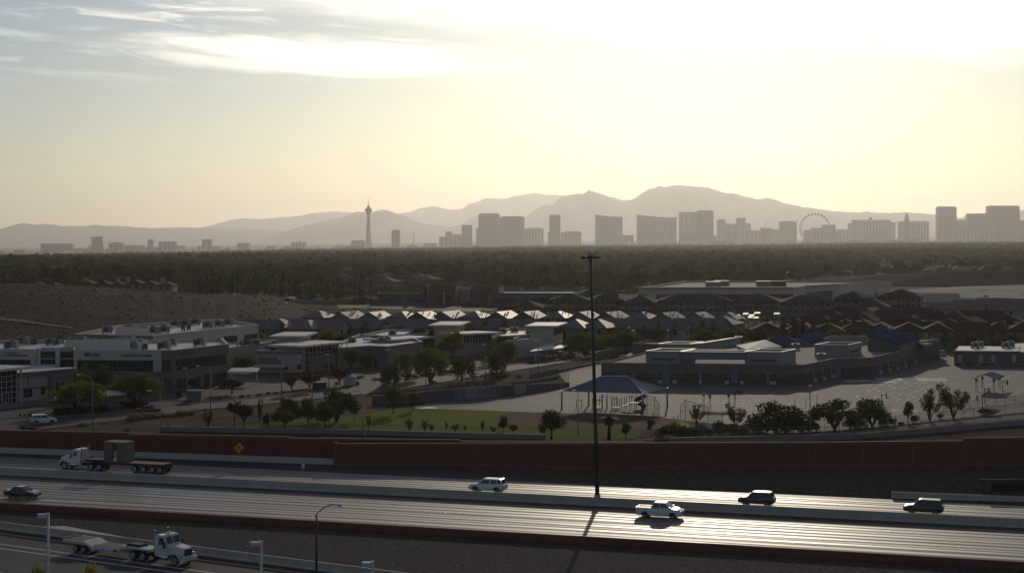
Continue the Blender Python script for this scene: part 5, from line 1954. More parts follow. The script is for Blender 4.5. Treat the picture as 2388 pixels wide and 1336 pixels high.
blue_door(sf, 1473, 1484)
blue_door(sf, 1545, 1563, (1548.5, 1555.5), [(1534, 1544.5), (1568, 1578.5)], [(1545 - 1, 1548), (1563.5, 1567.5)])
sf.box('blue_pilaster', M_bluepaint, sf.u(1630), sf.u(1636.5), 0, HS + .02, .2)
sf.box('white_plinth', M_wallwhite, sf.u(1630), sf.u(1636.5), 0, .72, .36)
u0, u1 = sf.u(1616), sf.u(1650)
o = MB().hull([(0, -.18, 0), (u1 - u0, -.18, 0), (u1 - u0, .05, 0), (0, .05, 0), (0, -.18, .05), (u1 - u0, -.18, .05), (u1 - u0, .05, .05), (0, .05, .05)]).build('blue_lintel', M_bluepaint)
sf.place(o, u0, HS - .12)
o = flatpoly([(0, .75), (1.6, 0), (2.3, 0), (u1 - u0, .75)], -.17, .15).build('blue_bracket', M_bluepaint)
sf.place(o, u0, HS - .88)
blue_door(sf, 1705, 1720, (1712, 1718.5), [(1690, 1700), (1725, 1735)], [(1701, 1704.5), (1720.5, 1724)])
blue_door(sf, 1787, 1794, None, [(1795, 1810)], [(1794.8, 1799)])
for px in (1480, 1573, 1693, 1790, 1850):
    sf.box('wall_lamp', M_unitd, sf.u(px), sf.u(px) + .35, 3.25, 3.55, .3)
for f, cols in ((sr, (1898, 1918.5, 1939.5)), (sc, (2052, 2072, 2092)), (sd, (2110, 2133, 2143))):
    for k, px in enumerate(cols):
        u = f.u(px)
        f.box('blue_door', M_bluepaint, u - .7, u + .2, 0, 2.5, .12)
        f.box('white_plinth', M_wallwhite, u + .2, u + 1.2, 0, .8, .3)
        f.box('wall_lamp', M_unitd, u - .4, u - .1, 3.3, 3.55, .3)
        for j in range(3):
            o = f.window(u - 3.6 + j * .95, u - 3.0 + j * .95, 1.9, 2.3, 1, 1, fr=.05)
            o.location = (o.location.x + f.n[0] * .07, o.location.y + f.n[1] * .07, o.location.z)
sb.box('blue_door', M_bluepaint, .4, 1.9, 0, 2.6, .12)


def pent(pts, h, z0, m=None, th=.18, name='roof_box'):
    """open-topped screen box on the roof"""
    n = len(pts)
    ox, oy = school.location.x, school.location.y
    P = [(x - ox, y - oy) for x, y in pts]
    a = sum(P[i][0] * P[(i + 1) % n][1] - P[(i + 1) % n][0] * P[i][1] for i in range(n))
    P = P[::-1] if a < 0 else P
    I = inset(P, th)
    mb = MB()
    mb.v = [(x, y, z0) for x, y in P] + [(x, y, h) for x, y in P] + [(x, y, h) for x, y in I] + [(x, y, z0 + .3) for x, y in I]
    for i in range(n):
        j = (i + 1) % n
        mb.f += [(i, j, n + j, n + i), (n + i, n + j, 2 * n + j, 2 * n + i), (2 * n + i, 2 * n + j, 3 * n + j, 3 * n + i)]
    mb.f.append(tuple(3 * n + i for i in range(n)))
    O, I3 = inset(P, -.05), inset(P, th + .03)
    q = MB()
    q.v = [(x, y, h + .003) for x, y in O] + [(x, y, h + .13) for x, y in O] + [(x, y, h + .13) for x, y in I3] + [(x, y, h + .003) for x, y in I3]
    for i in range(n):
        j = (i + 1) % n
        q.f += [(i, j, n + j, n + i), (n + i, n + j, 2 * n + j, 2 * n + i), (2 * n + i, 2 * n + j, 3 * n + j, 3 * n + i), (3 * n + i, 3 * n + j, j, i)]
    q.build('coping', M_glint, school)
    return mb.build(name, m or M_pent, school)


def P4(a, b, depth, z, dirn=(.47, .88)):
    A, B = gp(*a, z), gp(*b, z)
    return [A, B, (B[0] + dirn[0] * depth, B[1] + dirn[1] * depth), (A[0] + dirn[0] * depth, A[1] + dirn[1] * depth)]


zr = HS - .35
b1 = pent(P4((1506, 818.6), (1587, 819.5), 9, 6.9), 6.9, zr)
b2 = pent(P4((1737, 820.3), (1822, 821), 10, 6.9), 6.9, zr)
b3 = pent(P4((1900, 804), (1978, 804.5), 11, 6.9), 6.9, zr)
b4 = pent(P4((1535, 802), (1608, 802.5), 9, 6.9), 6.9, zr)
pent(P4((1609, 803.5), (1640, 800), 26, 7.0), 7.0, zr + .5, M_corr, name='corrugated_screen')
pent(P4((1588, 820.5), (1736, 821.5), 7, 6.85), 6.85, zr + 1.1, M_corr, name='corrugated_screen')
for a, b, pt, pb, n in ((1519, 1573, 835, 839.5, 10), (1750, 1807, 837.5, 842.5, 9)):
    A = gp(a, (pt + pb) / 2, 5.3)
    Pq = P4((1506, 818.6), (1587, 819.5), 9, 6.9) if a < 1600 else P4((1737, 820.3), (1822, 821), 10, 6.9)
    f = Face(school, Pq[0], Pq[1])
    f.window(f.u(a), f.u(b), f.z(a, pb), f.z(a, pt), n, 1, fr=.12, m=M_corr)
Pq = P4((1900, 804), (1978, 804.5), 11, 6.9)
f = Face(school, Pq[1], Pq[2])
f.window(1.2, 8.4, 4.9, 5.5, 9, 1, fr=.12, m=M_corr)
f = Face(school, P4((1900, 804), (1978, 804.5), 11, 6.9)[1], P4((1900, 804), (1978, 804.5), 11, 6.9)[2])

# back walls and low rear volumes
block('rear_wing', '', '', [gp(1475, 800, 4.6), gp(1533, 802, 4.6), gp(1560, 794, 4.6), gp(1510, 793, 4.6)], 4.6, M_block, M_schoolroof, parent=school, parapet=.5)
block('rear_wing', '', '', [gp(1920, 788, 6.0), gp(2000, 786, 6.0), gp(2025, 782, 6.0), gp(1948, 781, 6.0)], 6.0, M_block2, M_schoolroof, parent=school, parapet=.5)
block('rear_wing', '', '', [gp(2098, 806, 5.3), gp(2150, 796, 5.3), gp(2191, 791.5, 5.3), gp(2170, 786, 5.3), gp(2100, 792, 5.3)], 5.3, M_block, M_schoolroof, parent=school, parapet=.4)


def pitched(corners, wallm, roofm, t=.35, zbase=3.8, name='blue_roof'):
    """roof plane by (px, py, Y) corners, the walls dropped from it a little inside"""
    ox, oy = school.location.x, school.location.y
    P = [wp(*c) for c in corners]
    P = [(x - ox, y - oy, z) for x, y, z in P]
    MB().slab(P, t).build(name, roofm, school)
    cx = sum(p[0] for p in P) / len(P)
    cy = sum(p[1] for p in P) / len(P)
    Q = [(cx + (x - cx) * .93, cy + (y - cy) * .93, z - t - .02 - .0) for x, y, z in P]
    n = len(Q)
    mb = MB()
    mb.v = [(x, y, zbase) for x, y, z in Q] + [(x, y, z - .05) for x, y, z in Q]
    mb.f = [(i, (i + 1) % n, n + (i + 1) % n, n + i) for i in range(n)] + [tuple(range(n, 2 * n))]
    mb.build('gable_wall', wallm, school)
    # standing seams
    sm = MB()
    a, b, c, d = [Vector(p) for p in P[:4]]
    for k in range(1, 14):
        q = k / 14
        p0, p1 = a.lerp(d, q), b.lerp(c, q)
        sm.tube([p0 + Vector((0, 0, .03)), p1 + Vector((0, 0, .03))], .035, 4)
    sm.build('roof_seam', roofm, school)


pitched([(2019, 778, 430), (2096.5, 801, 425), (2149, 785.5, 452), (2074, 766, 458)], M_block, M_blueroof)
pitched([(1855, 780, 452), (1894, 798.6, 448), (1944, 781.5, 478), (1910, 770, 480)], M_block2, M_blueroof)
pitched([(1786, 792, 440), (1825, 808.5, 432), (1866, 798, 452), (1828, 784.5, 460)], M_block2, M_blueroof)
pitched([(1786, 791.6, 440.5), (1825, 808, 432.5), (1741, 815, 415), (1716, 805, 424)], M_block2, M_bluewhite, name='sunlit_roof_slope')  # sunlit half of the blue gable, its brightness painted as a pale colour
pitched([(1677, 796, 452), (1690, 801, 446), (1742, 800, 448), (1700, 785, 468)], M_block2, M_blueroof)
pitched([(2136, 796, 447), (2155, 803, 441), (2176, 799.5, 452), (2172, 795.5, 458)], M_block, M_bluewhite, name='porch_roof')
for px, py, zz, k in ((1787, 838, zr, 'v'), (2073, 775, 7.6, 'c'), (2031, 806, zr, 'm'), (1915, 839, zr, 'd'), (2161, 790, 4.9, 'c'), (1855, 815, zr, 'm'), (1722, 797, zr, 'm')):
    x, y = gp(px, py, zz)
    if k == 'c':
        o = MB().tube([(0, 0, 0), (0, 0, .9), (0, 0, .95), (0, 0, 1.25)], [.38, .38, .52, .45], 12).build('roof_vent', M_bluewhite, smooth=True)
        o.location = (x, y, zz)
        tag(o, 'round roof ventilator ' + ('on the largest blue roof' if px < 2100 else 'behind the porch roof at the right end of the school'), 'vent')
    else:
        r = thing('rooftop_unit', {1787: 'grey unit on the flat school roof left of the corner', 2031: 'grey unit beside the largest blue roof', 1915: 'pale domed unit at the inner corner of the school roof',
                                   1855: 'row of flat dark panels behind the right roof box', 1722: 'long grey unit by the small blue roof'}[px], 'rooftop unit', (x, y, zz))
        put('cabinet', AC_MID[0], r)
        put('fan', AC_MID[2], r, (0, 0, AC_MID[3] + .08))
fp_ = thing('flagpole', 'slim white pole rising from the school roof box at left', 'pole', (*gp(1558, 812, zr), zr))
MB().tube([(0, 0, 0), (0, 0, 4.6)], .06, 6).build('pole', M_palepole, fp_)
MB().box(-.25, .25, -.1, .1, 4.6, 4.75).build('cap', M_palepole, fp_)

# portable classrooms
Pq = [gp(2224.7, 851), gp(2377, 852.5)]
dv = (.30, .954)
pc = block('portable_classroom', 'long tan portable classroom with stairs, ramp and white roof at right', 'building',
           [Pq[0], Pq[1], (Pq[1][0] + dv[0] * 21, Pq[1][1] + dv[1] * 21), (Pq[0][0] + dv[0] * 21, Pq[0][1] + dv[1] * 21)], 3.55, mat('portable_tan', (.135, .108, .078), .9, .08, .4), M_whiteroof, parapet=.02)
f = Face(pc, *Pq)
f.box('skirting', M_unitd, .05, f.L - .05, 0, .5, .02, 0)
for px in (2235, 2283, 2312, 2360):
    f.pbox('door', M_wallcream, px, px + 9, 828, 846, .08)
f.box('eave', M_wallcream, -.2, f.L + .2, 3.56, 3.70, .25, .3)
for px, sg in ((2240, 1), (2285, -1), (2316, 1)):
    u = f.u(px)
    st = MB()
    for k in range(4):
        st.box(0 if sg > 0 else -.3 * (k + 1) + .0, .3 * (k + 1) if sg > 0 else 0, -1.5, -.15, .2 * (3 - k), .2 * (4 - k) - .003 * k)
    st.box(-1.3 if sg > 0 else 0, 0 if sg > 0 else 1.3, -1.5, -.15, .62, .8)
    f.place(st.build('steps', M_galv), u, 0)
    ra = MB()
    e = sg * 1.25
    ra.tube([(-e, -1.5, 1.7), (0, -1.5, 1.7), (e, -1.5, .95)], .03, 5).tube([(0, -1.5, .8), (0, -1.5, 1.7)], .03, 5).tube([(e, -1.5, 0), (e, -1.5, .95)], .03, 5)
    f.place(ra.build('railing', M_galv), u, 0)
rm = MB().hull([(0, -3, 0), (12, -3, .7), (12, -1.7, .7), (0, -1.7, 0), (0, -3, .1), (12, -3, .8), (12, -1.7, .8), (0, -1.7, .1)])
f.place(rm.build('ramp', M_galv), f.u(2300), 0)
ra = MB().tube([(0, -3, 1.0), (12, -3, 1.75)], .03, 5).tube([(0, -3, .55), (12, -3, 1.3)], .025, 5)
for k in range(9):
    ra.tube([(k * 1.5, -3, 0), (k * 1.5, -3, 1.0 + k * 1.5 / 12 * .75)], .03, 5)
f.place(ra.build('railing', M_galv), f.u(2300), 0)
pc2 = block('portable_classroom', 'darker tan portable classroom cut by the right frame edge', 'building', [gp(2378.5, 852.5), gp(2560, 856), (97 + 60, 470), (97 + 38, 470)], 3.5, bpy.data.materials['portable_tan'], M_whiteroof, parapet=.02)
roof_units([(2274, 812, 'm'), (2284, 809, 'm'), (2346, 812, 'm'), (2356, 809, 'm')], 3.5, 'on the portable classroom roof', 0.1)

# ------------------------------------------------------------------ shade sail over the playground
M_sail = mat('blue_shade_cloth', (.060, .090, .135), .50, .08, .3, spec=.6)
cA, cB, cC, cD = [Vector((*gp(px, pb), 0)) for px, pb in ((1310, 955.6), (1498, 962), (1556, 951), (1373, 945))]
tops = [H - (py - YH) * v.y / F for v, py in ((cA, 912.5), (cB, 918.5), (cC, 905), (cD, 909))]
sh = thing('shade_structure', 'blue hipped shade sail on four posts over the playground', 'shade canopy', cA)
for v, t in zip((cA, cB, cC, cD), tops):
    p = v - cA
    MB().tube([(p.x, p.y, 0), (p.x, p.y, t)], .17, 10).build('post', M_galv, sh, smooth=True)
    MB().tube([(p.x, p.y, t), (p.x, p.y, t + .12)], .24, 10).build('post_cap', M_palepole, sh)
r0, r1 = Vector(wp(1402, 877, 330)) - cA, Vector(wp(1465, 877, 329)) - cA
cs = [v - cA + Vector((0, 0, t + .05)) for v, t in zip((cA, cB, cC, cD), tops)]


def sail_panel(e0, e1, a, b, sag):
    mb = MB()
    n, m_ = 10, 6
    for j in range(m_ + 1):
        q = j / m_
        for i in range(n + 1):
            p = i / n
            e = e0.lerp(e1, p)
            tpt = a.lerp(b, p)
            mid = Vector((0, 0, 0))
            c = e.lerp(tpt, q)
            cen = (e0 + e1) / 2
            s_ = 4 * p * (1 - p)
            pull = ((a + b) / 2 - cen)
            pull.z = 0
            c = c + pull * (s_ * (1 - q) * .05) - Vector((0, 0, sag * s_ * (1 - q) * .05)) - Vector((0, 0, 4 * q * (1 - q) * .10))
            mb.v.append(tuple(c))
    for j in range(m_):
        for i in range(n):
            k = j * (n + 1) + i
            mb.f.append((k, k + 1, k + n + 2, k + n + 1))
    mb.build('sail_panel', M_sail, sh, smooth=True)


sail_panel(cs[0], cs[1], r0, r1, 1)
sail_panel(cs[1], cs[2], r1, r1, 1)
sail_panel(cs[2], cs[3], r1, r0, 1)
sail_panel(cs[3], cs[0], r0, r0, 1)
MB().tube([r0, r1], .06, 6).build('ridge_pole', M_galv, sh)
for e, a in ((cs[0], r0), (cs[3], r0), (cs[1], r1), (cs[2], r1)):
    MB().tube([e, a], .05, 6).build('hip_rafter', M_galv, sh)
x, y = gp(1430, 955)
sheet('play_surface', [(1318, 957), (1505, 963), (1545, 952), (1372, 946)], M_yard, 0.030)

# play equipment beneath
pl = thing('climbing_frame', 'dark many-posted climbing frame with decks and a red slide under the blue sail', 'playground', (*gp(1430, 953), 0))
px0, py0 = pl.location.x, pl.location.y
M_playpost = mat('play_post', (.03, .03, .035), .5, .1, 2.)
M_deck = mat('play_deck', (.16, .15, .13), .6, .1, 2., spec=.3)
M_playred = mat('play_red_plastic', (.11, .008, .010), .4, .1, 1.)
posts = [(1344.6, 930, 952), (1356.5, 931, 952), (1382, 928, 953), (1398, 926, 951), (1403.5, 921, 952), (1405, 920, 954), (1414.5, 924, 951), (1416, 919, 954), (1426, 926, 955), (1429, 924, 953),
         (1433.5, 924, 952), (1437.5, 923, 952), (1440.3, 925, 953), (1445, 928, 950), (1449.5, 927, 953), (1456.5, 924, 952), (1461, 923, 954), (1468, 921, 955), (1473.5, 920, 952), (1480, 925, 953), (1484.5, 921, 955)]
for px, pt, pb in posts:
    x, y = gp(px, pb)
    h = (pb - pt) * y / F
    MB().tube([(x - px0, y - py0, 0), (x - px0, y - py0, h)], .065, 6).build('post', M_playpost, pl)
for a, b, py, zz in ((1383, 1402, 948, 0.5), (1429, 1445, 949, .5), (1451, 1461, 946, .9), (1457, 1466, 944, 1.1), (1467, 1490, 938, 1.5), (1463, 1471, 941, 1.25)):
    xa, ya = gp(a, py, zz)
    xb, yb = gp(b, py, zz)
    MB().box(xa - px0, xb - px0, ya - py0 - .7, ya - py0 + .7, zz - .12, zz).build('deck', M_deck, pl)
for a, b, py, zz in ((1344, 1358, 933.5, 1.7), (1380, 1403, 933, 1.75), (1398, 1409, 925, 2.5), (1428, 1437, 929, 2.1), (1467, 1478, 924.5, 2.5)):
    xa, ya = gp(a, py, zz)
    xb, yb = gp(b, py, zz)
    MB().tube([(xa - px0, ya - py0, zz), (xb - px0, yb - py0, zz)], .07, 6).build('bar', M_deck if a > 1390 else M_playpost, pl)
mb = MB()
xa, ya = gp(1493, 952)
pts = []
for k in range(22):
    q = k / 21
    t = 2 * pi * 1.15 * q
    pts.append((xa - px0 + .75 * cos(t), ya - py0 + .75 * sin(t), 2.2 * (1 - q) + .2))
mb.tube(pts, .42, 8)
mb.build('spiral_slide', M_playred, pl, smooth=True)

# ------------------------------------------------------------------ picnic shelters
M_shroof = mat('grey_seam_roof', (.17, .19, .20), .9, .1, .5, spec=0.0)
M_gold = mat('ochre_bracket', (.22, .12, .02), .6, .1, 1.)


def shelter(label, eave_l, eave_r, ridge_l, ridge_r, posts, zeave, zridge):
    A, B = gp(*eave_l, zeave), gp(*eave_r, zeave)
    C, D = gp(*ridge_r, zridge), gp(*ridge_l, zridge)
    r = thing('picnic_shelter', label, 'shelter', (A[0], A[1], 0))
    q = lambda p, z: Vector((p[0] - A[0], p[1] - A[1], z))
    a, b, c, d = q(A, zeave), q(B, zeave), q(C, zridge), q(D, zridge)
    MB().slab([a, b, c, d], .12).build('roof_plane', M_shroof, r)
    a2, b2 = Vector((2 * d.x - a.x, 2 * d.y - a.y, zeave)), Vector((2 * c.x - b.x, 2 * c.y - b.y, zeave))
    MB().slab([d, c, b2, a2], .12).build('roof_plane', M_shroof, r)
    seam = MB()
    for k in range(1, 24):
        t = k / 24
        seam.tube([a.lerp(b, t) + Vector((0, 0, .02)), d.lerp(c, t) + Vector((0, 0, .02))], .03, 4)
    seam.build('roof_seam', M_shroof, r)
    for px, pb in posts:
        x, y = gp(px, pb)
        for e in (-.13, .13):
            MB().tube([(x - A[0] + e, y - A[1], 0), (x - A[0] + e, y - A[1], zeave + .1)], .055, 6).build('post', M_galv, r)
        MB().tube([(x - A[0], y - A[1], zeave - .75), (x - A[0], y - A[1], zeave - .25)], [.16, .34], 8).build('bracket', M_gold, r)
    return r


shelter('long grey picnic shelter right of the blue shade sail', (1624, 915.5), (1711, 916.2), (1634, 902.5), (1722, 903.5), [(1641, 947), (1655.5, 951.5), (1699.5, 950), (1714, 945)], 2.75, 3.75)
rs = thing('picnic_shelter', 'small gabled picnic shelter out on the right schoolyard', 'shelter', (*gp(2300, 908), 0))
ox, oy = rs.location.x, rs.location.y
V = lambda px, py, Y: Vector(wp(px, py, Y)) - Vector((ox, oy, 0))
a, b = V(2294, 871.8, 364), V(2313, 865.7, 374)
MB().slab([a, V(2324, 884, 362), V(2343, 876.5, 373), b], .14).build('roof_plane', M_shroof, rs)
MB().slab([a, b, V(2284, 876.2, 374), V(2264, 883, 364)], .14).build('roof_plane', M_shroof, rs)
for px, pb, pt in ((2277, 910.5, 882), (2291, 905.5, 877), (2317.6, 911, 883), (2331, 907, 879)):
    x, y = gp(px, pb)
    h = (pb - pt) * y / F
    for e in (-.14, .14):
        MB().tube([(x - ox + e, y - oy, 0), (x - ox + e, y - oy, h)], .06, 6).build('post', M_galv, rs)
    MB().tube([(x - ox, y - oy, h - .7), (x - ox, y - oy, h - .15)], [.17, .36], 8).build('bracket', M_gold, rs)

# ------------------------------------------------------------------ court things
def hoop(label, px, pt, pb, bx_):
    x, y = gp(px, pb)
    h = (pb - pt) * y / F
    r = thing('basketball_hoop', label, 'basketball hoop', (x, y, 0), 0, 'basketball hoops in the schoolyard')
    sg = 1 if bx_ > px else -1
    d = abs(bx_ - px) * y / F
    MB().tube([(0, 0, 0), (0, 0, h)], .08, 8).build('pole', M_galv, r)
    MB().tube([(0, 0, h - .15), (sg * d, 0, h - .35)], .05, 6).build('arm', M_galv, r)
    MB().hull([(sg * d - .04, -.6, h - 1.0), (sg * d + .04, -.6, h - 1.0), (sg * d + .04, .6, h - 1.0), (sg * d - .04, .6, h - 1.0),
               (sg * d - .04, -.45, h + .05), (sg * d + .04, -.45, h + .05), (sg * d + .04, .45, h + .05), (sg * d - .04, .45, h + .05)]).build('backboard', M_bluepaint, r)
    ring = MB()
    for k in range(12):
        a0, a1 = 2 * pi * k / 12, 2 * pi * (k + 1) / 12
        c = sg * (d + .35)
        ring.tube([(c + .23 * cos(a0), .23 * sin(a0), h - .75), (c + .23 * cos(a1), .23 * sin(a1), h - .75)], .02, 4)
    ring.build('rim', M_redkerb, r)


hoop('basketball hoop left of the round schoolyard tree', 2055.5, 917, 940, 2067)
hoop('basketball hoop behind the right edge of the gabled shelter', 2338, 887, 921, 2349)
hoop('basketball hoop in front of the gabled shelter', 2296, 904, 942, 2306)
hoop('basketball hoop nearest the right fence', 2291, 922, 955, 2279)
for k, (px, pt, pb) in enumerate([(1879, 927, 962), (1905, 920, 958), (1854, 931, 955)]):
    x, y = gp(px, pb)
    o = MB().tube([(0, 0, 0), (0, 0, (pb - pt) * y / F)], .05, 6).build('tetherball_pole', M_playpost)
    o.location = (x, y, 0)
    tag(o, f'{ORD[k]} thin dark pole left of the round-topped lamp in the schoolyard', 'pole')


def backstop(label, pts, h):
    W = [gp(*p) for p in pts]
    r = thing('backstop', label, 'backstop fence', (W[0][0], W[0][1], 0))
    fr, ms = MB(), MB()
    for i, (x, y) in enumerate(W):
        X, Y_ = x - W[0][0], y - W[0][1]
        hh = h if 0 < i < len(W) - 1 else h * .62
        fr.tube([(X, Y_, 0), (X, Y_, hh)], .05, 6)
        if i:
            Xp, Yp, hp = q
            fr.tube([(Xp, Yp, hp), (X, Y_, hh)], .045, 6).tube([(Xp, Yp, hp * .5), (X, Y_, hh * .5)], .035, 6)
            ms.add([(Xp, Yp, .05), (X, Y_, .05), (X, Y_, hh), (Xp, Yp, hp)], [(0, 1, 2, 3)])
        q = (X, Y_, hh)
    fr.build('frame', M_playpost, r)
    ms.build('fence_mesh', M_link, r)


backstop('chain-link backstop with a peaked frame beside the blue shade sail', [(1501, 962), (1509, 966), (1526, 970), (1537, 971)], 3.7)
backstop('chain-link backstop with angled tops before the long grey shelter', [(1587, 975), (1598, 977), (1651, 976)], 3.5)
backstop('low chain-link dugout panel right of the peaked backstop', [(1521, 973), (1533, 974)], 1.4)
backstop('low chain-link panel left of the angled backstop', [(1570, 979), (1582, 977)], 1.4)
backstop('wide low chain-link panel below the long grey shelter', [(1653, 976), (1685, 977)], 1.7)

# painted court lines
def lines(segs, wdt=.16):
    mb = MB()
    for p, q in segs:
        (x0, y0), (x1, y1) = gp(*p), gp(*q)
        L = math.hypot(x1 - x0, y1 - y0) or 1
        nx, ny = -(y1 - y0) / L * wdt / 2, (x1 - x0) / L * wdt / 2
        mb.poly([(x0 + nx, y0 + ny, .031), (x1 + nx, y1 + ny, .031), (x1 - nx, y1 - ny, .031), (x0 - nx, y0 - ny, .031)])
    return mb


segs = []
for a, b, y0, y1 in ((1290, 1420, 927, 928), (1240, 1400, 935, 937), (1220, 1420, 940, 943), (1530, 1900, 932, 936), (1560, 1960, 939, 943), (1640, 1960, 946, 950), (1700, 1960, 954, 957), (1760, 2000, 963, 965)):
    n = 26
    for i in range(n):
        segs.append(((a + (b - a) * i / n, y0 + (y1 - y0) * i / n), (a + (b - a) * (i + .55) / n, y0 + (y1 - y0) * (i + .55) / n)))
for j in range(7):
    for i in range(9):
        t = 1
        px = 2040 + i * 22 + j * 14 - 60
        py = 932 - j * 6.3 + i * .2
        if R.random() < .75:
            segs.append(((px, py), (px + 10, py - 3.2)))
for py, a, b in ((875, 2090, 2160), (877, 2180, 2245)):
    for i in range(12):
        segs.append(((a + (b - a) * i / 12, py + i * .1), (a + (b - a) * (i + .6) / 12, py + i * .1)))
segs += [((2278, 950), (2315, 934)), ((2332, 885), (2378, 869)), ((2388, 909), (2330, 930)), ((2282, 912), (2295, 906)), ((2316, 912), (2336, 906))]
structure('court_marking', lines(segs, .14), M_white)
mb = MB()
for cx_, cy_, rx_, yy in ((1577, 913.5, 34, 0), (1766, 919, 35, 0), (1690, 916, 30, 0), (2110, 957, 28, 0), (2355, 943, 20, 0), (2330, 897, 26, 0), (2380, 925, 8, 0)):
    X, Y_ = gp(cx_, cy_)
    rr = rx_ * Y_ / F
    n = 40
    o = len(mb.v)
    for k in range(n):
        t = 2 * pi * k / n
        mb.v += [(X + rr * cos(t), Y_ + rr * sin(t), .032), (X + (rr - .16) * cos(t), Y_ + (rr - .16) * sin(t), .032)]
    mb.f += [(o + 2 * k, o + 2 * ((k + 1) % n), o + 2 * ((k + 1) % n) + 1, o + 2 * k + 1) for k in range(n)]
structure('court_marking', mb, M_white)
mb = MB()
for cx_, cy_, nn, mm in ((2000, 889, 9, 3), (2073, 885, 9, 3), (2062, 891, 8, 2), (2173, 886, 10, 4)):
    for i in range(nn):
        for j in range(mm):
            X, Y_ = gp(cx_ + (i - nn / 2) * 7 + j * 2, cy_ + (j - mm / 2) * 1.9)
            mb.poly([(X - .25, Y_ - .6, .033), (X + .25, Y_ - .6, .033), (X + .25, Y_ + .4, .033), (X - .25, Y_ + .4, .033)])
structure('court_marking', mb, M_white)
sheet('court_marking', [(968, 952.3), (1000, 948.5), (1020, 950.2), (1022, 952), (985, 952.8)], M_white, .024)

# the sprinkler's spray over the infield
def spray():
    mb = MB()
    X, Y_ = gp(1612, 1004)
    rr = random.Random(5)
    for i in range(2600):
        a = rr.uniform(.55 * pi, 1.15 * pi) + rr.gauss(0, .1)
        v = rr.uniform(4.5, 8.2)
        el = rr.uniform(.5, .95)
        t = rr.uniform(0, 2 * v * sin(el) / 9.81)
        d = v * cos(el) * t
        x, y, z = X + cos(a) * d + rr.gauss(0, .12), Y_ + abs(sin(a)) * d + rr.gauss(0, .12), v * sin(el) * t - 4.9 * t * t + .15
        if z < .05:
            continue
        s = rr.uniform(.012, .035)
        mb.add([(x - s, y, z), (x, y - s, z), (x + s, y, z), (x, y + s, z), (x, y, z + s), (x, y, z - s)],
               [(0, 1, 4), (1, 2, 4), (2, 3, 4), (3, 0, 4), (1, 0, 5), (2, 1, 5), (3, 2, 5), (0, 3, 5)])
    m = leafmat('water_spray', (.8, .8, .8), (.9, .9, .9), .7)
    tag(mb.build('water_spray', m), kind='stuff')


spray()

# ------------------------------------------------------------------ houses behind the campus
M_rgrey = mat('grey_tile_roof', (.072, .059, .047), .50, .2, .4, fine=.2, spec=.5)
M_rbrown = mat('brown_tile_roof', (.046, .030, .022), .9, .2, .4, fine=.2, spec=.06)
M_rapt = mat('apartment_tile_roof', (.058, .050, .043), .92, .2, .4, fine=.2, spec=.04)
M_rred = mat('red_tile_roof', (.075, .032, .022), .9, .2, .4, fine=.2, spec=.06)
WALLS = [mat('house_stucco_%s' % n, c, .9, .07, .3) for n, c in (('tan', (.165, .135, .105)), ('pale', (.30, .28, .24)), ('brown', (.115, .090, .070)), ('olive', (.17, .155, .11)), ('grey', (.155, .148, .138)))]
M_hwin = mat('house_window_glass', (.02, .022, .025), .1, 0, spec=.6)
_hc = {}


def house_meshes(kind, W, D, hw, hr, wallm, roofm):
    k = (kind, W, D, hw, hr, wallm.name, roofm.name)
    if k in _hc:
        return _hc[k]
    w, d, o = W / 2, D / 2, .45
    wl = MB()
    e = hr * o / w
    if kind == 'gable':
        wl.v = [(-w, -d, 0), (w, -d, 0), (w, d, 0), (-w, d, 0), (-w, -d, hw), (w, -d, hw), (w, d, hw), (-w, d, hw), (0, -d, hw + hr - .02), (0, d, hw + hr - .02)]
        wl.f = [(0, 1, 5, 8, 4), (2, 3, 7, 9, 6), (1, 2, 6, 5), (3, 0, 4, 7)]
        rf_ = MB()
        for s in (-1, 1):
            q = [(s * (w + o), -d - o, hw - e), (s * (w + o), d + o, hw - e), (0, d + o, hw + hr), (0, -d - o, hw + hr)]
            rf_.slab(q if s > 0 else q[::-1], .18)
    else:
        wl.box(-w, w, -d, d, 0, hw)
        rd = max(.4, d - w)
        a = [(-w - o, -d - o, hw - .02), (w + o, -d - o, hw - .02), (w + o, d + o, hw - .02), (-w - o, d + o, hw - .02)]
        rf_ = MB()
        rf_.v = a + [(0, -rd, hw + hr), (0, rd, hw + hr)] + [(x, y, z - .2) for x, y, z in a]
        rf_.f = [(0, 1, 4), (1, 2, 5, 4), (2, 3, 5), (3, 0, 4, 5), (0, 6, 7, 1), (1, 7, 8, 2), (2, 8, 9, 3), (3, 9, 6, 0)]
    fr = MB().box(-.62, .62, -.06, .03, 0, 1.5)
    gl = MB().box(-.52, .52, -.08, .0, .1, 1.4)
    _hc[k] = (wl.mesh('wall', wallm), rf_.mesh('roof', roofm))
    return _hc[k]


WIN_FR = MB().box(-.68, .68, -.05, .03, 0, 1.6).mesh('window', mat('house_window_trim', (.20, .18, .15), .8, .08))
WIN_GL = MB().box(-.52, .52, -.075, .0, .14, 1.46).mesh('pane', M_hwin)


def add_win(root, x, y, z, a, sc=1.0):
    o = put('window', WIN_FR, root, (x, y, z), a)
    o.scale = (sc, 1, 1)
    put('pane', WIN_GL, o)


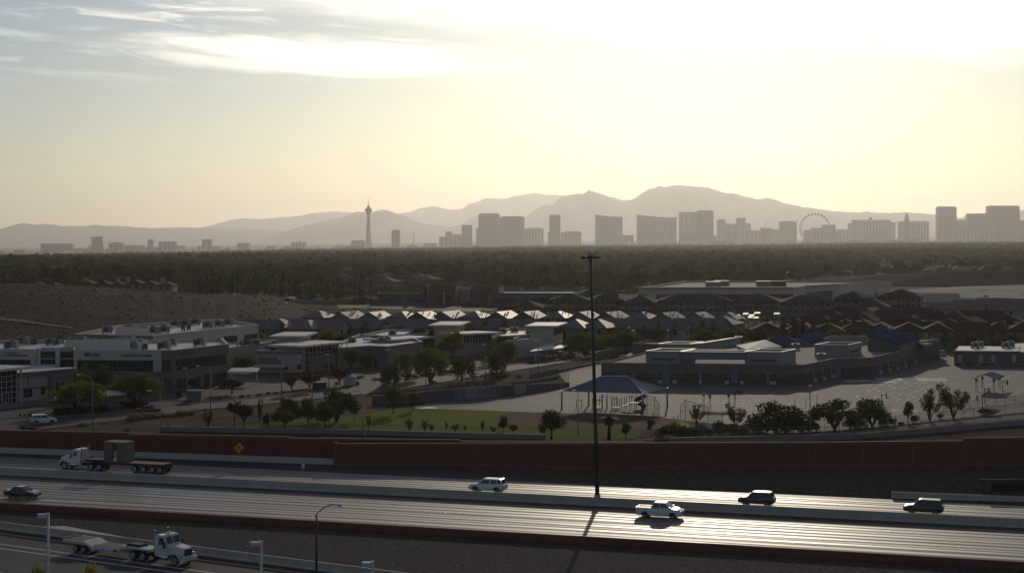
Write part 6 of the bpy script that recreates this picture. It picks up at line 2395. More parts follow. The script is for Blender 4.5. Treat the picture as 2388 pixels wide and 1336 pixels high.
def house(label, px, py, zr, rz, kind='gable', W=8.5, D=11.0, hw=5.3, wall=0, roof=None, group=None, win='front', porch=False):
    x, y = gp(px, py, zr)
    z0 = ground_z(x, y)
    r = thing('house', label, 'house', (x, y, z0), rz, group)
    a, b = house_meshes(kind, W, D, hw, zr - hw, WALLS[wall], roof or M_rgrey)
    put('wall', a, r)
    put('roof', b, r)
    w, d = W / 2, D / 2
    if win:
        for u in (-w * .5, w * .45):
            add_win(r, u, -d, 3.3, 0, R.choice((.8, 1, 1.3)))
        add_win(r, -w * .5, -d, .9, 0, 1.4)
        s = 1 if win == 'front' else -1
        for u in (-d * .5, d * .3):
            add_win(r, s * w, u, 3.3, s * pi / 2, R.choice((.7, 1)))
    if porch:
        put('porch_roof', house_meshes('hip', W * .55, 5, 2.9, 1.0, WALLS[wall], roof or M_rgrey)[1], r, (W * .12, -d - 1.6, 0))
        put('porch_wall', house_meshes('hip', W * .55, 5, 2.9, 1.0, WALLS[wall], roof or M_rgrey)[0], r, (W * .12, -d - 1.6, 0))
    return r


AL = radians(25)
VENT = MB().tube([(0, 0, -.1), (0, 0, .45)], .16, 6).mesh('roof_vent', M_darktrim if 'M_darktrim' in globals() else M_unitd)
G1, G2 = 'grey-roofed houses of the rear row', 'grey-roofed houses of the front row'
back = [(748, 725), (815, 726), (878, 726), (942, 725.5), (990, 726), (1050, 724.5), (1112, 725), (1175, 725), (1238, 725), (1305, 725.5), (1366, 725.5), (1430, 726), (1500, 726.5), (1560, 727.5), (1632, 727.5), (1700, 728)]
for i, (px, py) in enumerate(back):
    hh = house(f'grey-roofed house with sunlit roof slope, {ORD[i]} from the left in the rear row', px, py, 7.2, -AL - R.uniform(-.06, .06), 'gable' if i % 3 else 'hip', 7.8, 10.0 + i % 2, 5.2, (2, 0, 4, 2)[i % 4], M_rgrey, G1)
    for q in range(4):
        v = put('roof_vent', VENT, hh, (R.uniform(.6, 3.2), R.uniform(-3.2, 3.2), 0))
        v.location.z = 7.2 - 2.0 * v.location.x / 3.9 - .02
front = [(612, 745, 'b'), (655, 743, 'h'), (700, 742, 'b'), (722, 746, 'h'), (765, 746, 'p'), (812, 744, 'b'), (858, 744, 'b'), (885, 744, 'h'), (930, 743, 'b'), (965, 744, 'b'), (1010, 743, 'h'), (1046, 745, 'b'),
         (1090, 744, 'b'), (1130, 744, 'b'), (1170, 743, 'b'), (1215, 744, 'b'), (1345, 744, 'h'), (1398, 744, 'h'), (1440, 741, 'b'), (1490, 746, 'b'), (1530, 746, 'b'), (1562, 746, 'p'), (1592, 744, 'b'),
         (1618, 742, 'b'), (1650, 741, 'b'), (1690, 737, 'h')]
for i, (px, py, k) in enumerate(front):
    if k == 'h':
        house(f'hip-roofed house with a bright roof facet, {ORD[i]} from the left in the front row', px, py, 7.6, -AL + R.uniform(-.05, .05), 'hip', 8.5, 10.5, 5.3, (0, 2, 4)[i % 3], M_rgrey, G2)
    else:
        house(f'gabled house with dark roof, {ORD[i]} from the left in the front row', px, py, 7.6, pi / 2 - AL + R.uniform(-.05, .05), 'gable', 8.6, 11.5, 5.3, 1 if k == 'p' else (0, 3, 2, 0, 4)[i % 5], M_rgrey, G2, 'back')
# brown roofs at right: rows going back
rows = [('front', 751, 7.4, [1790, 1865, 1935, 2002, 2060, 2120, 2184, 2258, 2330, 2385, 2445], 'hip', -AL * .5),
        ('second', 741, 7.4, [1880, 1950, 2010, 2095, 2150, 2205, 2262, 2350], 'hip', pi / 2 - AL),
        ('third', 733, 7.4, [1905, 1960, 2010, 2130, 2180, 2225, 2330], 'hip', pi / 2 - AL),
        ('fourth', 724, 7.4, [1925, 1975, 2020, 2065, 2110, 2150, 2235, 2290], 'gable', pi / 2 - AL),
        ('rearmost', 717, 6.8, [2030, 2075, 2120], 'gable', pi / 2 - AL)]
for nm, py, zr_, pxs, kind, rz in rows:
    for i, px in enumerate(pxs):
        k2 = kind if (i * 7 + len(nm)) % 3 else ('gable' if kind == 'hip' else 'hip')
        house(f'brown-roofed house, {ORD[i]} from the left in the {nm} row at right', px + R.uniform(-5, 5), py + R.uniform(-1.8, 1.8), zr_, (rz if (i * 5 + len(nm)) % 4 else rz + pi / 2) + R.uniform(-.10, .10), k2, R.choice((8.2, 9.0, 9.8)), R.choice((10.5, 12, 13.5)), 5.2, (2, 0, 4, 2)[i % 4],
              M_rbrown if (i + len(nm)) % 4 else M_rred, f'brown-roofed houses of the {nm} row', 'front' if nm == 'front' else 'back', nm == 'front' and i % 2 == 0)
for i, (px, py, k) in enumerate([(2205, 704, 0), (2255, 706, 0), (2330, 706, 0), (2375, 708, 0), (2265, 699, 1), (2320, 694.5, 1), (2378, 696, 1), (2300, 701, 0)]):
    h = house(f'{"grey-roofed house with dark solar panels" if k else "pale house with grey roof"}, {ORD[i]} by the sandy basin', px, py, 7.6, pi / 2 - AL, 'gable', 9.0, 13.0, 5.4, 4 if k else 1, M_rgrey, 'grey houses by the basin', 'back')
    if k:
        for j in range(5):
            q = MB().obox((0, 0, 0), (3.2, 2.0, .08)).build('solar_panel', bpy.data.materials['window_glass'], h)
            q.location = (-2.2, -4.4 + j * 2.15, 6.75)
            q.rotation_euler = (0, -.47, 0)

# ------------------------------------------------------------------ three-storey apartments
M_apt = mat('apartment_stucco', (.125, .105, .085), .9, .08, .3)
M_apt2 = mat('apartment_trim', (.20, .17, .14), .9, .08, .3)


def hip(mb, x0, x1, y0, y1, z, h, o=.6):
    x0, x1, y0, y1 = x0 - o, x1 + o, y0 - o, y1 + o
    r = min(x1 - x0, y1 - y0) / 2
    if x1 - x0 >= y1 - y0:
        a, b = (x0 + r, (y0 + y1) / 2, z + h), (x1 - r, (y0 + y1) / 2, z + h)
        f = [(0, 1, 5, 4), (1, 2, 5), (2, 3, 4, 5), (3, 0, 4)]
    else:
        a, b = ((x0 + x1) / 2, y0 + r, z + h), ((x0 + x1) / 2, y1 - r, z + h)
        f = [(0, 1, 4), (1, 2, 5, 4), (2, 3, 5), (3, 0, 4, 5)]
    lo = [(x0, y0, z), (x1, y0, z), (x1, y1, z), (x0, y1, z)]
    mb.add(lo + [a, b] + [(p[0], p[1], z - .22) for p in lo], f + [(0, 6, 7, 1), (1, 7, 8, 2), (2, 8, 9, 3), (3, 9, 6, 0)])


def apartment(label, px0, px1, Y, zr, depth=14, floors=3, bays=4, rz=-.06, carport=False):
    x0, x1 = (px0 - CX) * Y / F, (px1 - CX) * Y / F
    r = thing('apartment_block', label, 'apartments', ((x0 + x1) / 2, Y, 0), rz, 'three-storey apartments')
    w = (x1 - x0) / 2
    he = zr - 2.6
    MB().box(-w, w, 0, depth, 0, he).build('wall', M_apt, r)
    rf_ = MB()
    hip(rf_, -w, w, 0, depth, he, 2.6)
    rf_.build('roof', M_rapt, r)
    fh = he / floors
    for b in range(bays):
        c = -w + (b + .5) * 2 * w / bays
        bw = 2 * w / bays * .27
        out = 1.5
        bm = MB().box(c - bw, c + bw, -out, -.01, 0, he - .25)
        bm.build('bay', M_apt2 if b % 2 else M_apt, r)
        q = MB()
        hip(q, c - bw, c + bw, -out, 3.0, he - .22, 1.5, .5)
        q.build('bay_roof', M_rapt, r)
        for k in range(floors):
            z = k * fh + .9
            add_win(r, c, -out, z, 0, 1.3)
            add_win(r, c + bw * 1.9, 0, z, 0, 1.0)
            bl = MB().box(c - bw * 1.9 - .9, c - bw * 1.9 + .9, -.9, .02, z - .9, z + .1)
            bl.build('balcony', M_apt2, r)
            MB().box(c - bw * 1.9 - .85, c - bw * 1.9 + .85, -.03, .02, z + .12, z + 1.5).build('balcony_opening', M_hwin, r)
    return r


apartment('three-storey apartment block left of the high mast, behind the sunlit roofs', 1285, 1372, 655, 10.4, bays=3)
apartment('three-storey apartment block crossed by the high mast, behind the sunlit roofs', 1378, 1452, 665, 10.0, bays=3, rz=.1)
apartment('three-storey apartment block right of the high mast, arched balconies', 1450, 1530, 650, 9.6, bays=3, rz=-.25)
apartment('broad three-storey apartment block with pale windows, in front of the long store', 1538, 1706, 650, 10.2, bays=5)
apartment('apartment block with stepped dark roofs, before the right half of the long store', 1716, 1812, 680, 9.2, bays=4, rz=-.3)
apartment('broad apartment block right of the long store front', 1826, 1944, 640, 10.2, bays=4)
apartment('apartment block with a corner of stacked bays, left of the white carport building', 1948, 2012, 655, 11.2, bays=3, rz=-.5)
apartment('apartment block with several small hips, in front of the white carport building', 2052, 2142, 680, 11.0, bays=4, rz=-.35)
apartment('lower apartment wing between the stacked bays and the white carport building', 2005, 2068, 650, 8.0, bays=2, floors=2, rz=-.3)
apartment('low dark-roofed building before the brown shops, left of the apartments', 1160, 1262, 690, 6.2, bays=3, floors=1, rz=-.2)
apartment('long roof behind the apartments crossed by the high mast', 1350, 1440, 740, 9.6, bays=3, rz=.15)

# ------------------------------------------------------------------ shops and the long store
M_shopgrey = mat('shop_grey_stucco', (.155, .15, .14), .9, .08, .3)
M_brick = mat('shop_brick', (.105, .055, .042), .9, .15, .5, fine=.2)
M_darktrim = mat('shop_dark_trim', (.045, .045, .045), .7, .1, .5)


def shop(label, px0, px1, pt, Y, depth, wall, glass=0, trim=None, rz=0):
    x0, x1 = (px0 - CX) * Y / F, (px1 - CX) * Y / F
    h = H - (pt - YH) * Y / F
    b = block('shop_building', label, 'shop building', [(x0, Y), (x1, Y + rz), (x1 + 2, Y + depth), (x0 - 2, Y + depth)], h, wall, M_whiteroof, parapet=.8, trim=trim)
    f = Face(b, (x0, Y), (x1, Y + rz))
    if glass:
        n = max(1, int(f.L / 12))
        for i in range(n):
            f.window(f.L * (i + .12) / n, f.L * (i + .88) / n, .6, h * .62, 6, 1, fr=.16)
    return b, f


b, f = shop('long low grey shop with a dark roof band, left of the brick shop', 880, 1002, 687, 800, 30, M_shopgrey, 1)
f.box('roof_band', M_darktrim, -1, f.L + 1, f.z(880, 690.5), f.z(880, 685), .8)
b, f = shop('brick shop with a curved glass front, among palms', 1000, 1062, 669.5, 790, 25, M_brick)
f.pwin(1022, 1034, 686, 694, 2, 2)
f.pwin(1040, 1052, 690, 708, 4, 2)
f.pbox('white_fin', M_whitetrim, 1034.5, 1037, 681, 710, .6)
f.pbox('sign', mat('shop_sign_orange', (.30, .10, .01), .6, 0), 1003, 1009, 675, 677, .2)
b, f = shop('white plain shop block between the two brick shops', 1063, 1117, 673, 810, 22, M_wallwhite)
b, f = shop('brick shop with a blue sign, right of the white plain block', 1102, 1164, 670, 795, 25, M_brick)
f.pbox('blue_sign', mat('shop_sign_blue', (.06, .09, .16), .6, 0), 1102, 1117, 672, 678, .2)
f.pbox('sign', bpy.data.materials['shop_sign_orange'], 1130, 1136, 674, 676.5, .2)
b, f = shop('long grey shop row with dark roof band, behind the low dark-roofed building', 1140, 1368, 683, 790, 34, M_shopgrey, 1)
f.box('roof_band', M_darktrim, -1, f.L + 1, f.z(1140, 687), f.z(1140, 682.5), .8)
for lab, a, c, pt in (('pale box rising behind the roof of the long shop row, at left', 1164, 1213, 671.5), ('pale box rising behind the roof of the long shop row, by the palms', 1269, 1358, 671.5), ('low pale parapet behind the long shop row', 1213, 1269, 677)):
    shop(lab, a, c, pt, 828, 16, M_shopgrey)
HST = 8.0
q = [gp(1488, 671.5, HST), gp(1850, 671, HST), gp(1880, 667, HST), gp(1941, 663.5, HST), (200, 905), (92, 905), gp(1530, 665, HST)]
store = block('long_store', 'very long low store with a pale fascia and orange-brown window band', 'store', q, HST, M_wallwhite, M_schoolroof, parapet=.9, trim=M_darktrim)
f = Face(store, q[0], q[1])
f.box('window_band', M_pane, f.u(1535), f.u(1848), .6, HST - 2.9, .15)
f.box('orange_panel', mat('store_orange', (.17, .075, .018), .7, .2, .3), f.u(1538), f.u(1600), 1.2, HST - 2.95, .22)
f.box('white_banner', M_wallwhite, f.u(1507), f.u(1530), 2.6, HST - 2.9, .24)
f.box('lower_wall', M_darktrim, .1, f.L - .1, .02, HST - 2.95, .10, 0)
f.box('fascia_lip', M_darktrim, -1.5, f.L + 1, HST + .13, HST + .4, 1.6)
f = Face(store, q[2], q[3])
f.box('lower_wall', M_darktrim, .1, f.L - .1, .02, HST - 2.95, .12, 0)
f.box('fascia_lip', M_darktrim, -.5, f.L + 3, HST + .13, HST + .4, 1.6)
f.box('brick_pier', M_brick, f.L * .62, f.L * .78, 0, HST - 2.9, .3)
for i, (a, c, py) in enumerate([(1646, 1680, 668.5), (1666, 1700, 666), (1764, 1798, 667), (1798, 1832, 667)]):
    x, y = gp((a + c) / 2, py, HST - .9)
    w_ = (c - a) * y / F
    o = MB().box(-w_ / 2, w_ / 2, -2, 2, 0, 2.3).box(-w_ / 2 - .1, w_ / 2 + .1, -2.1, 2.1, 2.3, 2.5).build('rooftop_unit', M_unit if i != 3 else M_unitd)
    o.location = (x, y, HST - .9)
    tag(o, f'{ORD[i]} long machinery box from the left on the store roof', 'rooftop unit', 'machinery boxes on the store roof')
b, f = shop('white open-sided carport building at the edge of the sandy basin', 2140, 2248, 686, 760, 14, M_wallwhite, trim=M_whitetrim, rz=8)
f.window(2, f.L - 2, 1.2, 3.2, 9, 1, m=M_wallwhite, fr=1.0)
shop('long white wall and low roof behind the stacked apartments', 1960, 2110, 684.5, 850, 10, M_wallwhite)
# villas at the foot of the wood, left
def villa(label, px0, px1, pt, Y, bays, wallc, wins=True, roof=None):
    x0, x1 = (px0 - CX) * Y / F, (px1 - CX) * Y / F
    zr_ = H - (pt - YH) * Y / F
    z0 = ground_z((x0 + x1) / 2, Y)
    r = thing('villa', label, 'villa', ((x0 + x1) / 2, Y, z0), 0)
    w = (x1 - x0) / 2
    hh = zr_ - z0
    for i in range(bays):
        a, c = -w + 2 * w * i / bays, -w + 2 * w * (i + 1) / bays
        dy = (i % 2) * 3.0
        e = hh - 2.0 - (i % 3) * .5
        MB().box(a, c, dy, dy + 14 - i * .01, 0, e).build('wall', wallc, r)
        q_ = MB()
        hip(q_, a, c, dy, dy + 14, e, 2.0, .5)
        q_.build('roof', roof or M_rred, r)
        if wins:
            for t in (.25, .7):
                add_win(r, a + (c - a) * t, dy, e - 2.2, 0, 1.4)
    return r


M_villa = mat('villa_cream', (.33, .25, .155), .9, .08, .3)
v = villa('large cream villa with red tile roofs and chimneys, behind the hill at left', 178, 400, 653, 880, 6, M_villa)
vh = H - (653 - YH) * 880 / F - v.location.z
for px in (-21, 1, 19, -4):
    MB().box(px - .9, px + .9, 3, 5, 4, vh + .9).box(px - 1.1, px + 1.1, 2.8, 5.2, vh + .9, vh + 1.2).build('chimney', M_villa, v)
villa('red-roofed villa at the far left, just above the hill', 60, 133, 658, 900, 2, M_villa)
villa('red-roofed villa cut by the left frame edge', -60, 56, 661, 895, 3, M_villa)
villa('small cream gatehouse with a hipped red roof at the foot of the cypresses', 534, 600, 684, 890, 1, M_villa)
villa('long cream gatehouse with a red roof beside the distant road', 622, 684, 690, 840, 1, M_villa)
wall_run('garden_wall', 'tan garden wall along the distant road below the palms', 'wall', [gp(680, 711), gp(790, 708), gp(880, 707)], .4, 2.0, 8, 'wall_panel', M_apt2)

# ------------------------------------------------------------------ distant road, basin and dam
def gpt(px, py):
    """where a picture point meets the terrain"""
    Y = 300.0
    while Y < 9000:
        x = (px - CX) * Y / F
        if H - (py - YH) * Y / F <= ground_z(x, Y):
            return x, Y
        Y += 4 if Y < 1200 else 20
    return x, Y


sheet('road', [(640, 718), (700, 711.5), (860, 711), (1100, 716), (1160, 722), (1100, 726), (860, 719), (700, 719)], M_asphalt, .03)
M_sand = groundmat('basin_sand', [(0.3, (.24, .20, .155)), (0.5, (.36, .315, .25)), (0.7, (.46, .41, .34))], scale=.012, speck=(.10, .63, (.07, .055, .04)), bump=.5, bscale=.7, scale2=.12)
sheet('sand', [(1950, 690), (2030, 683), (2060, 679), (2240, 668), (2388, 664), (3000, 662), (3000, 702), (2388, 700), (2180, 692)], M_sand, .05)
M_dam = groundmat('dam_gravel', [(0.3, (.085, .068, .056)), (0.7, (.14, .115, .095))], scale=.05, bump=.5, bscale=1.0, scale2=.5)
mb = MB()
dam = [(1560, 667.5, 665.5), (1700, 667, 660), (1800, 666.5, 654.5), (1900, 665.5, 648), (2050, 664.5, 641), (2200, 664, 635.5), (2388, 663, 632), (2700, 662, 629), (3400, 661, 628)]
for px, pb, pt in dam:
    x, y = gp(px, pb)
    x2, y2, z2 = wp(px, pt, y + 28)
    x3, y3 = (px - CX) * (y + 60) / F, y + 60
    mb.v += [(x, y, -.3), (x2, y2, z2), (x2 * 1.004, y2 + 5, z2), (x3, y3, -3.5)]
for i in range(len(dam) - 1):
    for j in range(3):
        a = i * 4 + j
        mb.f.append((a, a + 4, a + 5, a + 1))
structure('embankment', mb, M_dam)
x0_, y0_, z0_ = wp(2353, 632, 1134)
x1_, y1_ = gp(2388, 661)
mb = MB().slab([(x0_, y0_ - 1, z0_ + .2), (x0_ + 2, y0_ - 1, z0_ + .2), (x1_ + 3, y1_ - 1, .3), (x1_, y1_ - 1, .3)], .3)
structure('path', mb, M_walk)
mb = MB()
pp = [gpt(px, py) for px, py in ((-60, 738), (0, 742), (60, 750), (110, 758), (170, 766))]
qq = [gpt(px, py) for px, py in ((-60, 743), (0, 748), (60, 755), (110, 762.5), (170, 769))]
for a in pp + qq:
    mb.v.append((a[0], a[1], ground_z(*a) + .25))
mb.f = [(i, i + 1, 6 + i, 5 + i) for i in range(4)]
structure('path', mb, M_shoulder)

# flags before the model homes
for i, (px, pt, pb) in enumerate([(1576, 768, 793), (1606, 757, 790), (1633, 755, 788), (1660, 751, 786), (1731, 743, 776), (1738, 734, 766), (1757, 742, 774)]):
    x, y = gp(px, pb)
    h = (pb - pt) * y / F
    r = thing('flag', f'{ORD[i]} small striped flag from the left among the front-row houses', 'flag', (x, y, 0), 0, 'flags among the houses')
    MB().tube([(0, 0, 0), (0, 0, h)], .05, 6).build('pole', M_palepole, r)
    for k in range(7):
        z = h - 2.3 + k * .32
        MB().hull([(0.05, -.02, z), (1.0, .15, z - .5), (1.0, .19, z - .5), (.05, .02, z), (.05, -.02, z + .31), (1.0, .15, z - .19), (1.0, .19, z - .19), (.05, .02, z + .31)]).build('stripe', bpy.data.materials['red_kerb_paint'] if k % 2 == 0 else M_wallwhite, r)
    MB().box(.03, .45, -.06, .06, h - 1.0, h).build('canton', M_signblue, r)

for i, (px, py, w_) in enumerate([(1717, 737, 14), (1729, 744, 16), (1738, 733, 12), (1748, 741, 12), (1752, 736.5, 12), (1765, 731, 14), (1762, 742, 12), (1811, 732.5, 14), (1824, 732, 10)]):
    carport(f'{ORD[i]} small sunlit flat canopy from the left in the court behind the flags', (px - w_ / 2, py), (px + w_ / 2, py), (px + w_ / 2 + 2, py - 1.6), (px - w_ / 2 + 2, py - 1.6), 2.9, [px - w_ / 3, px + w_ / 3], 'sunlit flat canopies')

# ------------------------------------------------------------------ plants
LM = {'olive': leafmat('olive_leaves', (.042, .058, .012), (.078, .092, .022), .45),
      'dark': leafmat('dark_leaves', (.022, .036, .007), (.050, .068, .015), .42),
      'palo': leafmat('palo_verde_leaves', (.075, .100, .014), (.130, .145, .022), .55),
      'yellow': leafmat('yellow_blossom', (.14, .12, .010), (.24, .19, .014), .5),
      'rust': leafmat('rusty_leaves', (.055, .036, .014), (.085, .050, .016), .38),
      'fresh': leafmat('fresh_leaves', (.062, .092, .014), (.100, .130, .024), .52),
      'palm': leafmat('palm_fronds', (.032, .044, .012), (.070, .082, .024), .35),
      'dry': leafmat('dry_grass', (.24, .19, .10), (.36, .29, .17), .3),
      'wood': leafmat('woodland_leaves', (.014, .021, .005), (.15, .165, .045), .26)}
M_bark = mat('bark', (.045, .034, .026), .95, .25, 2., fine=.2)


def leaves(rr, blobs, n, size, droop=0.0, shell=.55):
    """n small leaf clumps spread through ellipsoid lobes, thicker towards the outside"""
    wts = np.array([b[3] * b[4] * b[5] for b in blobs]) ** .8
    wts = wts / wts.sum()
    idx = rr.choice(len(blobs), n, p=wts)
    B = np.array(blobs)[idx]
    d = rr.normal(size=(n, 3))
    d /= np.linalg.norm(d, axis=1)[:, None]
    rad = rr.random(n) ** (1 / 3)
    rad = shell + (1 - shell) * rad
    rad = np.where(rr.random(n) < .22, rr.random(n), rad) * (1 + rr.normal(size=n) * .10)
    c = B[:, :3] + d * rad[:, None] * B[:, 3:6]
    c[:, 2] -= droop * (1 - d[:, 2]) * rr.random(n)
    a = rr.normal(size=(n, 3))
    a /= np.linalg.norm(a, axis=1)[:, None]
    b = np.cross(a, rr.normal(size=(n, 3)))
    b /= np.linalg.norm(b, axis=1)[:, None]
    s = size * (.6 + .8 * rr.random(n))[:, None]
    a, b = a * s, b * s * .62
    v = np.stack([c - a, c - b * .9 + a * .1, c + a, c + b], 1).reshape(-1, 3)
    f = np.arange(4 * n).reshape(-1, 4)
    return v, f


def npmesh(name, v, f, m, extra=None):
    me = bpy.data.meshes.new(name)
    n = len(f)
    me.vertices.add(len(v))
    me.vertices.foreach_set('co', np.asarray(v, dtype=np.float32).ravel())
    me.loops.add(4 * n)
    me.polygons.add(n)
    me.loops.foreach_set('vertex_index', np.asarray(f, dtype=np.int32).ravel())
    me.polygons.foreach_set('loop_start', np.arange(0, 4 * n, 4, dtype=np.int32))
    me.materials.append(m)
    me.update(calc_edges=True)
    return me


def make_tree(kind, seed, lod=1.0):
    """(trunk mesh, crown mesh) of a tree one unit high"""
    rr = np.random.default_rng(seed)
    rd = random.Random(seed)
    blobs, tr = [], MB()
    lm = 'olive'
    size, n, droop, shell = .045, 900, 0, .55
    if kind in ('round', 'dark', 'fresh', 'rust', 'yellow'):
        lm = {'round': 'olive'}.get(kind, kind)
        th = rd.uniform(.22, .32)
        tr.tube([(0, 0, 0), (rd.uniform(-.02, .02), 0, th), (rd.uniform(-.04, .04), 0, th + .18)], [.028, .02, .012], 6)
        k = 9
        for i in range(k):
            a = 2 * pi * i / k + rd.uniform(-.4, .4)
            r_ = rd.uniform(.10, .27)
            z = rd.uniform(.42, .84)
            q = rd.uniform(.13, .20)
            if z > .72:
                r_ *= .6
            blobs.append((r_ * cos(a), r_ * sin(a), z, q, q, q * .8))
            tr.tube([(0, 0, th - .03), (r_ * cos(a) * .6, r_ * sin(a) * .6, (th + z) / 2), (r_ * cos(a), r_ * sin(a), z)], [.014, .009, .004], 5)
        blobs.append((0, 0, .62, .22, .22, .24))
        n = 1500
        size = .038
    elif kind == 'mound':                       # dense crown down to the ground
        lm = 'dark'
        for i in range(6):
            a = 2 * pi * i / 6
            tr.tube([(0, 0, 0), (.14 * cos(a), .14 * sin(a), .3), (.34 * cos(a), .34 * sin(a), .62)], [.02, .014, .004], 5)
        for i in range(17):
            a = 2 * pi * rd.random()
            r_ = .46 * sqrt(rd.random())
            z = rd.uniform(.16, .86 - .45 * (r_ / .46) ** 2)
            q = rd.uniform(.13, .20)
            blobs.append((r_ * cos(a), r_ * sin(a), z, q, q, q * .9))
        n, size, shell = 2600, .033, .5
    elif kind == 'broad':                       # wide multi-stemmed desert tree
        lm = 'palo'
        for i in range(5):
            a = 2 * pi * i / 5 + rd.uniform(-.4, .4)
            r_ = rd.uniform(.25, .45)
            tr.tube([(rd.uniform(-.02, .02), 0, 0), (r_ * .35 * cos(a), r_ * .35 * sin(a), .28), (r_ * cos(a), r_ * sin(a), .66)], [.026, .017, .005], 6)
        for i in range(15):
            a = 2 * pi * rd.random()
            r_ = .56 * sqrt(rd.random())
            z = .80 - .30 * (r_ / .56) ** 2 + rd.uniform(-.08, .06)
            q = rd.uniform(.15, .23)
            blobs.append((r_ * cos(a), r_ * sin(a), z, q * 1.15, q * 1.15, q * .85))
        n, size, droop, shell = 4200, .030, .10, .35
    elif kind == 'weep':
        tr.tube([(0, 0, 0), (.02, 0, .3), (0, 0, .6)], [.026, .02, .01], 6)
        for i in range(12):
            a = 2 * pi * rd.random()
            r_ = .34 * sqrt(rd.random())
            blobs.append((r_ * cos(a), r_ * sin(a), rd.uniform(.45, .85) - r_ * .5, .13, .13, .17))
            tr.tube([(0, 0, .35), (r_ * cos(a) * .6, r_ * sin(a) * .6, .6), (r_ * cos(a), r_ * sin(a), .7)], [.012, .008, .003], 5)
        n, size, droop, shell = 1700, .032, .16, .3
    elif kind == 'sparse':
        for i in range(7):
            a = 2 * pi * i / 7 + rd.uniform(-.5, .5)
            r_ = rd.uniform(.12, .34)
            z = rd.uniform(.6, .95)
            tr.tube([(0, 0, 0), (r_ * .3 * cos(a), r_ * .3 * sin(a), z * .45), (r_ * cos(a), r_ * sin(a), z)], [.018, .012, .003], 5)
            for t in (.55, .75, .95):
                blobs.append((r_ * t * cos(a), r_ * t * sin(a), z * t, .09, .09, .10))
        lm, n, size, shell = 'fresh', 1500, .026, .1
    elif kind == 'young':
        tr.tube([(0, 0, 0), (.01, 0, .4), (0, 0, .9)], [.016, .012, .004], 5)
        for i in range(7):
            a = 2 * pi * rd.random()
            z = rd.uniform(.45, .92)
            r_ = rd.uniform(.03, .13)
            blobs.append((r_ * cos(a), r_ * sin(a), z, .10, .10, .10))
            tr.tube([(0, 0, z - .15), (r_ * cos(a), r_ * sin(a), z)], [.006, .003], 4)
        n, size, shell = 520, .036, .2
    elif kind == 'bush':
        for i in range(8):
            a = 2 * pi * rd.random()
            r_ = .5 * rd.random()
            blobs.append((r_ * cos(a), r_ * sin(a), rd.uniform(.30, .72), rd.uniform(.22, .36), .30, rd.uniform(.2, .32)))
        tr.tube([(0, 0, 0), (0, 0, .4)], [.03, .02], 5)
        lm, n, size, shell = 'dark', 1300, .065, .45
    elif kind == 'clip':
        blobs = [(0, 0, .52, .42, .42, .42), (0, 0, .45, .46, .46, .34)]
        lm, n, size, shell = 'dark', 420, .10, .85
        tr.tube([(0, 0, 0), (0, 0, .4)], [.03, .02], 5)
    elif kind == 'tuft':                        # round dry bush
        lm = 'dry'
        blobs = [(0, 0, .36, .62, .62, .56), (.25, 0, .3, .45, .5, .45)]
        n, size, shell = 700, .11, .8
        tr.tube([(0, 0, 0), (0, 0, .3)], [.03, .02], 5)
    elif kind == 'column':
        tr.tube([(0, 0, 0), (0, 0, .6)], [.02, .01], 5)
        for i in range(9):
            blobs.append((0, 0, .12 + .095 * i, .075 - .004 * abs(i - 3), .075 - .004 * abs(i - 3), .09))
        lm, n, size, shell = 'dark', 520, .035, .6
    v, f = leaves(rr, blobs, int(n * lod), size / sqrt(lod), droop, shell)
    v[:, 2] = np.maximum(v[:, 2], .01)
    return tr.mesh('trunk', M_bark, True), npmesh('crown', v, f, LM[lm])


def make_palm(seed, skirt=True, lod=1.0):
    rd = random.Random(seed)
    tr = MB().tube([(0, 0, 0), (rd.uniform(-.02, .02), 0, .45), (rd.uniform(-.03, .03), 0, .86)], [.030, .022, .020], 7)
    vs, fs = [], []
    n = int(46 * lod)
    for i in range(n):
        a = 2 * pi * rd.random()
        e = rd.uniform(-.7, 1.3)
        L = rd.uniform(.13, .19)
        d = Vector((cos(a) * cos(e), sin(a) * cos(e), sin(e)))
        s = Vector((-sin(a), cos(a), 0))
        o = Vector((0, 0, .86))
        p1, p2 = o + d * L * .45, o + d * L - Vector((0, 0, .035))
        for (q0, q1, w0, w1) in ((o, p1, .004, .035), (p1, p2, .035, .006)):
            k = len(vs)
            vs += [tuple(q0 - s * w0), tuple(q0 + s * w0), tuple(q1 + s * w1), tuple(q1 - s * w1)]
            fs.append((k, k + 1, k + 2, k + 3))
    cr = npmesh('crown', vs, fs, LM['palm'])
    sk = None
    if skirt:
        vs, fs = [], []
        for i in range(int(40 * lod)):
            a = 2 * pi * rd.random()
            z = rd.uniform(.68, .84)
            d = Vector((cos(a), sin(a), 0))
            s = Vector((-sin(a), cos(a), 0)) * .02
            p, q = d * .025 + Vector((0, 0, z)), d * rd.uniform(.045, .075) + Vector((0, 0, z - .13))
            k = len(vs)
            vs += [tuple(p - s), tuple(p + s), tuple(q + s), tuple(q - s)]
            fs.append((k, k + 1, k + 2, k + 3))
        sk = npmesh('skirt', vs, fs, LM['rust'])
    return tr.mesh('trunk', M_bark, True), cr, sk


KIND = {k: [make_tree(k, 100 + 17 * i + len(k)) for i in range(3 if k in ('round', 'dark', 'broad', 'sparse', 'young', 'fresh') else 2)]
        for k in ('round', 'dark', 'fresh', 'rust', 'yellow', 'broad', 'weep', 'sparse', 'young', 'bush', 'clip', 'tuft', 'column', 'mound')}
PALMS = [make_palm(i) for i in range(3)]


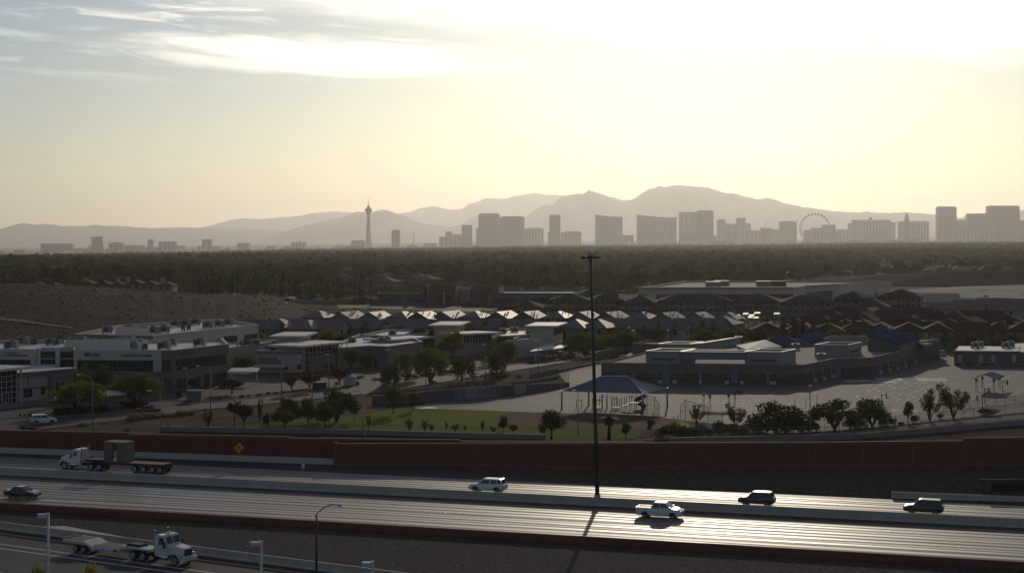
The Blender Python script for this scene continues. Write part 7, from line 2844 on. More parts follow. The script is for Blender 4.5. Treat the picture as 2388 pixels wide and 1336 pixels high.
def plant(kind, px, pb, pt, label, wpx=None, group=None, name=None, cat='tree', z=None, var=None):
    x, y = gp(px, pb) if z is None else gp(px, pb, z)
    h = (pb - pt) * y / F
    var = R.randrange(9) if var is None else var
    if kind == 'palm':
        m = PALMS[var % 3]
        r = thing(name or 'palm_tree', label, 'palm tree', (x, y, z or 0), R.uniform(0, 6.28), group)
        put('trunk', m[0], r)
        put('crown', m[1], r)
        if m[2]:
            put('skirt', m[2], r)
        r.scale = (h, h, h)
        return r
    m = KIND[kind][var % len(KIND[kind])]
    nat = {'mound': 1.08, 'broad': 1.25, 'bush': 1.6, 'tuft': 1.3, 'clip': .95, 'weep': .85, 'sparse': .75, 'young': .42, 'column': .18}.get(kind, .78)
    w_ = h if wpx is None else wpx * y / F / nat * (1.12 if kind in ('broad', 'weep', 'fresh', 'dark', 'yellow', 'rust', 'bush') else 1)
    r = thing(name or ('shrub' if kind in ('bush', 'clip', 'tuft') else 'tree'), label, 'shrub' if kind in ('bush', 'clip', 'tuft') else cat, (x, y, z or 0), R.uniform(0, 6.28), group)
    put('trunk' if kind not in ('bush', 'clip', 'tuft') else 'stem', m[0], r)
    put('crown' if kind not in ('bush', 'clip', 'tuft') else 'foliage', m[1], r)
    r.scale = (w_, w_, h)
    return r


T = plant
# lawn edge and bank
T('sparse', 486, 996, 950, 'thin young tree at the left end of the grey lawn barrier', 42)
T('young', 547, 998, 915, 'tall narrow tree left of the dark pair above the barrier', 34)
T('dark', 568, 998, 938, 'dark bushy tree leaning right beside the tall narrow one', 46)
T('sparse', 606, 994, 928, 'wispy tree with few leaves at the left end of the lawn', 24)
T('bush', 621, 992, 962, 'dark shrub at the foot of the wispy tree', 24)
T('mound', 668, 988, 919, 'large dark tree left of the lawn, behind a paler one', 76)
T('fresh', 664, 999, 957, 'paler round tree at the lower left of the lawn', 46)
T('mound', 719, 986, 920, 'dark tree with a clear trunk between the two largest at the lawn', 50)
T('mound', 785, 984, 895, 'largest dark spreading tree above the lawn', 98)
T('round', 758, 1000, 943, 'round dark tree in front of the largest tree at the lawn', 62)
T('young', 826, 980, 935, 'slim small-crowned tree right of the largest dark tree', 20)
T('fresh', 917, 964, 899, 'upright fresh green tree on the lawn in front of the dark retaining wall', 44)
T('fresh', 963, 956, 913, 'small round-crowned tree on the lawn corner by the schoolyard', 32)
small = [(859, 1004, 965, 22), (955, 1007, 969, 24), (990, 1007, 976, 24), (1007, 1008, 987, 22), (1041, 1006, 976, 10), (1062, 1007, 983, 24), (1085, 1008, 990, 12), (1125, 1009, 979, 20), (1150, 1011, 990, 18), (1175, 1011, 968, 28),
         (1197, 1012, 990, 30)]
for i, (px, pb, pt, w_) in enumerate(small):
    T('sparse' if w_ < 26 else 'round', px, pb, pt, f'{ORD[i]} small young tree from the left along the bottom of the lawn', w_, 'young trees along the lawn')
T('round', 1286, 1024, 955, 'spreading tree with a clear trunk, right of the lawn barrier end', 72)
T('bush', 1266, 1014, 984, 'dark bushy sapling hugging the spreading tree', 22)
o = T('palm', 1420, 1026, 966, 'bushy palm at the foot of the high mast')
o.scale = (o.scale[0] * 2.5, o.scale[1] * 2.5, o.scale[2] * .98)
T('round', 1459, 1022, 983, 'small egg-shaped tree just right of the palm', 26)
T('young', 1518, 1020, 973, 'slim leaning young tree left of the wide dark bush', 24)
for i, (px, pb, pt, w_) in enumerate([(1561, 1020, 985, 78), (1640, 1018, 988, 56), (1678, 1016, 979, 50), (1728, 1012, 992, 50), (1768, 1008, 980, 60), (1850, 1008, 967, 62), (1895, 1006, 978, 46), (2132, 985, 966, 30), (2080, 992, 972, 22),
                                       (2100, 992, 982, 18), (2192, 976, 962, 22), (2300, 967, 951, 60), (1702, 1013, 984, 60), (1790, 1010, 974, 54), (1828, 1009, 972, 62), (1880, 1006, 980, 44), (1984, 999, 972, 42), (2008, 997, 978, 40), (2060, 993, 976, 34), (1600, 1021, 992, 50)]):
    T('bush', px, pb, pt, f'{ORD[i]} dark wide bush from the left in front of the schoolyard', w_, 'dark bushes before the schoolyard')
T('sparse', 1624, 993, 940, 'feathery tree left of the long grey shelter', 42)
T('sparse', 1716, 1000, 934, 'feathery open tree just right of the long grey shelter', 56)
T('mound', 1808, 1010, 926, 'broad dark tree in the middle of the schoolyard edge', 140)
T('mound', 1946, 1002, 922, 'broad dark tree just right of the round-topped lamp', 122)
T('mound', 2034, 994, 922, 'broad dark tree left of the small lollipop tree', 116)
T('round', 2117, 985, 933, 'small round lollipop tree in the schoolyard', 29)
T('sparse', 2168, 982, 902, 'airy pale tree, left one of the pair by the gabled shelter', 62)
T('sparse', 2223, 976, 886, 'airy pale tree, larger one of the pair by the gabled shelter', 88)
# offices
T('broad', 180, 962, 880, 'flowering green tree in front of the low office wing', 108)
T('yellow', 186, 920, 884, 'yellow blossom topping the flowering tree by the low wing', 40, z=3.0)
T('weep', 224, 930, 834, 'tall dark weeping tree before the signed office windows', 74)
T('broad', 318, 944, 866, 'big round-topped green tree before the signed office', 112)
T('dark', 448, 912, 879, 'dark tree by the ground-floor doors of the grey-green corner', 22)
T('bush', 417, 928, 912, 'round clipped shrub before the grey-green corner', 20)
T('rust', 541, 918, 879, 'orange-brown tree right of the grey-green corner', 54)
T('fresh', 566, 868, 828, 'green tree behind the carport right of the signed office', 54)
T('rust', 680, 917, 871, 'thin yellowish tree before the cream low office', 30)
T('rust', 722, 911, 866, 'thin reddish tree before the stone pier', 44)
T('rust', 792, 898, 853, 'olive-brown round tree by the driveway, above a monument block', 48)
T('dark', 768, 872, 843, 'small dark tree against the stone pier', 26)
T('dark', 818, 866, 812, 'dark tree left of the brown entrance of the stone office', 46)
T('dark', 856, 870, 820, 'dark tree at the brown entrance of the stone office', 44)
for i, (px, pb, pt, w_, k) in enumerate([(575, 806, 788, 36, 'fresh'), (645, 806, 790, 28, 'fresh'), (681, 806, 791, 36, 'round'), (720, 804, 792, 30, 'round'), (752, 803, 789, 36, 'round'), (795, 800, 777, 38, 'round'), (822, 800, 783, 26, 'fresh'), (630, 812, 801, 40, 'fresh'),
                                          (612, 798, 772, 26, 'yellow'), (636, 798, 768, 26, 'fresh'), (763, 796, 766, 42, 'yellow'), (880, 796, 781, 38, 'fresh'), (935, 782, 756, 32, 'round'), (975, 778, 764, 60, 'round'), (1010, 776, 765, 46, 'round'), (1095, 772, 760, 44, 'round'),
                                          (1130, 770, 762, 40, 'fresh'), (1192, 770, 744, 42, 'yellow'), (1212, 768, 743, 40, 'yellow'), (1290, 772, 744, 30, 'yellow'), (1240, 800, 764, 36, 'dark'), (1275, 800, 762, 40, 'dark'), (1310, 800, 762, 38, 'dark'), (1180, 816, 778, 54, 'dark')]):
    pb = YH + (pt - YH) * 34 / 27.6
    T(k, px, pb, pt, f'{ORD[i]} from the left among the {"yellow-flowering" if k == "yellow" else "dark green" if k == "dark" else "green"} trees between the pavilion roofs', w_, 'trees between the pavilions')
T('weep', 919, 902, 838, 'grey-green weeping tree at the street bend', 68)
T('broad', 952, 884, 818, 'yellow-green tree left of the parking lamps by the street', 62)
T('broad', 1003, 898, 806, 'tall yellow-green tree in the middle of the street row', 86)
T('yellow', 1054, 836, 769, 'large yellow-green tree before the right glass hall', 68)
T('weep', 1077, 891, 816, 'dark weeping tree on the street kerb above the murals', 68)
T('weep', 1148, 880, 806, 'weeping tree right of the murals on the street kerb', 58)
T('broad', 1178, 862, 792, 'pale green tree behind the weeping tree on the kerb', 60)
for i, (px, pb, pt, w_) in enumerate([(1348, 800, 750, 56), (1362, 826, 772, 84), (1405, 820, 774, 64), (1440, 815, 768, 66), (1488, 806, 750, 94), (1330, 830, 790, 40)]):
    T('broad', px, pb, pt, f'{ORD[i]} broad green tree from the left in the clump left of the school', w_, 'broad green trees left of the school')
for i, (px, pb, pt, w_, k) in enumerate([(1645, 797, 768, 64, 'fresh'), (1700, 800, 765, 50, 'fresh'), (1738, 800, 762, 80, 'fresh'), (1775, 800, 764, 46, 'round'), (1947, 790, 765, 36, 'fresh'), (1993, 792, 760, 48, 'round'), (2204, 820, 776, 26, 'dark'), (2262, 808, 778, 54, 'dark'), (2327, 806, 772, 36, 'sparse'),
                                          (2358, 806, 774, 36, 'dark'), (1460, 800, 770, 60, 'fresh'), (2310, 740, 722, 30, 'sparse'), (2330, 742, 724, 36, 'round'), (1855, 735, 722, 40, 'round'), (1790, 752, 738, 44, 'fresh'), (2165, 716, 704, 20, 'fresh'), (2270, 718, 706, 16, 'yellow')]):
    pb = 826 if 785 < pb < 812 else pb
    T(k, px, pb, pt, f'{ORD[i]} tree from the left among those behind the school and its houses', w_, 'trees behind the school')
for i, (px, pb, pt) in enumerate([(1828, 787, 749), (1853, 784, 736), (1872, 786, 746), (1897, 788, 752), (1850, 792, 764)]):
    pb = 822
    T('palm', px, pb, pt, f'{ORD[i]} palm from the left in the group behind the school', None, 'palms behind the school').scale = ((pb - pt) * gp(px, pb)[1] / F * 1.5,) * 2 + ((pb - pt) * gp(px, pb)[1] / F,)
# hedges and dry bushes
M_hedge = LM['dark']
for i, (a, c, py, pt) in enumerate([(127, 150, 969, 955), (153, 178, 966, 953), (183, 213, 964, 951), (219, 248, 961, 949), (281, 316, 952, 940), (320, 342, 951, 940)]):
    xa, ya = gp(a, py)
    xb, yb = gp(c, py - (c - a) * .05)
    L = math.hypot(xb - xa, yb - ya)
    h = (py - pt) * ya / F
    rr = np.random.default_rng(i)
    n = 900
    c_ = np.stack([rr.random(n) * L - L / 2, (rr.random(n) - .5) * 1.6, rr.random(n) * h], 1)
    c_[:n // 2, 2] = h * (.9 + .12 * rr.random(n // 2))
    a_ = rr.normal(size=(n, 3)) * .16
    b_ = rr.normal(size=(n, 3)) * .12
    v = np.stack([c_ - a_, c_ - b_, c_ + a_, c_ + b_], 1).reshape(-1, 3)
    o = bpy.data.objects.new('hedge', npmesh('hedge', v, np.arange(4 * n).reshape(-1, 4), M_hedge))
    COL.objects.link(o)
    o.location = ((xa + xb) / 2, (ya + yb) / 2, 0)
    o.rotation_euler = (0, 0, atan2(yb - ya, xb - xa))
    tag(o, f'{ORD[i]} dark clipped hedge from the left under the flowering trees', 'hedge', 'hedges along the side street')
for i, (px, pb, pt, w_) in enumerate([(307, 981, 963, 26), (321, 979, 963, 22), (339, 976, 962, 24), (360, 974, 962, 26), (377, 972, 961, 18), (396, 971, 963, 26), (421, 969, 955, 24), (433, 968, 956, 16), (446, 966, 955, 17), (194, 993, 984, 22), (298, 1004, 996, 16),
                                       (243, 988, 983, 10), (82, 1001, 995, 14), (108, 1002, 997, 10)]):
    T('tuft', px, pb, pt, f'{ORD[i]} round straw-coloured dry bush from the left on the dirt bank', w_, 'dry bushes on the bank')
for i, (px, pb, pt) in enumerate([(560, 926, 921), (566, 926.5, 920), (580, 925, 919), (600, 924, 918), (608, 922.5, 916), (626, 920, 913), (640, 919, 914), (646, 918.5, 914), (658, 917, 911), (663, 916.5, 911.5), (673, 915.5, 911), (684, 914, 908), (691, 913.5, 908.5),
                                  (697, 913, 909), (703, 911.5, 906.5), (709, 911, 907), (715, 910, 905), (732, 908, 903), (47, 970, 965), (57, 970, 965), (70, 969.5, 963), (785, 897, 889), (833, 898, 889), (20, 935, 931), (46, 934, 930), (70, 931, 926), (88, 929, 925), (103, 927.5, 922)]):
    T('clip', px, pb, pt, f'{ORD[i]} small clipped shrub counted along the far kerb', (pb - pt) * 1.15, 'clipped shrubs along the far kerb')
for i, (px, pb, pt, w_, k) in enumerate([(55, 1003, 993, 26, 'bush'), (72, 1003, 995, 22, 'bush'), (390, 1000, 990, 22, 'bush'), (438, 1000, 993, 20, 'bush'), (1210, 880, 874, 20, 'bush'), (1010, 893, 887, 22, 'bush'), (1160, 880, 875, 14, 'bush'), (262, 950, 938, 30, 'bush'),
                                        (1240, 846, 839, 16, 'bush'), (1330, 832, 824, 40, 'bush'), (1365, 826, 818, 36, 'bush'), (1400, 818, 811, 40, 'bush'), (1450, 808, 801, 44, 'bush'), (960, 882, 872, 40, 'bush'), (1000, 876, 866, 46, 'bush'), (1040, 872, 862, 40, 'bush'),
                                        (885, 886, 880, 36, 'bush'), (920, 884, 877, 36, 'bush')]):
    T(k, px, pb, pt, f'{ORD[i]} low dark shrub among the street planting beds', w_, 'low shrubs in the planting beds')
# bushes close to the camera, bottom left
for i, (px, py, k, wd, Y) in enumerate([(95, 1290, 'broad', 62, 139), (212, 1297, 'yellow', 74, 137), (350, 1318, 'sparse', 60, 134), (20, 1325, 'broad', 50, 136)]):
    x, y, z = wp(px, py, Y)
    m = KIND[k][i % 2]
    nat = {'mound': 1.08, 'broad': 1.25, 'yellow': .78, 'sparse': .75}[k]
    r = thing('tree', f'{["green", "yellow-flowering", "sparse yellow-green", "low green"][i]} treetop rising at the bottom edge before the near ramp', 'tree', (x, Y, 0), i * 1.3)
    put('trunk', m[0], r)
    put('crown', m[1], r)
    r.scale = (wd * Y / F / nat, wd * Y / F / nat, z)

# scrub over the bare hill
def scrub():
    rr = np.random.default_rng(3)
    bl = []
    while len(bl) < 3600:
        px = rr.uniform(-60, 900)
        Y = rr.uniform(500, 800) if px < 700 else rr.uniform(640, 760)
        x = (px - CX) * Y / F
        s = rr.uniform(.16, .42) * (1.8 if rr.random() < .08 else 1)
        bl.append((x, Y, ground_z(x, Y) + s * .4, s, s, s * .7))
    v, f = leaves(rr, bl, 30000, .17, 0, .6)
    o = bpy.data.objects.new('scrub', npmesh('scrub', v, f, leafmat('scrub_leaves', (.022, .015, .009), (.072, .046, .024), .2)))
    COL.objects.link(o)
    tag(o, kind='stuff')


scrub()

# ------------------------------------------------------------------ the wooded belt
def wood_ok(px, x, Y):
    if px < 470:
        return Y > 930
    if px < 890:
        return Y > 905
    if px < 1380:
        return Y > 860
    if px < 1500:
        return Y > 960
    if px < 1960:
        return Y > 1110
    return Y > 1330 - max(0, (2100 - px)) * .5


def belt():
    rr = np.random.default_rng(21)
    pts = []
    Y = 870.0
    while Y < 9500:
        step = 7.2 + Y * .003
        pitch = 7.6 + Y * .0022
        wdt = .345 * Y
        n = int(2 * wdt / pitch)
        keep = .80 if Y < 4500 else .80 - (Y - 4500) / 5000 * .55
        for i in range(n):
            if rr.random() > keep:
                continue
            x = -wdt + pitch * (i + rr.random())
            y = Y + step * (rr.random() - .5) * 1.6
            px = CX + F * x / y
            if not wood_ok(px, x, y):
                continue
            # clearings: houses, streets, gardens
            g = noise.noise((x * .006, y * .0035, 2.2))
            if g > .27 and y < 4500:
                continue
            if px < 720 and y > 5600 + px * 2.2:
                continue
            if px > 1900 and y < 1700 and rr.random() < .62:
                continue
            pts.append((x, y, ground_z(x, y)))
        Y += step
    return pts


BP = belt()
BUSH = make_tree('bush', 777, .35)[1]
BUSH.materials.clear()
BUSH.materials.append(LM['wood'])
WK = [make_tree('round', 501, .8), make_tree('dark', 502, .8), make_tree('round', 503, .8), make_tree('column', 504, .5)]
WP = [make_palm(60, True, .7), make_palm(61, True, .7)]
for a, b in WK[:3]:
    b.materials.clear()
    b.materials.append(LM['wood'])
rr = random.Random(77)
BP.sort(key=lambda p: p[1])
near, far = [], []
for p in BP:
    (near if len(near) < 232 and rr.random() < .5 and p[1] < 1500 else far).append(p)
names = ['rounded dark tree', 'dense dark tree', 'olive-green spreading tree', 'narrow dark cypress']
for i, (x, y, z) in enumerate(near):
    k = rr.choice((0, 0, 1, 1, 2, 2, 4, 4, 4)) if CX + F * x / y > 420 else rr.choice((0, 1, 2, 0, 1, 4))
    if k == 4:
        m = WP[i % 2]
        h = rr.uniform(9, 14)
        r = thing('palm_tree', 'fan palm standing in the near edge of the wooded belt', 'palm tree', (x, y, z), rr.uniform(0, 6), 'palms in the wooded belt')
        put('trunk', m[0], r)
        put('crown', m[1], r)
        put('skirt', m[2], r)
        r.scale = (h * 1.1, h * 1.1, h)
    else:
        m = WK[k]
        h = rr.uniform(6.5, 11)
        r = thing('tree', names[k] + ' standing in the near edge of the wooded belt', 'tree', (x, y, z), rr.uniform(0, 6), 'trees in the wooded belt: ' + names[k])
        put('trunk', m[0], r)
        put('crown', m[1], r)
        w_ = h * rr.uniform(1.0, 1.35)
        r.scale = (w_, w_, h)
# the avenue of skirted palms and cypresses at the foot of the wood
for i in range(34):
    px = 455 + i * 12.3 + rr.uniform(-4, 4)
    Y = rr.uniform(868, 905)
    x = (px - CX) * Y / F
    z = ground_z(x, Y)
    if i % 3 == 1:
        m = WK[3]
        h = rr.uniform(8, 11)
        r = thing('cypress_tree', f'{ORD[i // 3]} narrow dark cypress from the left in the row above the bare hill', 'tree', (x, Y, z), 0, 'cypresses above the hill')
        put('trunk', m[0], r)
        put('crown', m[1], r)
        r.scale = (h * 1.5, h * 1.5, h)
    else:
        m = WP[i % 2]
        h = rr.uniform(10, 14)
        r = thing('palm_tree', f'{ORD[i - i // 3 - (1 if i % 3 > 1 else 0)]} skirted palm from the left in the row above the bare hill', 'palm tree', (x, Y, z), i, 'palms above the hill')
        for nm, q in zip(('trunk', 'crown', 'skirt'), m):
            put(nm, q, r)
        r.scale = (h * 1.1, h * 1.1, h)
for i, (px, pt, Y) in enumerate([(1330, 657, 840), (1336, 662, 835), (1432, 656, 860), (1362, 665, 845), (1372, 666, 845), (1145, 664, 770), (1070, 687, 770), (865, 668, 780), (992, 665, 800), (985, 680, 775), (2043, 680, 760), (2105, 681, 770),
                                 (246, 657, 860), (345, 658, 850), (360, 659, 850), (385, 657, 850), (205, 668, 870), (322, 660, 850)]):
    x, y, zt = wp(px, pt, Y)
    z = ground_z(x, Y)
    m = WP[i % 2]
    r = thing('palm_tree', f'{ORD[i]} lone palm by the distant shops, apartments and villa', 'palm tree', (x, Y, z), i, 'lone palms by the shops and villa')
    for nm, q in zip(('trunk', 'crown', 'skirt'), m):
        put(nm, q, r)
    h = zt - z
    r.scale = (h * 1.1, h * 1.1, h)
for i, (px, pb, pt, k, w_) in enumerate([(725, 708, 680, 'fresh', 40), (790, 708, 676, 'round', 36), (760, 708, 684, 'round', 24), (845, 708, 690, 'rust', 36), (830, 709, 696, 'rust', 30), (670, 712, 694, 'round', 16), (700, 706, 686, 'fresh', 24), (580, 708, 688, 'yellow', 8),
                                         (1230, 706, 690, 'round', 30), (1266, 712, 688, 'dark', 34), (1275, 735, 712, 'fresh', 30), (1290, 735, 710, 'dark', 24), (1095, 716, 702, 'round', 18), (1113, 716, 705, 'round', 12), (945, 720, 713, 'fresh', 14), (1500, 690, 680, 'fresh', 34),
                                         (1740, 700, 690, 'palo' if False else 'fresh', 26), (1975, 684, 673, 'fresh', 34), (2205, 700, 690, 'round', 20), (2300, 694, 688, 'round', 14)]):
    T(k, px, pb, pt, f'{ORD[i]} tree from the left along the distant road and shop fronts', w_, 'trees along the distant road')


# everything beyond: one mass of trees on instances
def far_wood(pts):
    rr = np.random.default_rng(9)
    src = []
    for i, (a, b) in enumerate([WK[0], WK[1], WK[2]]):
        o = bpy.data.objects.new('woodland_source', b)
        src.append(o)
    for m in WP:
        o = bpy.data.objects.new('woodland_source', m[1])
        src.append(o)
    src.append(bpy.data.objects.new('woodland_source', BUSH))
    nb = 2600
    uy = 850 + 520 * rr.random(nb) ** 1.3
    ux = rr.uniform(-.33, .3, nb) * uy
    low = [(x, y, ground_z(x, y)) for x, y in zip(ux, uy) if wood_ok(CX + F * x / y, x, y + 15)]
    pts = list(pts) + low
    me = bpy.data.meshes.new('woodland')
    me.from_pydata(pts, [], [])
    n = len(pts)
    A = me.attributes.new('size', 'FLOAT_VECTOR', 'POINT')
    P = np.array(pts)
    h = rr.gamma(9, 1.0, n).clip(4.5, 15)
    kind = rr.choice(5, n, p=[.33, .31, .30, .03, .03])
    h = np.where(kind > 2, h + 3, h)
    kind[n - len(low):] = 5
    h[n - len(low):] = rr.uniform(2.0, 4.5, len(low))
    w_ = h * rr.uniform(1.0, 1.5, n) * np.where(kind > 2, .9, 1)
    A.data.foreach_set('vector', np.stack([w_, w_, h], 1).astype(np.float32).ravel())
    B = me.attributes.new('kind_id', 'INT', 'POINT')
    B.data.foreach_set('value', kind.astype(np.int32))
    C = me.attributes.new('turn', 'FLOAT', 'POINT')
    C.data.foreach_set('value', (rr.random(n) * 6.28).astype(np.float32))
    o = bpy.data.objects.new('woodland', me)
    COL.objects.link(o)
    g = bpy.data.node_groups.new('woodland', 'GeometryNodeTree')
    g.interface.new_socket('Geometry', in_out='INPUT', socket_type='NodeSocketGeometry')
    g.interface.new_socket('Geometry', in_out='OUTPUT', socket_type='NodeSocketGeometry')
    nt = NT(g)
    gi, go = nt.new('NodeGroupInput'), nt.new('NodeGroupOutput')
    jn = nt.new('GeometryNodeJoinGeometry')
    for s in src[::-1]:
        oi = nt.new('GeometryNodeObjectInfo')
        oi.inputs['Object'].default_value = s
        oi.inputs['As Instance'].default_value = True
        nt.l.new(oi.outputs['Geometry'], jn.inputs[0])
    ip = nt.new('GeometryNodeInstanceOnPoints')

    def attr(nm, typ):
        a = nt.new('GeometryNodeInputNamedAttribute', data_type=typ)
        a.inputs['Name'].default_value = nm
        return a.outputs['Attribute']
    nt.l.new(gi.outputs[0], ip.inputs['Points'])
    nt.l.new(jn.outputs[0], ip.inputs['Instance'])
    ip.inputs['Pick Instance'].default_value = True
    nt.l.new(attr('kind_id', 'INT'), ip.inputs['Instance Index'])
    nt.l.new(attr('size', 'FLOAT_VECTOR'), ip.inputs['Scale'])
    cx_ = nt.new('ShaderNodeCombineXYZ')
    nt.l.new(attr('turn', 'FLOAT'), cx_.inputs[2])
    nt.l.new(cx_.outputs[0], ip.inputs['Rotation'])
    nt.l.new(ip.outputs[0], go.inputs[0])
    md = o.modifiers.new('woodland', 'NODES')
    md.node_group = g
    tag(o, kind='stuff')


far_wood(far)

M_rwood = mat('salmon_tile_roof', (.19, .095, .065), .9, .2, .3, spec=.05)
# houses peeping out of the wood
rr = random.Random(5)
k = 0
for i in range(700):
    Y = 1000 * (3.6 ** rr.random())
    px = rr.uniform(-20, 2400)
    x = (px - CX) * Y / F
    if not wood_ok(px, x, Y) or k >= 120:
        continue
    g = noise.noise((x * .006, Y * .0035, 2.2))
    if g < .20 and not (px > 1900 and Y < 1800):
        continue
    z = ground_z(x, Y)
    r = thing('house', f'{"red" if k % 3 else "brown"} tile-roofed house half hidden in the wooded belt', 'house', (x, Y, z), rr.uniform(-.8, .8), f'{"red" if k % 3 else "brown"}-roofed houses in the wooded belt')
    m = house_meshes('hip', 13, 16, 5.2, 2.6, WALLS[rr.choice((0, 1, 3))], M_rwood if k % 3 else M_rbrown)
    put('wall', m[0], r)
    put('roof', m[1], r)
    k += 1
for i in range(22):
    px = 2080 + i * 15 + rr.uniform(-4, 4)
    Y = 1300 + rr.uniform(0, 120)
    x = (px - CX) * Y / F
    r = thing('house', f'{ORD[i]} small house from the left in the row just beyond the dam', 'house', (x, Y, ground_z(x, Y) + 3.0), rr.uniform(-.3, .3), 'houses beyond the dam')
    m = house_meshes('gable', 9, 12, 3.6, 2.8, WALLS[(0, 2, 3)[i % 3]], M_rbrown if i % 3 else M_rred)
    put('wall', m[0], r)
    put('roof', m[1], r)

# ------------------------------------------------------------------ the city on the skyline
M_ct = [mat('tower_stucco', (.30, .26, .215), .85, .05, .01), mat('tower_bronze_glass', (.105, .06, .04), .35, .05, .01, spec=.5), mat('tower_grey_glass', (.055, .062, .07), .35, .05, .01, spec=.5),
        mat('tower_white', (.52, .48, .42), .85, .05, .01), mat('tower_rose', (.20, .12, .10), .8, .05, .01)]
M_cd = mat('tower_recess', (.065, .058, .052), .6, .05, .01)


def tower(label, px0, px1, pt, m=0, Y=12000, depth=70, ribs=0, steps=None, crown=None, slope=0.0, curve=0.0, name='hotel_tower', z1=None):
    x0, x1 = (px0 - CX) * Y / F, (px1 - CX) * Y / F
    xc = (x0 + x1) / 2
    z0 = valley(xc, Y) - 8
    zt = H - (pt - YH) * Y / F
    h = zt - z0
    w = (x1 - x0) / 2
    r = thing(name, label, 'tower', (xc, Y, z0), 0)
    M = M_ct[m]
    n = 12 if curve else 1
    top, bot = [], []
    mb = MB()
    for i in range(n + 1):
        t = i / n
        x = -w + 2 * w * t
        bow = -curve * 4 * t * (1 - t)
        zz = h - slope * (1 - (1 - t) ** 2)
        mb.v += [(x, bow, 0), (x, depth + bow, 0), (x, depth + bow, zz), (x, bow, zz)]
    mb.f = [(3, 2, 1, 0), tuple(4 * n + k for k in range(4))]
    for i in range(n):
        a = 4 * i
        mb.f += [(a, a + 4, a + 7, a + 3), (a + 1, a + 2, a + 6, a + 5), (a + 3, a + 7, a + 6, a + 2), (a, a + 1, a + 5, a + 4)]
    mb.build('body', M, r)
    if ribs:
        q = MB().box(-w / ribs * .22, w / ribs * .22, -1.2, .4, 6, h * .93 - slope).mesh('window_strip', M_cd)
        for i in range(ribs):
            t = (i + .5) / ribs
            put('window_strip', q, r, (-w + 2 * w * t, -curve * 4 * t * (1 - t), 0))
    for s in steps or []:
        a, b, p = s
        xa, xb = (a - CX) * Y / F - xc, (b - CX) * Y / F - xc
        MB().box(xa, xb, 6, depth - 6, 0 if xb <= -w + 1 or xa >= w - 1 else h - 1, H - (p - YH) * Y / F - z0).build('wing' if xb <= -w + 1 or xa >= w - 1 else 'penthouse', M, r)
    if crown:
        MB().box(-w * crown[0], w * crown[0], depth * .2, depth * .8, h + .02, h + crown[1]).build('crown', M_cd, r)
    MB().box(-w - 1.5, w + 1.5, -curve - 2, depth + 2, 0, min(18, h * .2)).build('podium', M_ct[0], r)
    return r


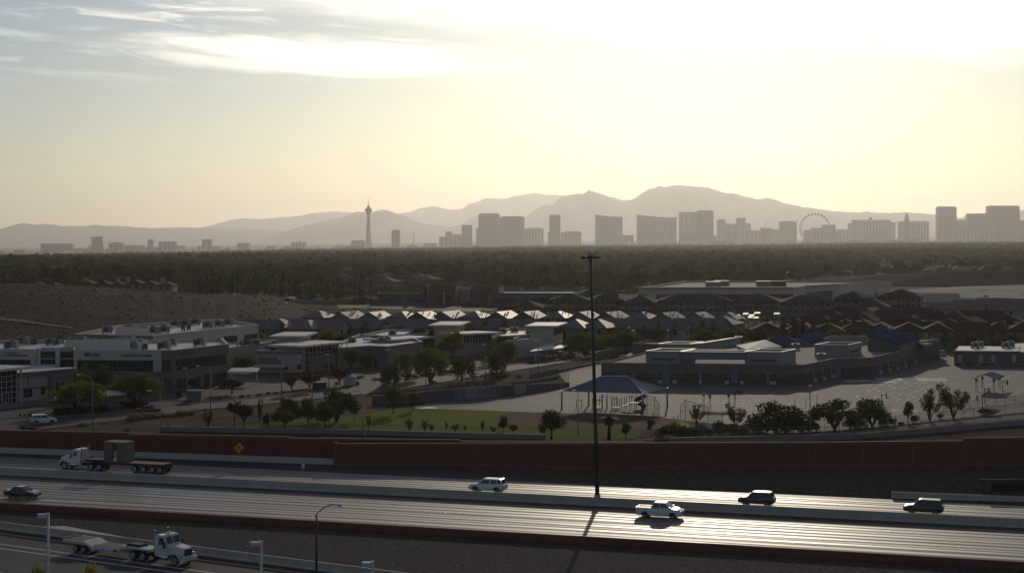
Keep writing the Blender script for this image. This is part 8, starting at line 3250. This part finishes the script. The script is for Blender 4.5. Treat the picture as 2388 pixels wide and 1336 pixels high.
L = [
    ('long dark slab hotel at the far left end of the skyline', 95, 167, 568, 2, dict(ribs=5)),
    ('low block right of the long dark slab at far left', 167, 190, 579, 0, {}),
    ('domed-wing hotel with steps, third from the left on the skyline', 253, 287, 567, 0, dict(ribs=3, crown=(.5, 6))),
    ('low wide block between the stepped hotel and the thin tower at left', 292, 334, 572, 0, dict(ribs=3)),
    ('thin tower standing in the low blocks at left', 344, 355, 560, 0, dict(crown=(.6, 6), ribs=2)),
    ('low podium block around the thin tower at left', 338, 370, 577, 0, {}),
    ('square hotel just right of the thin tower at left', 370, 409, 563, 0, dict(ribs=4, steps=[(409, 430, 573)])),
    ('hotel with a flat round cap and low wings, left part of the skyline', 471, 491, 560, 0, dict(ribs=2, steps=[(460, 471, 574), (491, 513, 575)], crown=(1.15, 5))),
    ('plain block hotel midway between the capped hotel and the turreted hotel', 552, 581, 568, 0, dict(ribs=3, crown=(.8, 4))),
    ('small dark block left of the turreted hotel', 623, 641, 573, 2, dict(ribs=2)),
    ('turreted hotel with a flag on top, left of the observation tower', 679, 713, 567, 0, dict(ribs=4, steps=[(679.2, 686, 564), (692, 701, 563), (706, 713, 564)])),
    ('low hotel at the foot of the observation tower', 818, 850, 562, 0, dict(ribs=4, crown=(.8, 4))),
    ('dark narrow tower right of the observation tower', 913, 932, 538, 2, dict(ribs=2, steps=[(918, 931.5, 536)])),
    ('low block left of the stepped hotels, under the notch of the mountains', 988, 1016, 567, 0, {}),
    ('stepped hotel with a small square top', 1024, 1078, 552, 0, dict(ribs=5, steps=[(1039, 1053, 539.6), (1053, 1077, 547)])),
    ('dark tower attached right of the stepped hotel', 1077, 1101, 526.5, 2, dict(ribs=3, crown=(.9, 5))),
    ('slim low tower touching the huge twin slab at its left', 1110, 1117, 532, 0, {}),
    ('taller left half of the huge reddish twin slab hotel', 1115.6, 1165, 499.5, 1, dict(ribs=6, crown=(.85, 6), depth=90)),
    ('lower right half of the huge reddish twin slab hotel', 1165.5, 1223, 506, 4, dict(ribs=7, crown=(.8, 5), depth=80)),
    ('pale ribbed block right of the huge twin slab', 1224, 1268, 533, 3, dict(ribs=6, crown=(.7, 4))),
    ('slender gold-brown tower standing alone before the near mountain', 1281, 1307, 502, 1, dict(ribs=3, crown=(.8, 3), steps=[(1277.5, 1281, 542)])),
    ('pale stepped hotel right of the gold-brown tower', 1308.5, 1356, 542, 0, dict(ribs=6, steps=[(1318, 1352, 539)])),
    ('curved bronze slab hotel, the left one of the pair', 1388.6, 1452, 500.5, 1, dict(ribs=8, slope=16, curve=22)),
    ('small dark block between the pair of curved bronze hotels', 1441, 1478, 548, 2, dict(ribs=3, Y=11700)),
    ('curved bronze slab hotel, the right and broader one of the pair', 1486, 1578, 500.5, 1, dict(ribs=11, slope=20, curve=30)),
    ('low colonnaded block in front of the broader curved bronze hotel', 1505, 1562, 535, 0, dict(ribs=9, Y=11600)),
    ('pale slab hotel behind the dark triple-ribbed tower', 1585, 1628, 495.5, 0, dict(ribs=4, crown=(.9, 3))),
    ('dark triple-ribbed tower, tallest left of the wheel', 1625.5, 1664, 492, 2, dict(ribs=3, crown=(.8, 4), Y=11800)),
    ('low reddish hall at the foot of the dark triple-ribbed tower', 1585, 1672, 549, 4, dict(Y=11500)),
    ('pale narrow round-topped tower right of the dark triple-ribbed tower', 1674, 1693, 513, 3, dict(ribs=2, crown=(.7, 5))),
    ('low pale link between the two narrow towers', 1693, 1719, 522, 0, dict(ribs=2)),
    ('narrow tower with a notched crown right of the pale link', 1719, 1739, 511, 3, dict(ribs=2, crown=(1.1, 8), steps=[(1739, 1751, 521.5)])),
    ('low hotel between the notched tower and the building cranes', 1740, 1776, 537, 0, dict(ribs=4)),
    ('block under construction below the cranes', 1775.6, 1799, 532, 4, dict(ribs=2)),
    ('low brown block right of the construction block', 1799, 1819, 535, 0, {}),
    ('square hotel with a raised cornice left of the giant wheel', 1820, 1858, 517, 0, dict(ribs=5, crown=(.75, 4))),
    ('low hotel at the left foot of the giant wheel', 1878, 1896, 536, 0, dict(Y=11700)),
    ('stepped hotel with a pitched top in front of the giant wheel', 1895, 1920, 532, 0, dict(ribs=3, steps=[(1920, 1949, 524)], Y=11700)),
    ('low slab right of the giant wheel', 1949, 1979, 535, 3, dict(ribs=4)),
    ('second narrow hotel right of the broad domed hotel', 2098, 2167, 517, 3, dict(ribs=10, crown=(.85, 4))),
    ('tall grey tower between the broad hotels and the right edge', 2187.6, 2231, 483, 2, dict(ribs=4, crown=(.9, 4))),
    ('low pale slab at the foot of the tall grey tower', 2226, 2315, 532, 0, dict(ribs=10, Y=11600)),
    ('mid grey block left of the tallest right-hand hotel', 2258, 2306, 498, 2, dict(ribs=5)),
    ('small block behind the low pale slab at right', 2236, 2258, 513, 0, {}),
    ('tallest broad grey hotel near the right frame edge', 2305, 2378, 481, 2, dict(ribs=7, crown=(.95, 4))),
    ('tower cut by the right frame edge', 2379, 2420, 514, 2, dict(ribs=3)),
]
for lab, a, b, p, m, k in L:
    tower(lab, a, b, p, m, **k)
d = tower('broad pale hotel with wings and a small dome, left of the spired hotel', 1990, 2077, 513, 3, ribs=12, steps=[(1980.6, 1990, 520.5), (2077, 2088.8, 518.5)])
Yc = 12000
zc = H - (513 - YH) * 3 - d.location.z
xo = (2032.5 - CX) * 3 - d.location.x
MB().tube([(xo, 35, zc), (xo, 35, zc + 9)], 10, 10).build('cupola', M_ct[3], d)
MB().ball((xo, 35, zc + 11), (12, 12, 9), 12, 6).build('dome', M_cd, d)
MB().tube([(xo, 35, zc + 18), (xo, 35, zc + 27)], [1.4, .5], 5).build('finial', M_cd, d)
# the spire beside it and the slanted tower at left
x, y, zt = wp(2114.6, 497, 11900)
z0 = valley(x, y) - 8
c = thing('campanile', 'slim pointed bell tower rising behind the spired hotel', 'bell tower', (x, y, z0))
h = zt - z0
MB().box(-12, 12, -12, 12, 0, h - 38).build('shaft', M_ct[4], c)
MB().box(-14, 14, -14, 14, h - 38, h - 30).build('belfry', M_ct[3], c)
MB().add([(-13, -13, h - 30), (13, -13, h - 30), (13, 13, h - 30), (-13, 13, h - 30), (0, 0, h + 6)], [(0, 1, 4), (1, 2, 4), (2, 3, 4), (3, 0, 4), (3, 2, 1, 0)]).build('roof', M_cd, c)
x0, x1 = (213 - CX) * 3, (243 - CX) * 3
z0 = valley(x0, 12000) - 8
ht = H - (551 - YH) * 3 - z0
s = thing('hotel_tower', 'slanted tower leaning like a wedge, second tall shape from the left', 'tower', ((x0 + x1) / 2, 12000, z0))
w = (x1 - x0) / 2
flat_ = [(-w, 0), (w, 0), (w - 16, ht), (-w, ht - 6)]
MB().add([(a, 0, b) for a, b in flat_] + [(a, 70, b) for a, b in flat_], [(0, 1, 2, 3), (7, 6, 5, 4), (0, 4, 5, 1), (1, 5, 6, 2), (2, 6, 7, 3), (3, 7, 4, 0)]).build('body', M_ct[1], s)
MB().box(-w - 45, -w - .1, 4, 60, 0, 40).box(-w - 22, -w - .1, 5, 59, 40.01, 58).build('wing', M_ct[0], s)
MB().box(w + .1, w + 12, 5, 60, 0, 32).build('wing', M_ct[0], s)

# observation tower: three-legged shaft, pod and needle
x, y = (859 - CX) * 3, 12000
z0 = valley(x, y) - 8
zt = H - (460 - YH) * 3 - z0
ob = thing('observation_tower', 'tall slender observation tower with a flared pod and needle', 'observation tower', (x, y, z0))
zp = H - (500 - YH) * 3 - z0
for k in range(3):
    a = 2 * pi * k / 3 + .5
    pts, rs = [], []
    for i in range(11):
        t = i / 10
        r_ = 21 - 16 * t ** .6 if t < .55 else 10 + 3 * (t - .55)
        r_ = 7 + 14 * (1 - t) ** 2
        pts.append((r_ * cos(a), r_ * sin(a), zp * t))
        rs.append(7.0 - 2.2 * t)
    MB().tube(pts, rs, 8).build('leg', M_ct[3], ob, smooth=True)
MB().tube([(0, 0, 0), (0, 0, zp)], [6, 5], 8).build('core', M_ct[3], ob, smooth=True)
zz = lambda py: H - (py - YH) * 3 - z0
MB().tube([(0, 0, zz(501)), (0, 0, zz(497)), (0, 0, zz(490.5)), (0, 0, zz(488.5)), (0, 0, zz(486)), (0, 0, zz(484.5))], [9, 14, 27, 25, 16, 15], 20).build('pod', M_cd, ob, smooth=True)
MB().tube([(0, 0, zz(484.6)), (0, 0, zz(480)), (0, 0, zz(479))], [11, 8, 4], 12).build('upper_pod', M_ct[2], ob, smooth=True)
MB().tube([(0, 0, zz(479.5)), (0, 0, zz(474)), (0, 0, zz(460))], [3.4, 2.0, .9], 6).build('needle', M_cd, ob)

# the giant wheel
x, y = (1903.5 - CX) * 3, 12050
z0 = valley(x, y) - 8
zc = H - (533.5 - YH) * 3 - z0
wh = thing('ferris_wheel', 'giant observation wheel with cabins round its rim', 'ferris wheel', (x, y, z0))
rad = 97
rim = MB()
n = 56
for off in (-5, 5):
    for k in range(n):
        a, b = 2 * pi * k / n, 2 * pi * (k + 1) / n
        rim.tube([(rad * cos(a), off, zc + rad * sin(a)), (rad * cos(b), off, zc + rad * sin(b))], 1.5, 5, False)
rim.build('rim', M_ct[2], wh)
cm = MB().ball((0, 0, 0), (7.2, 6, 7.2), 10, 6).mesh('cabin', M_cd, True)
for k in range(28):
    a = 2 * pi * k / 28
    put('cabin', cm, wh, ((rad + 9) * cos(a), 0, zc + (rad + 9) * sin(a)))
sp = MB().tube([(0, 0, 0), (rad, 0, 0)], .35, 3, False).mesh('spoke', M_ct[3])
for k in range(28):
    a = 2 * pi * k / 28 + .05
    o = put('spoke', sp, wh, (0, 0, zc))
    o.rotation_euler = (0, -a, 0)
MB().tube([(0, -9, zc), (0, 9, zc)], 5, 10).build('hub', M_ct[3], wh)
for s in (-1, 1):
    for e in (-1, 1):
        MB().tube([(s * 60, e * 28, 0), (0, e * 8, zc)], [3.6, 2.4], 6).build('support_leg', M_ct[3], wh)

# mast, cranes, pylons
x, y, zt = wp(964, 541, 11500)
z0 = valley(x, y)
a = thing('radio_mast', 'thin lattice mast right of the dark narrow tower', 'radio mast', (x, y, z0))
mb = MB()
for k in range(3):
    t = 2 * pi * k / 3
    mb.tube([(7 * cos(t), 7 * sin(t), 0), (1.2 * cos(t), 1.2 * sin(t), zt - z0)], [1.3, .7], 4)
for k in range(12):
    f = k / 12
    q = 7 - 5.8 * f
    mb.tube([(q, 0, (zt - z0) * f), (-q * .5, q * .86, (zt - z0) * (f + .08))], .6, 3).tube([(-q * .5, -q * .86, (zt - z0) * f), (q, 0, (zt - z0) * (f + .08))], .6, 3)
mb.build('lattice', M_cd, a)
for i, (px, pb, jx, jy, Y) in enumerate([(1783, 531, 1793, 513, 11900), (1801, 534, 1803.5, 520, 11900), (1857, 520, 1862, 509, 11950), (1779, 537, 1773, 532, 11900), (283, 597, 287, 587, 9000)]):
    x, y, zb = wp(px, pb, Y)
    xj, _, zj = wp(jx, jy, Y)
    z0 = valley(x, y)
    c = thing('tower_crane', f'{ORD[i]} slanted crane jib, four by the wheel and a red one at left', 'crane', (x, y, z0), 0, 'cranes on the skyline')
    MB().tube([(0, 0, 0), (0, 0, zb - z0)], 2.2, 4).build('mast', M_cd, c)
    MB().tube([(0, 0, zb - z0), (xj - x, 0, zj - z0)], [1.9, 1.1], 4).build('jib', M_cd if i < 4 else M_redkerb, c)
    MB().box(-9 if xj > x else 2, -2 if xj > x else 9, -2, 2, zb - z0 - 2, zb - z0 + 2).build('counterweight', M_cd, c)
for i, (px, pt) in enumerate([(6, 584), (107, 583), (110, 585), (196, 584), (270, 580), (371, 578), (450, 581), (531, 576), (740, 574), (1010, 567)]):
    Y = 8200
    x, y, zt = wp(px, pt, Y)
    z0 = valley(x, y)
    p = thing('power_pylon', f'{ORD[i]} power pylon from the left above the far trees', 'pylon', (x, y, z0), 0, 'power pylons')
    h = zt - z0
    mb = MB()
    for sx in (-1, 1):
        for sy in (-1, 1):
            mb.tube([(sx * 4, sy * 4, 0), (sx * .8, sy * .8, h)], .5, 4)
    mb.build('frame', M_cd, p)
    q = MB()
    for t in (.72, .84, .95):
        q.tube([(-8, 0, h * t), (8, 0, h * t)], .5, 4)
    q.build('arm', M_cd, p)
rr = random.Random(4)
k = 0
for i in range(46):
    px = 10 + i * 52 + rr.uniform(-18, 18)
    Y = rr.uniform(9600, 11300)
    x = (px - CX) * Y / F
    z = valley(x, Y)
    w, h = rr.uniform(20, 60), rr.uniform(10, 26)
    r = thing('low_building', f'{ORD[i % 16]} low hazy block from the left in the {["left", "middle", "right"][min(2, i // 16)]} third of the skyline foot', 'building', (x, Y, z), 0, f'low hazy blocks {["left", "middle", "right"][min(2, i // 16)]}')
    MB().box(-w, w, 0, 40, 0, h).build('body', M_ct[rr.choice((0, 0, 3, 4))], r)
    MB().box(-w * .4, w * .1, 8, 30, h + .01, h + 5).build('roof_box', M_ct[0], r)
